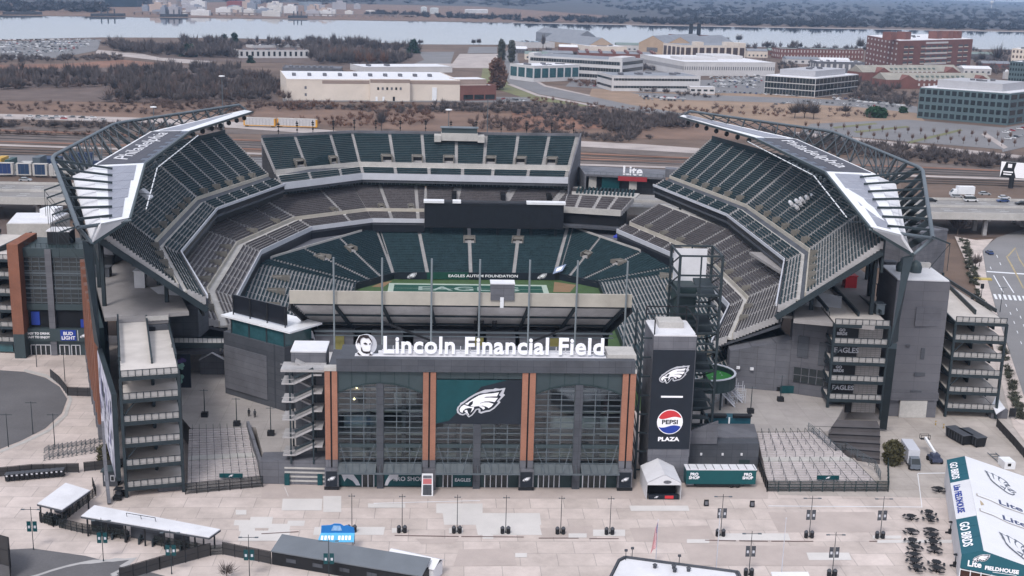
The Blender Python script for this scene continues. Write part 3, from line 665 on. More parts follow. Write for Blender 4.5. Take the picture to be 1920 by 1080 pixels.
# ================================================================ wing roofs
def wing(label, pts, sgn, txt):
    ITip, IF, IG, IH, IT = [at(*p) for p in pts['in']]
    OTip, OK, OJ, ON, ONT = [at(*p) for p in pts['out']]
    RA, RC, RD, RE = [at(*p) for p in pts['rim']]
    root = thing('wing_roof', label, 'stadium roof', (IG[0], IG[1], 0))
    def plate(name, a, b, c, d, m, th=.5, lift=0.0):
        mb = MB(); a, b, c, d = [A(*p)+A(0, 0, lift) for p in (a, b, c, d)]; mb.slab(a, b, c, d, th); return obj(name, mb, m, root)
    q = lambda a, b, c, d, s, t: lerp(lerp(a, b, s), lerp(d, c, s), t)   # a->b inner edge, d->c outer
    def inset(name, a, b, c, d, s0, s1, t0, t1, m, lift): return plate(name, q(a, b, c, d, s0, t0), q(a, b, c, d, s1, t0), q(a, b, c, d, s1, t1), q(a, b, c, d, s0, t1), m, .06, lift)
    far = (IF, ITip, OTip, OK); mid = (IG, IF, OK, OJ); near = (IH, IG, OJ, ON)
    plate('white_deck', *far, M_white); plate('white_deck', *mid, M_white); plate('white_deck', *near, M_white)
    plate('white_deck', IT, IH, ON, ONT, M_roofw); OL = pts['low']; l0, l1, l2 = [at(*p) for p in OL]
    plate('lower_deck', ON-A(0,0,.3), OJ-A(0,0,.3), l0, l1, M_roofw, .4); plate('lower_deck', ONT-A(0,0,.3), ON-A(0,0,.3), l1, l2, M_roofw, .4)
    inset('solar_array', *far, .03, .93, .3, .85, M_solar, .1)
    inset('solar_array', *mid, .012, .985, .03, .93, M_solarm, .09); inset('solar_array', *mid, .012, .985, .2, .93, M_solard, .16)
    for k in range(8): inset('solar_array', *mid, .02+k*.12, .08+k*.12, .08, .205, M_solard, .16)
    for k in range(6):   # stepped inner edge of the silver array
        inset('solar_array', *near, .04+k*.155, .19+k*.155, (.16 if k in (4, 5) else .22 if k > 1 else .3), .72, M_solar, .1)
    # lettering on the dark array: runs along the seam direction
    ex = unit(lerp(OJ, OK, 1)-OJ); nrm = unit(np.cross(IF-IG, OJ-IG)); nrm = nrm*np.sign(nrm[2]); ey = np.cross(nrm, ex)
    if sgn < 0: c0 = q(*mid, .5, .84)
    else: ex = -ex; ey = -ey; c0 = q(*mid, .5, .45)
    Lm = np.linalg.norm(OK-OJ)
    mb = text_mb(txt, 1.0, .05, .0); xs = [v[0] for v in mb.v]; w = max(xs)-min(xs); kx = Lm*.80/w; ky = np.linalg.norm(q(*mid, .5, 1)-q(*mid, .5, 0))*.27
    o_ = c0+nrm*.25
    M = frame(o_ , ex, ey) @ Matrix.Diagonal((kx, ky/.75, 1, 1))
    if sgn < 0: M = frame(q(*mid, .5, .46)+nrm*.25, ex, ey) @ Matrix.Diagonal((kx, ky/.75, 1, 1))
    else: M = frame(q(*mid, .5, .46)+nrm*.25, ex, ey) @ Matrix.Diagonal((kx, ky/.75, 1, 1))
    obj('lettering', put(mb, M), M_roofw, root)
    # edge trims and hanging light rail
    mb = MB()
    for a, b in ((ITip, IF), (IF, IG), (IG, IH), (IH, IT), (IT, ONT), (ITip, OTip)): mb.bar(a-A(0, 0, .3), b-A(0, 0, .3), .5, .7)
    obj('edge_beam', mb, M_gpanel2, root)
    dn = lambda p, k: p+(A(5-p[0], 115-p[1], 0)/np.linalg.norm(A(5-p[0], 115-p[1], 0)))*k-A(0, 0, 1.2)
    mb = MB(); mb.tube([dn(IF, 3), dn(IG, 3), dn(lerp(IG, IH, .8), 3)], .15, 6); obj('light_rail', mb, M_white, root)
    mb = MB()
    for k in range(9): p = lerp(IG, IH, k/9); mb.bar(p-A(0, 0, .6), dn(p, 4.4), .18)
    for k in range(14): p = lerp(IF, IG, k/14); mb.bar(p-A(0, 0, .6), dn(p, 3.2), .18)
    obj('outrigger', mb, M_steel, root)
    for k in range(7):
        p = lerp(ITip, IF, .12+k*.13); p = p+unit(A(5-p[0], 115-p[1], 0))*(-2.0)-A(0, 0, 1.9); mb = MB(); mb.lathe([(.3, -.9), (.8, -.5), (.8, .4), (.2, .8)], p, 8); obj('floodlight', mb, M_black, root)
    for k in range(10):
        p = lerp(lerp(IG, IF, .3), lerp(IG, IH, .3), k/10.); mb = MB(); p = lerp(IF, IG, .55+k*.05)-A(0, 0, 2.2); mb.lathe([(.15, -.5), (.4, -.3), (.4, .3), (.1, .5)], p, 6); obj('floodlight', mb, M_steell, root)
    # outer rim and its struts
    mb = MB(); k1 = lambda a, b, c: [lerp(b, a, .05), lerp(lerp(a, b, .97), lerp(b, c, .03), .5), lerp(b, c, .05)]
    mb.tube([OTip, RA]+k1(RA, RC, RD)+k1(RC, RD, RE)+[RE], .5, 8); mb.tube([RE, IT], .4, 6); mb.tube([RE, lerp(IH, IG, 0)-A(0, 0, .6)], .4, 6)
    obj('rim_tube', mb, M_steell, root, smooth=True)
    fins = MB(); dg = MB()
    def path(P, t):
        L = [np.linalg.norm(P[i+1]-P[i]) for i in range(len(P)-1)]; T = t*sum(L)
        for i, l in enumerate(L):
            if T <= l or i == len(L)-1: return lerp(P[i], P[i+1], T/l)
            T -= l
    def onout(f):   # f: 0..1 on the near-mid rim, 1..2 on the far rim
        if f < 1:
            g = (f-.48)*1.44
            return lerp(OJ, OK, g) if g >= 0 else lerp(OJ, l0, -g/.7)
        g = (f-1)*1.2-.25
        return lerp(OK, OTip, g) if g >= 0 else lerp(OJ, OK, .75+.25*(g+.25)/.25)
    def onrim(f): return lerp(RD, RC, f) if f < 1 else lerp(RC, RA, f-1)
    fs = [.04+.107*k for k in range(9)]+[1+.115*k for k in range(8)]
    for k, f in enumerate(fs):
        a, b = onrim(f), onout(f); fins.bar(a-A(0, 0, .4), b-A(0, 0, .2), .35, 1.3); dg.bar(b, onrim(min(f+.19, 1.95)), .26, .3)
        if k: dg.bar(b-A(0, 0, .2), onrim(max(f-.10, 0)), .2, .22)
    tgt = [lerp(lerp(IG, IH, s), lerp(OJ, ON, s), .62) for s in np.linspace(.12, .95, 7)]
    for k, s in enumerate(np.linspace(.05, .9, 7)):
        a = lerp(RD, RE, s); dg.bar(a, tgt[k]+A(0, 0, .5), .4, .5)
        b = lerp(lerp(l0, l1, min(1, s+.1)), l1, 0); fins.bar(a-A(0, 0, .5), b-A(0, 0, 2.5), .35, 1.4); dg.bar(a-A(0, 0, 1), lerp(l0, l1, max(0, s-.15))-A(0, 0, 3), .3)
    obj('strut', fins, M_steel, root); obj('diagonal_brace', dg, M_steel, root)
    # dark louvre screen behind the lower deck
    mb = MB()
    for k in range(9):
        t = k/9; mb.quad(lerp(l0, RD, .18+t*.5)-A(0, 0, t*2), lerp(l1, RE, .18+t*.5)-A(0, 0, t*2), lerp(l1, RE, .18+t*.5+.04)-A(0, 0, 1.3+t*2), lerp(l0, RD, .18+t*.5+.04)-A(0, 0, 1.3+t*2))
    obj('louvre_screen', mb, M_steel, root)
    # tall end frame that carries the roof down to the concourse
    mb = MB(); fb = pts['foot']
    p0 = IT-A(0, 0, .5); p1 = lerp(RE, IT, .25)-A(0, 0, 2) if sgn < 0 else IT+A(-2.2, 0, -1); f0 = at(*fb[0]); f1 = at(*fb[1])
    mb.hexa([f1, f0, f0+A(0, 1.2, 0), f1+A(0, 1.2, 0), p1, p0, p0+A(0, 1.2, 0), p1+A(0, 1.2, 0)]); obj('end_frame', mb, M_steel, root)
    if sgn > 0: mb = MB(); mb.bar(at(1676, 650, 24.5)+A(0, .6, 0), at(1656, 800, 1), 1.6); obj('end_frame', mb, M_steel, root)
    mb = MB()
    for k in range(6 if sgn < 0 else 1):
        p = lerp(RE, RD, .02+k*.11); o1 = p+A(sgn*4.0, 0, -1.5); mb.bar(p, o1, .35); mb.bar(o1, o1+A(0, 0, -6), .1); mb.bar(o1, p+A(0, 0, -7), .1)
    obj('outer_stay', mb, M_steel, root)
    return root
wing('silver and black wing roof with white block lettering above the upper seats beside the brick entrance building',
     {'in': [(474.4, 208.6, 48.5), (356.4, 245.3, 50.5), (271.7, 306.4, 50.5), (243.9, 407.8, 47.5), (171.7, 455, 43.8)],
      'out': [(460, 205.5, 49.5), (281.4, 246.7, 51.2), (173, 310.6, 51.2), (189, 419, 47.8), (172, 452, 44.2)],
      'low': [(136, 330, 49.5), (162, 425, 46.3), (168, 450, 43.8)],
      'rim': [(448, 196.7, 51.5), (216, 231.4, 53.5), (96.7, 294, 53.5), (146.7, 427, 47.5)],
      'foot': [(186, 655, 22), (176, 640, 22)]}, -1, "Philadelphia")
wing('silver and black wing roof with white block lettering above the upper seats beside the road',
     {'in': [(1272.8, 217.8, 48.5), (1414.4, 257.5, 50.5), (1547.8, 322, 50.5), (1631, 424.7, 47.5), (1714.4, 476, 43.8)],
      'out': [(1284, 214, 49.5), (1495, 260.8, 51.2), (1642, 326, 51.2), (1690, 440, 47.8), (1712, 472, 44.2)],
      'low': [(1680, 345, 49.5), (1700, 444, 46.3), (1706, 466, 43.8)],
      'rim': [(1293.6, 208.6, 51.5), (1561.7, 247, 53.5), (1729.7, 316.4, 53.5), (1749, 447, 47.5)],
      'foot': [(1668, 650, 24.5), (1684, 640, 24.5)]}, 1, "Philadelphia")
# ================================================================ entrance hall
M_pane = None
def pane_mat():
    m = bpy.data.materials.new("clear_tinted_glass"); m.use_nodes = True; n = m.node_tree.nodes; l = m.node_tree.links; n.clear()
    o = n.new("ShaderNodeOutputMaterial"); mx = n.new("ShaderNodeMixShader"); t = n.new("ShaderNodeBsdfTransparent"); t.inputs[0].default_value = (.52, .60, .60, 1)
    g = n.new("ShaderNodeBsdfGlossy"); g.inputs[0].default_value = (.75, .8, .85, 1); g.inputs['Roughness'].default_value = .06
    nz = n.new("ShaderNodeTexNoise"); nz.inputs['Scale'].default_value = .5; mr = n.new("ShaderNodeMapRange"); mr.inputs[1].default_value = .3; mr.inputs[2].default_value = .7; mr.inputs[3].default_value = .03; mr.inputs[4].default_value = .28
    l.new(nz.outputs[0], mr.inputs[0]); l.new(mr.outputs[0], mx.inputs[0]); l.new(t.outputs[0], mx.inputs[1]); l.new(g.outputs[0], mx.inputs[2]); l.new(mx.outputs[0], o.inputs[0]); return m
M_pane = pane_mat()
EX, EZ = A(1, 0, 0), A(0, 0, 1)
hall = thing('entrance_hall', 'glass fronted entrance hall with orange brick double pilasters and the big eagle sign', 'building', (0, 0, 0))
mb = MB(); mb.box(-29.4, 30, 1.2, 12, 24.4, 24.9); obj('ceiling', mb, M_dwall, hall)
mb = MB(); mb.box(-29.6, -28.9, .9, 12, 0, 24.5); mb.box(29.6, 30.2, .9, 12, 0, 24.5); obj('side_wall', mb, M_dwall, hall)
mb = MB(); mb.box(-29.4, 30, 11.6, 12, 0, 24.5); obj('rear_wall', mb, M_dwall, hall)
mb = MB()
for z in (4.6, 9.2, 14.0, 18.6): mb.box(-28.9, 29.6, 5.0, 11.6, z, z+.5)
obj('inner_floor', mb, M_concl, hall)
mb = MB()
for z in (9.2, 14.0, 18.6):
    mb.box(-28.9, 29.6, 4.9, 5.0, z+.5, z+1.5)
for x in (-22, -15, -4, 4, 14, 24): mb.box(x-.4, x+.4, 4, 4.8, 0, 24.4)
obj('inner_railing', mb, M_gwall2, hall)
mb = MB(); mb.box(14.5, 26, 5.6, 6.2, 10.6, 13.2); mb.box(-27, -20, 6, 7, 9.8, 13); mb.box(-17, -12.5, 6, 7, 15, 18); mb.box(-7, 6, 6, 7, 10, 12.5); obj('inner_kiosk', mb, M_roofw, hall)
for x, z in ((-24.3, 19.4), (-24.8, 17.0)):
    mb = MB(); mb.lathe([(.1, -.25), (.3, 0), (.1, .25)], (x, 4.5, z), 8); obj('lamp', mb, mat('warm_lamp', (1, .8, .45), .5, emit=6), hall)
mb = MB(); mb.box(-27.8, 30.2, -.7, 1.1, 24.7, 26.9); mb.box(-27.8, 30.2, -.75, .0, 24.35, 24.7); obj('roof_fascia', mb, M_dwall, hall)
mb = MB(); mb.box(-27.6, 30, 1.1, 12.2, 25.0, 25.9); obj('roof', mb, M_dwall, hall); mb = MB(); mb.box(-24.5, 24.9, 1.15, 4.2, 25.9, 26.55); obj('roof_ledge', mb, M_roofw, hall)
mb = MB(); mb.box(25, 30.6, 1.15, 7, 26.5, 27.6); obj('roof_block', mb, M_concl, hall)
PIL = ((-30.1, -27.7), (-11.1, -8.6), (8.2, 10.8), (27.9, 30.5))
for k, (x0, x1) in enumerate(PIL):
    xm = (x0+x1)/2; mb = MB(); mb.box(x0, xm-.17, -.55, .9, 6.1, 24.35); mb.box(xm+.17, x1, -.55, .9, 6.1, 24.35); p = obj('brick_pilaster', mb, M_brick, hall)
    mb = MB(); mb.box(xm-.17, xm+.17, -.3, .8, 4.5, 24.3); obj('groove', mb, M_black, p)
    mb = MB(); mb.box(x0, xm-.17, -.5, .9, 4.3, 6.1); mb.box(xm+.17, x1, -.5, .9, 4.3, 6.1); mb.box(x0-.15, x1+.15, -1.2, .9, 0, 4.3); obj('pilaster_base', mb, M_gwall2, p)
    if k in (0, 3):
        mb = MB(); mb.box(x0-.1, x1+.1, -.65, 1.2, 24.36, 25.1); obj('cap', mb, M_concl, p)
    if k != 1:
        mb = MB(); mb.box(x0+.1, x1-.1, -1.3, -1.2, .8, 3.9); s = obj('sign_panel', mb, M_navy, p)
        eagle_parts('e', frame(A(xm, -1.31, 2.4), EX, EZ), p, .02, s=1.5)
        mb = MB(); mb.box(x0-.25, x1+.25, -1.35, -1.2, .1, .7); obj('plinth', mb, M_black, p)
bays = ((-27.7, -11.1, -20.1, -18.8), (-8.6, 8.2, -1.1, .3), (10.8, 27.9, 18.7, 20.2))
for bi, (x0, x1, c0, c1) in enumerate(bays):
    zt = 21.6
    # upper spandrel panel with a shallow arch cut below it (middle bay: straight)
    xm = (x0+x1)/2; hw = (x1-x0)/2
    arch = lambda x: 21.8-2.0*((x-xm)/hw)**2 if bi != 1 else 22.8
    n = 14; mb = MB()
    for i in range(n):
        a, b = lerp(x0, x1, i/n), lerp(x0, x1, (i+1)/n)
        mb.hexa([(a, 0, arch(a)), (b, 0, arch(b)), (b, .4, arch(b)), (a, .4, arch(a)), (a, 0, 24.6), (b, 0, 24.6), (b, .4, 24.6), (a, .4, 24.6)])
    sp_ = obj('spandrel_panel', mb, M_gpanel2, hall)
    mb = MB()
    for i in range(1, 6):
        x = lerp(x0, x1, i/6); mb.box(x-.08, x+.08, -.05, 0, arch(x), 24.6)
    for i in range(n):
        a, b = lerp(x0, x1, i/n), lerp(x0, x1, (i+1)/n)
        if bi != 1: mb.bar((a, -.05, arch(a)), (b, -.05, arch(b)), .22)
    obj('panel_seam', mb, M_gpanel, sp_)
    gl = MB(); gl.quad((x0, .3, 4.4), (x1, .3, 4.4), (x1, .3, 22.2), (x0, .3, 22.2)); g = obj('glazing', gl, M_pane, hall)
    mu = MB()
    for h0, h1 in ((x0, c0), (c1, x1)):
        for i in (0, 1, 2, 3): x = lerp(h0, h1, i/3); mu.box(x-.09, x+.09, .12, .3, 4.4, arch(x)+.1)
        for z in (5.2, 6.3, 7.6, 8.9, 10.2, 11.5, 12.6, 13.8, 15.0, 16.2, 17.4, 18.6, 19.8, 20.9):
            za = arch(h0) ; zb2 = arch(h1)
            a, b = h0, h1
            if bi != 1 and z > 19.7:
                d = hw*math.sqrt(max(0, (21.8-z)/2.0)); a = max(h0, xm-d); b = min(h1, xm+d)
            if bi == 1 and z > 13.5: continue
            if b-a > .3: mu.box(a, b, .1, .3, z-.08, z+.08)
    obj('mullion', mu, M_steell, g)
    mb = MB(); mb.box(x0, x1, .0, .3, 8.45, 9.2); obj('transom', mb, M_gpanel2, hall)
    mb = MB(); mb.box(c0, c1, -.5, .5, 0, arch((c0+c1)/2)+(.0 if bi != 1 else -9.2)); obj('centre_column', mb, M_dwall, hall)
    # canopy of sloping glass over the doors
    ca = MB()
    for h0, h1 in ((x0+.1, c0-.1), (c1+.1, x1-.1)):
        ca.slab((h0, 0, 5.1), (h1, 0, 5.1), (h1, -3.0, 4.25), (h0, -3.0, 4.25), .08)
    c_ = obj('canopy', ca, mat('grey_canopy_glass', (.11, .125, .135), .3, var=.15, scale=.5, spec=.4), hall)
    cb = MB(); cb.bar((x0+.1, -3.05, 4.2), (x1-.1, -3.05, 4.2), .22, .3)
    for i in range(13): x = lerp(x0+.2, x1-.2, i/12); cb.bar((x, 0, 5.1), (x, -3.0, 4.22), .1, .22)
    for h0, h1 in ((x0, c0), (c1, x1)):
        for x, dx in ((h0+.4, 1.8), (h1-.4, -1.8)): cb.bar((x, -.2, 9.3), (x+dx, -2.9, 4.4), .09)
    obj('canopy_frame', cb, M_steell, c_)
    mb = MB(); mb.box(x0, x1, .35, .9, 0, 4.4); w_ = obj('lower_wall', mb, M_gpanel, hall)
    drs = {0: ((-23.0, -20.7),), 1: ((-7.0, -5.2), (1.3, 5.8)), 2: ((12.0, 16.2), (20.9, 25.5))}[bi]
    for d0, d1 in drs:
        dm = MB(); dm.box(d0, d1, .28, .35, .02, 2.9); d = obj('door', dm, M_glass, hall)
        fm = MB(); k = max(2, round((d1-d0)/1.05))
        for i in range(k+1): x = lerp(d0, d1, i/k); fm.box(x-.09, x+.09, .18, .28, 0, 2.95)
        fm.box(d0-.1, d1+.1, .18, .28, 2.85, 3.0); obj('door_frame', fm, M_silver, d)
# sign panel in the middle bay: teal corner and midnight field with the eagle head
sp = thing('eagle_sign', 'large sign with a white eagle head on teal and midnight over the middle doors', 'sign', (0, -.2, 13.6))
mb = MB(); mb.box(-8.5, 8.15, -.28, -.1, 13.6, 22.7); obj('board', mb, M_navy, sp)
mb = put(poly_mb([(-8.5, 22.7), (5.2, 22.7), (.2, 21.3), (-4.4, 16.0), (-6.0, 14.3), (-8.5, 13.7)], .03), frame(A(0, -.29, 0), EX, EZ)); obj('teal_field', mb, M_teal, sp)
eagle_parts('e', frame(A(.2, -.33, 18.1), EX, EZ), sp, .06, s=9.2)
# lower lettering between the doors
lw = thing('door_banner', 'teal banner strip with silver wings and lettering at the left doors under the canopy', 'banner', (-19, .2, 0))
mb = MB(); mb.box(-27.6, -23.2, .2, .27, .3, 3.6); mb.box(-20.6, -20.15, .2, .27, .3, 3.6); mb.box(-18.7, -11.2, .2, .27, .3, 3.6); obj('banner', mb, M_teal, lw)
wing_o = [(0, 0), (1.2, .2), (2.6, -.6), (3.6, -2.0), (4.0, -3.0), (3.2, -3.0), (2.6, -2.1), (1.4, -1.4), (.9, -2.2), (.5, -1.2)]
obj('wing_emblem', put(poly_mb(wing_o, .03), frame(A(-27.4, .16, 3.4), EX, EZ)), M_silver, lw)
obj('wing_emblem', put(poly_mb([(-a, b) for a, b in wing_o], .03), frame(A(-17.8+2.2, .16, 3.4), EX, EZ) @ Matrix.Diagonal((.75, 1, 1, 1))), M_silver, lw)
lettering("PRO SHOP", frame(A(-13.9, .16, 1.4), EX, EZ), lw, 1.25, M_silver, .04, .02)
lw2 = thing('door_banner', 'short teal banner lettered in silver between the middle doors', 'banner', (-3, .2, 0))
mb = MB(); mb.box(-5.0, -1.2, .2, .27, .3, 3.6); obj('banner', mb, M_teal, lw2); lettering("EAGLES", frame(A(-3.1, .16, 1.3), EX, EZ), lw2, .95, M_silver, .04, .02)
# the roof lettering and head emblem
rs = thing('roof_sign', 'big white letters on the entrance hall roof', 'sign', (3, 3, 26.5))
tm = text_mb("Lincoln Financial Field", 1, .12, .021, 'LEFT', 1.04); xs = [v[0] for v in tm.v]; xa = atv(719, 660, 3)[0]; xb = atv(1132, 660, 3)[0]
kx = (xb-xa)/(max(xs)-min(xs)); hh = 3.4/.73
obj('lettering', put(tm, frame(A(xa-min(xs)*kx, 3, 27.1), EX, EZ) @ Matrix.Diagonal((kx, hh, 4, 1))), M_letter, rs)
mb = MB()
for z in (27.0, 27.6): mb.box(xa-.3, xb+.3, 3.25, 3.4, z-.08, z+.08)
for k in range(24): x = lerp(xa, xb, k/23); mb.box(x-.06, x+.06, 3.25, 3.45, 26.5, 28.4)
mb.box(xa-1, xb-3, 3.3, 3.8, 26.5, 27.3); obj('sign_frame', mb, M_roofw, rs)
em = thing('head_emblem', 'round bearded man head emblem at the start of the roof letters', 'sign', (-24, 3, 26.5))
c = atv(687, 647, 3); Mx = frame(A(c[0], 2.95, c[2]), EX, EZ) @ Matrix.Scale(4.3/860*1.55, 4)
pl = lambda pts: [(x-400, 440-y) for x, y in pts]
obj('disc', put(poly_mb(pl(circle(395, 440, 268, 275)), 40, -60), Mx), M_silver, em)
obj('face', put(poly_mb(pl([(215,195),(150,330),(130,430),(160,520),(215,590),(160,640),(230,715),(500,720),(560,640),(500,600),(505,470),(530,400),(540,300),(470,200),(330,165)]), 30, -10), Mx), M_letter, em)
mb = MB()
for pts in ([(240,190),(330,160),(450,175),(530,290),(545,380),(520,330),(460,240),(400,255),(330,225),(265,260),(245,340),(255,440),(235,380),(190,360),(160,400),(170,320)],
            [(265,460),(290,520),(320,590),(390,600),(470,600),(505,560),(495,640),(400,655),(320,630),(270,580)],
            [(190,615),(260,690),(340,720),(250,720),(170,650)], [(490,660),(560,690),(470,725),(360,720),(470,700)], [(330,380),(380,365),(425,395),(420,415),(360,410)], [(465,395),(510,375),(505,405),(480,415)]):
    mb.merge(put(poly_mb(pl(pts), 20, 22), Mx))
obj('hair_and_beard', mb, mat('dark_hair_paint', (.03, .022, .025), .5), em)

# ================================================================ tower with the round logo
pt = thing('sign_tower', 'grey square tower with black sign bearing the eagle and a red white blue globe', 'tower', (38, 3, 0))
mb = MB(); mb.box(34.3, 42.6, 3.0, 14, 0, 5.6); obj('base_block', mb, M_gwall2, pt)
mb = MB(); mb.box(34.2, 42.7, 2.9, 14.1, 5.6, 31.0); obj('shaft', mb, M_gwall2, pt)
mb = MB(); mb.box(34.2, 42.7, 2.9, 14.1, 31.0, 31.25); obj('roof', mb, M_roofw, pt)
mb = MB(); mb.box(36, 41, 8, 12.5, 31.25, 32.4); obj('roof_hatch', mb, M_concl, pt)
mb = MB(); mb.box(34.15, 42.55, 2.72, 2.9, 7.4, 28.2); sg = obj('sign_board', mb, M_navy, pt)
eagle_parts('e', frame(A(38.6, 2.66, 23.2), EX, EZ), pt, .05, s=5.8)
mb = MB(); mb.box(36.2, 40.6, 2.6, 2.7, 18.35, 18.7); obj('rule', mb, M_letter, pt)
gc = A(38.3, 2.66, 13.2); gr = 2.45; Mg = frame(gc, EX, EZ)
gl_ = obj('globe_emblem', put(poly_mb(circle(0, 0, gr*1.07), .03), Mg), M_letter, pt)
wave = lambda x, k: k+.28*math.sin(x*1.25+.4)*.9
tp = [(gr*math.cos(t), gr*math.sin(t)) for t in np.linspace(.36, PI-.36, 20)]
top = tp+[(x, wave(x, .86)) for x in np.linspace(tp[-1][0], tp[0][0], 14)[1:-1]]
obj('red_field', put(poly_mb(top, .03, .03), Mg), M_red, gl_)
bp = [(gr*math.cos(t), gr*math.sin(t)) for t in np.linspace(PI+.42, 2*PI-.42, 20)]
bot = bp+[(x, wave(x, -.95)) for x in np.linspace(bp[-1][0], bp[0][0], 14)[1:-1]]
obj('blue_field', put(poly_mb(bot, .03, .03), Mg), M_blue, gl_)
lettering("PEPSI", frame(gc+A(0, -.05, -.42), EX, EZ), gl_, 1.25, M_navy, .03, .035, squash=1.2)
lettering("PLAZA", frame(A(38.2, 2.66, 9.15), EX, EZ), pt, 1.15, M_letter, .05, .05, squash=1.25)
mb = MB()
for x in (34.3, 42.6):
    for y in (3.2, 13.8): mb.bar((x, y, 31), (x, y, 34.2), .22)
    mb.bar((x, 3.2, 34.2), (x, 13.8, 34.2), .22)
mb.bar((34.3, 13.8, 34.2), (42.6, 13.8, 34.2), .22); mb.bar((34.3, 13.8, 32.6), (42.6, 13.8, 32.6), .2); obj('roof_frame', mb, M_black, pt)
mb = MB()   # dark service frame on the hall side of the tower
for z in range(2, 33, 4):
    mb.bar((32.2, 5, z), (32.2, 13, z), .3); mb.bar((32.2, 5, z), (34.2, 5, z), .3); mb.bar((32.2, 5, z), (32.2, 13, z+4 if z < 30 else z), .2)
for y in (5, 13): mb.bar((32.2, y, 0), (32.2, y, 34), .4)
obj('service_frame', mb, M_steel, pt)
# open steel stair tower
st = thing('stair_tower', 'open dark steel stair tower rising behind the logo tower', 'stair tower', (45, 18, 0))
x0, x1, y0, y1, zt = 41.0, 49.8, 15.5, 25.5, 44.5
for x in (x0, (x0+x1)/2, x1):
    for y in (y0, y1):
        mb = MB(); mb.bar((x, y, 0), (x, y, zt), .5 if x != (x0+x1)/2 else .3); obj('column', mb, M_steel, st)
mb = MB()
for k in range(11):
    z = zt-k*4.1
    for y in (y0, y1): mb.bar((x0, y, z), (x1, y, z), .34)
    for x in (x0, x1): mb.bar((x, y0, z), (x, y1, z), .34)
    if k < 10:
        for x in (x0, x1): mb.bar((x, y0, z), (x, y1, z-4.1), .22)
        if k % 2: mb.bar((x0, y1, z), (x1, y1, z-4.1), .22)
obj('bracing', mb, M_steel, st)
for k in range(9):
    z = 1+k*4.1; mb = MB()
    s = 1 if k % 2 else -1; ya, yb = (y0+1.5, y1-1.5) if s > 0 else (y1-1.5, y0+1.5)
    for xx in (x0+.6, (x0+x1)/2+.2):
        mb.hexa([(xx, ya, z-.4), (xx+3.6, ya, z-.4), (xx+3.6, yb, z+1.65), (xx, yb, z+1.65), (xx, ya, z), (xx+3.6, ya, z), (xx+3.6, yb, z+2.05), (xx, yb, z+2.05)])
        ya, yb = yb, ya; z += 2.05
    mb.box(x0+.5, x1-.5, y0+.3, y0+1.6, z-.2, z); obj('stair_flight', mb, M_steel, st)
mb = MB(); mb.box(x0+.5, x1-1.2, y1-.5, y1-.2, 37.0, 44.0); obj('pale_screen', mb, M_roofw, st)
mb = MB(); mb.box(x0+.3, x0+4.6, y0+4, y1-.5, 0, 37); obj('dark_core', mb, M_gpanel, st)
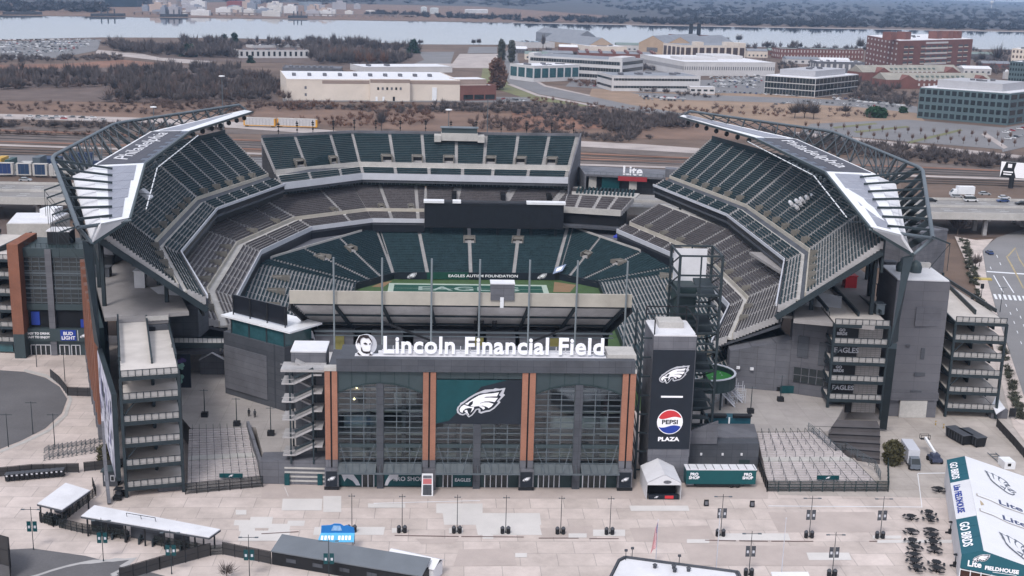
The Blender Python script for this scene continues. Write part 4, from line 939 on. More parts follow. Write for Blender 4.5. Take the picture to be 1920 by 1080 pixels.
# ================================================================ ramp towers
def pale_mesh():
    m = bpy.data.materials.new('pale_wire_mesh'); m.use_nodes = True; n = m.node_tree.nodes; l = m.node_tree.links; n.clear(); o = n.new('ShaderNodeOutputMaterial'); mx = n.new('ShaderNodeMixShader'); mx.inputs[0].default_value = .55; t = n.new('ShaderNodeBsdfTransparent'); d = n.new('ShaderNodeBsdfDiffuse'); d.inputs[0].default_value = (.40, .39, .39, 1); l.new(t.outputs[0], mx.inputs[1]); l.new(d.outputs[0], mx.inputs[2]); l.new(mx.outputs[0], o.inputs[0]); return m
M_pmesh = pale_mesh()
def ramp_tower(name, label, org, ang, wd, dp, zs, ztop, lanes=True, banner=None, base=0.0, colr=M_steel):
    root = thing(name, label, 'ramp tower', (org[0], org[1], base)); ex = A(math.cos(ang), math.sin(ang), 0); ey = A(-math.sin(ang), math.cos(ang), 0)
    P = lambda a, b, z: A(org[0], org[1], 0)+ex*a+ey*b+A(0, 0, z)
    for i, z in enumerate(zs):
        mb = MB(); mb.hexa([P(0, 0, z-.7), P(wd, 0, z-.7), P(wd, 8, z-.7), P(0, 8, z-.7), P(0, 0, z), P(wd, 0, z), P(wd, 8, z), P(0, 8, z)])
        up = 0 if i == 0 and lanes == 'flat' else 2.1
        mb.hexa([P(0, 8, z-.7), P(wd*.55, 8, z-.7), P(wd*.55, dp, z-.7+up), P(0, dp, z-.7+up), P(0, 8, z), P(wd*.55, 8, z), P(wd*.55, dp, z+up), P(0, dp, z+up)])
        mb.hexa([P(wd*.58, 8, z-.7), P(wd, 8, z-.7), P(wd, dp, z-2.9), P(wd*.58, dp, z-2.9), P(wd*.58, 8, z), P(wd, 8, z), P(wd, dp, z-2.2), P(wd*.58, dp, z-2.2)])
        fl = obj('ramp_floor', mb, mat('ramp_concrete', (.50, .465, .44), .9, var=.12, scale=.2, detail=6), root)
        mb = MB(); mb.hexa([P(wd*.55, 7, z-1.6), P(wd*.58, 7, z-1.6), P(wd*.58, dp, z-2), P(wd*.55, dp, z-2), P(wd*.55, 7, z+1.1), P(wd*.58, 7, z+1.1), P(wd*.58, dp, z+up+1), P(wd*.55, dp, z+up+1)]); obj('divider_wall', mb, M_steel, fl)
        mb = MB(); mb.bar(P(-.2, -.12, z-.45), P(wd+.2, -.12, z-.45), .3, .75); mb.bar(P(-.15, 0, z-.5), P(-.15, dp, z-.5+up), .3, .8); mb.bar(P(wd+.15, 8, z-.5), P(wd+.15, dp, z-2.7), .3, .8); mb.bar(P(wd+.15, 0, z-.5), P(wd+.15, 8, z-.5), .3, .8); obj('edge_beam', mb, colr, fl)
        mb = MB(); mb.hexa([P(0, -.02, z), P(wd, -.02, z), P(wd, .05, z), P(0, .05, z), P(0, -.02, z+1.15), P(wd, -.02, z+1.15), P(wd, .05, z+1.15), P(0, .05, z+1.15)]); obj('railing_mesh', mb, M_pmesh, fl)
        mb = MB()
        for k in range(9): p = P(wd*k/8, -.08, z); mb.bar(p, p+A(0, 0, 1.25), .12)
        mb.bar(P(0, -.08, z+1.2), P(wd, -.08, z+1.2), .1)
        for k in range(7):
            p = P(-.05, dp*k/6, z+up*max(0, (dp*k/6-8)/(dp-8))); mb.bar(p, p+A(0, 0, 1.2), .12)
        mb.bar(P(-.05, 8, z+1.1), P(-.05, dp, z+up+1.1), .35, .9); mb.bar(P(wd+.05, 8, z+.9), P(wd+.05, dp, z-1.2), .35, .9); obj('railing', mb, colr, fl)
        if banner and i in banner:
            mb = MB(); b0, b1 = .02*wd, .5*wd; mb.hexa([P(b0, 2.4, z-4.2), P(b1, 2.4, z-4.2), P(b1, 2.7, z-4.2), P(b0, 2.7, z-4.2), P(b0, 2.4, z-1.0), P(b1, 2.4, z-1.0), P(b1, 2.7, z-1.0), P(b0, 2.7, z-1.0)]); bn = obj('banner', mb, M_black, root)
            mb = MB(); b2 = .96*wd; mb.hexa([P(b1, 2.9, z-4.2), P(b2, 2.9, z-4.2), P(b2, 3.1, z-4.2), P(b1, 3.1, z-4.2), P(b1, 2.9, z-.8), P(b2, 2.9, z-.8), P(b2, 3.1, z-.8), P(b1, 3.1, z-.8)]); obj('pale_screen', mb, mat_tiles('pale_screen_blocks', (.30, .285, .28), (.34, .32, .315), (.22, .21, .21), .9, .5, .05, .9, vertical=True), root)
            t, sz, dx, dz = banner[i]
            for q, (tt, s2) in enumerate(zip(t.split('|') if t else [], [sz]*3)):
                obj('lettering', put(text_mb(tt, s2, .05, .04), frame(P(b0+(b1-b0)*dx, 2.36, z-2.7+dz-q*s2*.95), ex, EZ)), M_silver, bn)
    for a, b in ((-.1, 0), (wd+.1, 0), (-.1, dp*.5), (wd+.1, dp*.5), (-.1, dp), (wd+.1, dp), (wd*.565, 7.5)):
        mb = MB(); mb.bar(P(a, b, base), P(a, b, zs[0]+(.0 if b else -.3)), .55); obj('column', mb, colr, root)
    mb = MB()
    for i in range(len(zs)-1):
        mb.bar(P(wd+.1, 8, zs[i]-.8), P(wd+.1, dp*.5, zs[i+1]+.3), .3); mb.bar(P(-.1, .3, zs[i+1]+.8), P(2.2, .3, zs[i]-.9), .25) if i % 2 else None
        mb.bar(P(-.1, 0, zs[i]-.8), P(-.1, dp*.5, zs[i+1]+.3), .3)
    obj('brace', mb, colr, root)
    return root, P
Lz = [24.3, 19.85, 15.4, 10.95, 6.5, 2.1]
rL, PL = ramp_tower('ramp_tower', 'stack of six concrete ramps in dark steel in front of the brick wall', (-67.6, -5.0), rad(15), 10.4, 40, Lz, 24.3, 'flat')
mb = MB(); mb.hexa([PL(5.8, 1, 0), PL(10.4, 1, 0), PL(10.4, 6, 0), PL(5.8, 6, 0), PL(5.8, 1, 1.5), PL(10.4, 1, 1.5), PL(10.4, 6, 1.5), PL(5.8, 6, 1.5)]); obj('base_wall', mb, M_gwall2, rL)
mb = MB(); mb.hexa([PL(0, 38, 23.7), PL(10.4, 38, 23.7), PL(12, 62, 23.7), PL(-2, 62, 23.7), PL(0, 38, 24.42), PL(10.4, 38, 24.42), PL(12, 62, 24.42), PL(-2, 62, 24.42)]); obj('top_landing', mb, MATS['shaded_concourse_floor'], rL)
mb = MB(); mb.hexa([PL(5.8, 37.6, 20.5), PL(10.4, 37.6, 20.5), PL(10.4, 38, 20.5), PL(5.8, 38, 20.5), PL(5.8, 37.6, 23.6), PL(10.4, 37.6, 23.6), PL(10.4, 38, 23.6), PL(5.8, 38, 23.6)]); obj('tunnel_wall', mb, M_dwall, rL)
mb = MB(); mb.hexa([PL(6.0, 37.4, 20.8), PL(7.6, 37.4, 20.8), PL(7.6, 37.6, 20.8), PL(6.0, 37.6, 20.8), PL(6.0, 37.4, 23.2), PL(7.6, 37.4, 23.2), PL(7.6, 37.6, 23.2), PL(6.0, 37.6, 23.2)]); obj('doorway', mb, M_dark, rL)
mb = MB()
for k in range(6): p = PL(5.8+4.6*k/5, 37.5, 24.5); mb.bar(p, p+A(0, 0, 1.2), .1)
mb.bar(PL(5.8, 37.5, 25.1), PL(10.4, 37.5, 25.1), .06, 1.0); obj('landing_rail', mb, M_concl, rL)
Rz = [24.6, 20.15, 15.7, 11.25, 6.8]
rR, PR = ramp_tower('ramp_tower', 'stack of concrete ramps with black banners left of the tall grey stair block', (81.6, 36.6), rad(-5), 12.2, 38, Rz, 24.6, 'flat', {0: ("GO|BIRDS", .9, .35, .3), 1: ("EAGLES", 1.7, .58, -.3), 2: ("GO|BIRDS", .9, .35, .3), 3: ("EAGLES", 1.5, .58, -.4), 4: ("", 1, .5, 0)}, base=2.0)
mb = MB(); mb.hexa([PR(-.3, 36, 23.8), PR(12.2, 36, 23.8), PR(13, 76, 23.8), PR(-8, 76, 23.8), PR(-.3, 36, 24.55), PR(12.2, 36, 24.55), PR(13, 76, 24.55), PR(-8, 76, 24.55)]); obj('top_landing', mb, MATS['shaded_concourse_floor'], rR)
# outer right ramps
Oz = [23.6, 19.3, 15.0, 10.8, 6.5, 2.3]
rO, PO = ramp_tower('ramp_tower', 'outermost stack of concrete ramps beside the street', (112.6, 43.4), rad(-6), 11.6, 52, Oz, 23.6, 'up')
# far left ramps
rF, PF = ramp_tower('ramp_tower', 'stack of concrete ramps cut by the left edge behind the brick pier', (-134, 88), rad(-4), 15.2, 30, [25.5, 21, 16.5, 12, 7.5, 3.4], 25.5, 'flat')
mb = MB(); mb.hexa([PF(2, .3, .4), PF(14, .3, .4), PF(14, .6, .4), PF(2, .6, .4), PF(2, .3, 2.6), PF(14, .3, 2.6), PF(14, .6, 2.6), PF(2, .6, 2.6)]); obj('ticket_window', mb, M_tglass, rF)
# grey stair block
gt = thing('stair_block', 'tall windowless grey stair block with roof domes left of the street ramps', 'tower', (103, 44, 0))
mb = MB(); mb.hexa([(97.6, 43.6, 0), (109.8, 42.6, 0), (111, 58, 0), (98.8, 59, 0), (97.6, 43.6, 33.2), (109.8, 42.6, 33.2), (111, 58, 33.2), (98.8, 59, 33.2)]); obj('wall', mb, mat_tiles("pale_grey_panel_wall", (.112, .112, .128), (.125, .124, .14), (.085, .085, .097), 6.2, 2.2, .04, .8, vertical=True, var=.12), gt)
mb = MB(); mb.prism([(97.8, 43.9), (109.6, 42.9), (110.7, 57.8), (99, 58.7)], 33.2, 33.5); obj('roof', mb, M_roofw, gt)
mb = MB(); mb.box(102.5, 108.5, 42.65, 43.0, 22.5, 27); obj('patch_panel', mb, M_gwall, gt)
for x, z, w, h in ((105.2, 14.5, .9, 2.6), (105, 10.3, 2.6, .8), (104.6, 5.8, 2.6, .8), (101.5, 17.5, 1, .4)):
    mb = MB(); mb.box(x-w/2, x+w/2, 42.75, 43.0, z, z+h); obj('vent', mb, M_dwall, gt)
mb = MB(); mb.box(101, 107.5, 42.5, 43.0, 0, 4.2); obj('roller_door', mb, M_concl, gt)
mb = MB(); mb.box(97.5, 110, 42.4, 42.9, 4.3, 6.2); obj('dark_band', mb, M_gwall, gt)
for x, y, r in ((101.5, 52, 1.3), (104.6, 51, 1.5)):
    mb = MB(); mb.lathe([(.9*r, 0), (r, .9*r), (.7*r, 1.6*r), (.2*r, 1.95*r)], (x, y, 33.5), 14); obj('roof_dome', mb, M_gpanel2, gt, smooth=True)
mb = MB(); mb.box(106.5, 110.3, 56, 57.4, 33.5, 34.6); obj('roof_unit', mb, M_concl, gt)
# grey wall block left of the ramps (dark panels, window band)
gb = thing('concourse_wall', 'long grey wall block below the right seats with a band of dark windows', 'building', (72, 45, 4.5))
mb = MB(); mb.hexa([(61.5, 51, 4.5), (75.4, 47.2, 4.5), (75.4, 52, 4.5), (62, 56, 4.5), (61.5, 51, 13.6), (75.4, 47.2, 17.6), (75.4, 52, 17.6), (62, 56, 13.6)]); obj('lower_wall', mb, M_gwall2, gb)
mb = MB(); mb.prism([(75, 46.8), (84.6, 42.2), (85.6, 47), (76, 52)], 4.5, 24.0); obj('upper_wall', mb, M_gwall, gb)
for s, z0, z1, w in ((.13, 13.8, 19, .24), (.6, 12.5, 18, .22)):
    a = lerp(A(75, 46.7), A(84.6, 42.1), s); b = lerp(A(75, 46.7), A(84.6, 42.1), s+w); mb = MB(); mb.prism([a, b, b-A(0, .15), a-A(0, .15)], z0, z1); obj('dark_panel', mb, M_dwall, gb)
a = lerp(A(75, 46.7), A(84.6, 42.1), .08); b = lerp(A(75, 46.7), A(84.6, 42.1), .93); mb = MB(); mb.prism([a, b, b-A(0, .2), a-A(0, .2)], 7.6, 11.2); w_ = obj('window', mb, M_glass, gb)
mb = MB()
for k in range(6): p = lerp(a, b, k/5); mb.box(p[0]-.08, p[0]+.08, p[1]-.3, p[1]-.1, 7.6, 11.2)
mb.bar((*(a-A(0, .22)), 9.4), (*(b-A(0, .22)), 9.4), .14); obj('window_frame', mb, M_gwall2, w_)
mb = MB(); mb.slab(at(1508, 572, 24.5), at(1577, 581, 24.5), at(1579, 556, 25.5), at(1540, 548, 25.8), .4); obj('sloping_roof', mb, M_roofw, gb)
for x, y in ((66.5, 49.3), (63.4, 50.2)):
    mb = MB(); mb.box(x-.4, x+.4, y-.5, y, 9.4, 10); obj('wall_light', mb, M_white, gb)
mb = MB(); mb.box(73, 77, 46.2, 46.4, 4.6, 6.4); obj('teal_banner', mb, M_teal, gb)
mb = MB(); mb.prism([(61, 52), (84, 44), (85, 47), (62, 55)], 4.5, 5.6); obj('dark_base', mb, M_black, gb)
# round green balcony with spiral stairs
gv = thing('round_balcony', 'curved balcony with bright green turf floor and pale stairs below', 'balcony', (54, 40, 0))
cx, cy = 53.2, 38.5
arc = lambda r0, r1, z0, z1, a0=-2.5, a1=1.4, n=18: MB().prism([(cx+r1*math.cos(t), cy+r1*math.sin(t)) for t in np.linspace(a0, a1, n)]+[(cx+r0*math.cos(t), cy+r0*math.sin(t)) for t in np.linspace(a1, a0, n)], z0, z1)
obj('floor', arc(.4, 6.4, 10.4, 11.0), mat('bright_green_turf', (.03, .17, .035), .95, var=.15), gv)
obj('parapet', arc(6.4, 6.7, 9.2, 12.2), M_gpanel, gv); obj('parapet_cap', arc(6.3, 6.8, 12.2, 12.4), M_silver, gv)
for t in (-2, -1, 0, 1):
    mb = MB(); mb.bar((cx+5*math.cos(t), cy+5*math.sin(t), 4.5), (cx+5*math.cos(t), cy+5*math.sin(t), 10.4), .4); obj('column', mb, M_steel, gv)
for sx, sy, dx in ((54.5, 36.5, 1), (57, 39.5, 1), (50.5, 33.5, -.6)):
    mb = MB()
    for k in range(12): mb.box(sx+dx*k*.45, sx+dx*(k+1)*.45, sy, sy+1.8, 10.2-k*.46, 10.4-k*.46)
    for yy in (sy, sy+1.8):
        mb.bar((sx, yy, 11.3), (sx+dx*5.4, yy, 5.8), .08); mb.bar((sx, yy, 10), (sx+dx*5.4, yy, 4.5), .3)
        for k in range(5): mb.bar((sx+dx*k*1.3, yy, 10.2-k*1.32), (sx+dx*k*1.3, yy, 11.2-k*1.32), .07)
    mb.box(sx+dx*2.4, sx+dx*2.5, sy, sy+1.8, 4.5, 7.8); obj('stair_flight', mb, M_silver, gv)
sf = thing('scaffold', 'pale steel scaffold frame beside the round green balcony', 'scaffold', tuple(at(1368, 752, 4.5))); p = at(1368, 756, 4.5)
for i in range(5):
    for j in range(3): mb = MB(); mb.bar(p+A(-4+i*1.9, j*1.6, 0), p+A(-4+i*1.9, j*1.6, 3.4+(i % 2)*1.6+j*.5), .11); obj('upright', mb, M_silver, sf)
for j in range(3):
    for z in (1.6, 3.2): mb = MB(); mb.bar(p+A(-4, j*1.6, z), p+A(3.6, j*1.6, z), .09); mb.bar(p+A(-4+j, j*1.6, 0), p+A(-.2+j, j*1.6, z), .08); obj('ledger', mb, M_silver, sf)
mb = MB(); mb.box(p[0]-4, p[0]+1.5, p[1], p[1]+3.2, 7.6, 7.7); obj('platform', mb, M_concl, sf)
# ================================================================ left: screen house
sc = thing('screen_house', 'dark grey box building with a glass lookout, white flat roof and black screen on top', 'building', (-49, 38, 4.5))
fa, fb_ = A(-57.2, 43.6), A(-41.9, 31.4); fd = unit(fb_-fa); fn = A(-fd[1], fd[0])
Q4 = lambda a0, a1, b0, b1: [fa+fd*a0+fn*b0, fa+fd*a1+fn*b0, fa+fd*a1+fn*b1, fa+fd*a0+fn*b1]
LW = np.linalg.norm(fb_-fa)
mb = MB(); mb.prism(Q4(0, LW, 0, 9), 4.5, 19.3); obj('wall', mb, M_dwall, sc)
mb = MB(); mb.prism(Q4(.2, LW*.72, -.25, 0), 6, 16.2); obj('blank_screen', mb, M_gwall2, sc)
mb = MB(); mb.prism(Q4(2.5, LW-.2, .3, 8.5), 19.3, 22.9); g_ = obj('glass_band', mb, M_tglass, sc)
mb = MB()
for k in (0, .34, .67, 1): p = Q4(2.5+k*(LW-2.7), 3, .2, 1)[0]; mb.box(p[0]-.15, p[0]+.15, p[1]-.15, p[1]+.15, 19.3, 22.9)
obj('window_post', mb, M_steel, g_)
mb = MB(); mb.prism(Q4(-.2, LW+2.2, -.5, 9.5), 22.9, 23.3); obj('white_roof', mb, M_white, sc)
mb = MB(); mb.prism(Q4(1.8, LW-1.0, 1.6, 2.0), 23.7, 27.9); s_ = obj('rooftop_screen', mb, M_screen, sc)
mb = MB()
for k in (0, .33, .66, 1): p = Q4(1.9+k*(LW-3.0), 3, 1.4, 2)[0]; mb.bar((p[0], p[1], 23.2), (p[0], p[1], 28.0), .25)
obj('screen_post', mb, M_black, s_)
mb = MB(); mb.prism(Q4(0, LW, 9, 22), 4.5, 15.5); obj('rear_wing', mb, M_gwall, sc)
# walkway bridge, mural and block behind the ramp
wb = thing('walkway_bridge', 'pale walkway bridge with railings running from the ramps to the screen house', 'bridge', (-62, 50, 14))
mb = MB(); a, b = atv(300, 628, 47), atv(424, 628, 47); a[2] = b[2] = 15.6; mb.prism([a[:2], b[:2], b[:2]+A(0, 3.2), a[:2]+A(0, 3.2)], 14.8, 15.6); obj('deck', mb, M_concl, wb)
mb = MB(); mb.prism([a[:2]-A(0, .1), b[:2]-A(0, .1), b[:2], a[:2]], 14.2, 15.5); obj('edge_beam', mb, M_steel, wb)
mb = MB()
for k in range(15): p = lerp(a, b, k/14); mb.bar(p-A(0, .1, 0), p+A(0, -.1, 1.3), .1)
mb.bar(a+A(0, -.1, 1.3), b+A(0, -.1, 1.3), .1); obj('railing', mb, M_steel, wb)
mu = thing('mural', 'green and purple painted mural board under the walkway', 'mural', (*at(335, 660, 10)[:2], 5))
a, b = atv(311, 690, 41)[:2], atv(357, 690, 41)[:2]; mb = MB(); mb.prism([a, b, b+A(0, .4), a+A(0, .4)], 6.6, 14.5); obj('board', mb, M_navy, mu)
rr = random.Random(3); d = unit(b-a)
for m, nme in ((mat('sea_green_paint', (.02, .16, .13), .8), 'green_pattern'), (mat('violet_paint', (.06, .04, .13), .8), 'violet_pattern'), (mat('pale_mint_paint', (.16, .3, .26), .8), 'pale_pattern')):
    mb = MB()
    for k in range(9):
        u = rr.uniform(.6, 4.4); v = rr.uniform(7.4, 13.6); r = rr.uniform(.4, .8); mb.merge(put(poly_mb([(u+r*math.cos(t)*rr.uniform(.6, 1), v+r*math.sin(t)*rr.uniform(.6, 1)) for t in np.linspace(0, 6, 9)], .03), frame(A(a[0], a[1]-.02-.01*k, 0), A(*d, 0), EZ)))
    obj(nme, mb, m, mu)
gk = thing('concourse_wall', 'plain dark grey wall block under the left upper seats', 'building', (*at(330, 590, 10)[:2], 4.5))
a, b = atv(290, 600, 52)[:2], atv(372, 600, 52)[:2]; mb = MB(); mb.hexa([(*a, 15.2), (*b, 15.2), (*(b+A(1, 7)), 15.2), (*(a+A(0, 8)), 15.2), (*a, 22.6), (*b, 23.4), (*(b+A(1, 7)), 23.4), (*(a+A(0, 8)), 22.6)]); obj('wall', mb, M_dwall, gk)
p = [at(276, 540, 24.4), at(325, 532, 25.4), at(346, 553, 24.6), at(280, 562, 24.0)]; mb = MB(); mb.slab(*p, .5); obj('white_roof', mb, M_roofw, gk)
# little gabled shed
gs = thing('gabled_shed', 'small grey shed with white gable roof beside the screen house', 'shed', (*at(402, 700, 4.5)[:2], 4.5))
p = at(402, 702, 4.5); mb = MB(); mb.box(p[0]-3.4, p[0]+2.6, p[1], p[1]+6, 4.5, 8.3); obj('wall', mb, M_gwall2, gs)
mb = MB(); x0_, x1_ = p[0]-3.6, p[0]+2.8; xm = (x0_+x1_)/2
mb.slab((x0_, p[1]-.3, 8.2), (xm, p[1]-.3, 10), (xm, p[1]+6.2, 10), (x0_, p[1]+6.2, 8.2), .2); mb.slab((xm, p[1]-.3, 10), (x1_, p[1]-.3, 8.2), (x1_, p[1]+6.2, 8.2), (xm, p[1]+6.2, 10), .2); obj('roof', mb, M_roofw, gs)
mb = MB(); mb.add([(x0_+.2, p[1]-.05, 8.2), (x1_-.2, p[1]-.05, 8.2), (xm, p[1]-.05, 9.9)], [(0, 1, 2)]); obj('gable', mb, M_gwall2, gs)
# stair tower left of the hall with pale flights
ls = thing('stair_tower', 'grey stair tower with pale landings just left of the entrance hall', 'stair tower', (-33, 5, 4.5))
mb = MB(); mb.box(-37.2, -30.4, 5.5, 12.5, 17.5, 26.2); obj('upper_block', mb, M_gwall2, ls); mb = MB(); mb.box(-37.3, -30.3, 5.4, 12.6, 26.2, 26.5); obj('roof', mb, M_roofw, ls)
mb = MB(); mb.box(-37.2, -30.4, 11, 12.5, 4.5, 17.5); obj('rear_wall', mb, M_dwall, ls)
for x in (-37, -32.6):
    for y in (1.2, 5.6):
        mb = MB(); mb.bar((x, y, 4.5 if y > 3 else 4.5), (x, y, 23.5), .32); obj('column', mb, M_steel, ls)
for k in range(5):
    z = 6.2+k*3.7; mb = MB(); mb.box(-38.6, -36.2, 1, 5.8, z, z+.3); mb.bar((-38.6, 1, z+1.1), (-36.2, 1, z+1.1), .1)
    mb.hexa([(-36.2, 1.2, z-.1), (-32.4, 1.2, z+1.8), (-32.4, 3.2, z+1.8), (-36.2, 3.2, z-.1), (-36.2, 1.2, z+.35), (-32.4, 1.2, z+2.25), (-32.4, 3.2, z+2.25), (-36.2, 3.2, z+.35)])
    mb.hexa([(-36.2, 3.6, z+3.6), (-32.4, 3.6, z+1.7), (-32.4, 5.4, z+1.7), (-36.2, 5.4, z+3.6), (-36.2, 3.6, z+4), (-32.4, 3.6, z+2.1), (-32.4, 5.4, z+2.1), (-36.2, 5.4, z+4)])
    mb.box(-32.4, -30.8, 1, 5.6, z+1.8, z+2.1); obj('stair_flight', mb, M_conc, ls)
    mb = MB(); mb.bar((-36.2, 1.1, z+1.4), (-32.4, 1.1, z+3.3), .12, .5); obj('handrail', mb, M_steel, ls)
mb = MB(); mb.box(-38.7, -30.3, .9, 6, 23.6, 24.1); mb.bar((-38.7, .9, 25.2), (-30.3, .9, 25.2), .1); obj('top_landing', mb, M_conc, ls)
lw_ = thing('base_wall', 'low grey banded wall between the left stairs and entrance hall', 'wall', (-37, 2, 0))
mb = MB(); mb.hexa([(-43.2, 1.8, 0), (-30.3, 1.2, 0), (-30.3, 6.5, 0), (-43.2, 6.5, 0), (-43.2, 1.8, 4.8), (-30.3, 1.2, 5.2), (-30.3, 6.5, 5.2), (-43.2, 6.5, 4.8)]); obj('wall', mb, M_gwall2, lw_)
mb = MB()
for z in (.6, 1.5, 2.4, 3.3): mb.hexa([(-38.4, 1.5, z), (-30.3, 1.1, z), (-30.3, 1.2, z), (-38.4, 1.6, z), (-38.4, 1.5, z+.35), (-30.3, 1.1, z+.35), (-30.3, 1.2, z+.35), (-38.4, 1.6, z+.35)])
obj('wall_band', mb, M_concl, lw_)
for x in (-37.9, -31.4):
    mb = MB(); mb.box(x-.5, x+.5, 1.0, 1.5, 0, 2.3); obj('teal_door', mb, M_teal, lw_)
# grey low building right of the tower
rb = thing('low_building', 'low charcoal building with ramp parapet behind the teal trailer', 'building', (50, 12, 0))
mb = MB(); mb.prism([(42.8, 9), (58.6, 9), (60.2, 20), (43.5, 20)], 0, 6.2); obj('wall', mb, M_dwall, rb)
mb = MB(); mb.hexa([(42.9, 8.7, 6.2), (49.6, 8.7, 6.2), (49.6, 9.2, 6.2), (42.9, 9.2, 6.2), (42.9, 8.7, 8.6), (49.6, 8.7, 11.2), (49.6, 9.2, 11.2), (42.9, 9.2, 8.6)]); obj('ramp_parapet', mb, M_gwall2, rb)
mb = MB(); mb.prism([(43.5, 12), (59, 12), (60.2, 20), (43.9, 20)], 6.2, 6.5); obj('roof', mb, M_gwall2, rb)
for x in (46.5, 51, 55): mb = MB(); mb.box(x-.2, x+.2, 8.8, 9, 3.6, 4.1); obj('wall_light', mb, M_roofw, rb)
mb = MB(); mb.box(54.6, 56.8, 8.85, 9, .2, 2.6); obj('door', mb, M_gpanel, rb)
tc_ = thing('bar_cabin', 'teal cabin with black awnings standing above the charcoal building', 'cabin', (54, 22, 6.5))
mb = MB(); mb.box(50, 59.5, 20.5, 23.5, 4.5, 7.6); obj('cabin', mb, mat('deep_teal_paint', (.012, .07, .10), .5), tc_)
mb = MB(); mb.box(50, 54, 19.4, 20.6, 8.3, 8.6); mb.box(55.5, 59.5, 19.4, 20.6, 8.3, 8.6); mb.box(50, 54, 20.4, 20.6, 7.6, 8.6); mb.box(55.5, 59.5, 20.4, 20.6, 7.6, 8.6); obj('awning', mb, M_black, tc_)
mb = MB(); mb.box(54.6, 54.9, 20.3, 20.5, 4.6, 7.8); obj('white_post', mb, M_white, tc_)
# ================================================================ left: glass and brick building, long brick wall
gbld = thing('side_entrance', 'glass and green steel entrance building with one tall brick pier and lettered balcony', 'building', (-109, 87, 0))
mb = MB(); mb.box(-116, -100, 87.2, 100, 0, 28.6); obj('core', mb, M_gpanel, gbld)
mb = MB(); mb.box(-118.2, -115.4, 83, 98, 6.5, 30.2); obj('brick_pier', mb, M_brickd, gbld)
mb = MB(); mb.box(-118.2, -115.4, 83, 98, 0, 6.5); obj('pier_base', mb, M_gpanel2, gbld)
mb = MB(); mb.box(-115.4, -100, 86.6, 87.2, 13.8, 26.4); g_ = obj('glazing', mb, M_glass, gbld)
mb = MB()
for z in np.arange(14.2, 26.5, 1.2): mb.box(-115.4, -100, 86.45, 86.6, z-.1, z+.1)
for z in (18, 22): mb.box(-115.4, -100, 86.4, 86.6, z-.25, z+.25)
for x in np.arange(-113.4, -100, 1.9): mb.box(x-.07, x+.07, 86.45, 86.6, 13.8, 26.4)
obj('mullion', mb, M_steell, g_)
for za, zb in ((26.4, 28.6), (12.2, 13.8)): mb = MB(); mb.box(-115.5, -100, 86.25, 87.2, za, zb); obj('steel_trim', mb, M_gpanel2, gbld)
mb = MB(); mb.box(-109.8, -108.2, 85.8, 87.2, 0, 28.4); obj('centre_column', mb, M_gwall2, gbld)
mb = MB(); mb.box(-115.2, -100.2, 86.9, 87.25, 7.2, 12.2); obj('dark_opening', mb, M_dark, gbld)
mb = MB(); mb.box(-114.6, -112.4, 86.7, 86.9, 8, 11.6); mb.box(-102, -100.2, 86.7, 86.9, 7.4, 9.6); obj('blue_sign', mb, M_blue, gbld)
mb = MB(); mb.box(-115.4, -100, 85.6, 87.2, 3.9, 7.3); bl = obj('balcony_front', mb, M_gpanel2, gbld)
lettering("EASY TO DRINK", frame(A(-112.7, 85.55, 5.75), EX, EZ), bl, .82, M_letter, .04, .02); lettering("EASY TO ENJOY", frame(A(-112.7, 85.55, 4.75), EX, EZ), bl, .82, M_letter, .04, .02)
mb = MB(); mb.box(-107, -103, 85.5, 85.6, 4.2, 7.0); pb = obj('blue_panel', mb, M_blue, bl)
lettering("BUD", frame(A(-105, 85.45, 5.7), EX, EZ), bl, 1.25, M_letter, .04, .03); lettering("LIGHT", frame(A(-105, 85.45, 4.5), EX, EZ), bl, 1.25, M_letter, .04, .03)
mb = MB(); mb.box(-102.6, -102.5, 85.5, 85.6, 4.2, 7); obj('divider', mb, M_letter, bl)
eagle_parts('e', frame(A(-101.1, 85.5, 5.5), EX, EZ), bl, .03, s=1.9)
mb = MB(); mb.box(-115.4, -100, 86.4, 87.2, 0, 3.9); obj('ground_floor_wall', mb, M_gpanel2, gbld)
for d0, d1 in ((-115, -110), (-107.6, -105.2), (-104.6, -102.4)):
    mb = MB(); mb.box(d0, d1, 86.3, 86.4, 0, 2.7); d = obj('door', mb, M_glass, gbld); mb = MB(); k = max(2, round((d1-d0)/1.2))
    for i in range(k+1): x = lerp(d0, d1, i/k); mb.box(x-.1, x+.1, 86.2, 86.3, 0, 2.75)
    mb.box(d0, d1, 86.2, 86.3, 2.6, 2.8); obj('door_frame', mb, M_silver, d)
mb = MB(); mb.box(-110.5, -104.8, 91, 96, 28.6, 32); k_ = obj('roof_kiosk', mb, M_black, gbld); mb = MB(); mb.box(-110.7, -104.6, 90.8, 96.2, 32, 32.3); obj('kiosk_roof', mb, M_roofw, k_)
mb = MB()
for k in range(12): x = -115+k*1.35; mb.box(x-.05, x+.05, 87, 87.1, 28.6, 29.8)
mb.box(-115.4, -100, 87, 87.1, 29.7, 29.8); obj('roof_rail', mb, M_steel, gbld)
mb = MB(); mb.prism([(-101, 90), (-90, 118), (-82, 118), (-93, 88)], 24.5, 29.5); obj('ribbed_roof', mb, M_gwall2, gbld)
bwall = thing('brick_wall', 'long curving facade of brown brick piers seen edge on beside the left ramps', 'building', (-90, 45, 0))
wp = [A(-99.6, 85), A(-90, 55), A(-80.5, 27)]; nrm = A(-.95, -.31)
def wpt(t): i = 0 if t < .5 else 1; return lerp(wp[i], wp[i+1], t*2-i)
for i in range(2): mb = MB(); a, b = wp[i], wp[i+1]; mb.prism([a, b, b-nrm*1.2, a-nrm*1.2], 0, 24.5); obj('wall', mb, M_gpanel, bwall)
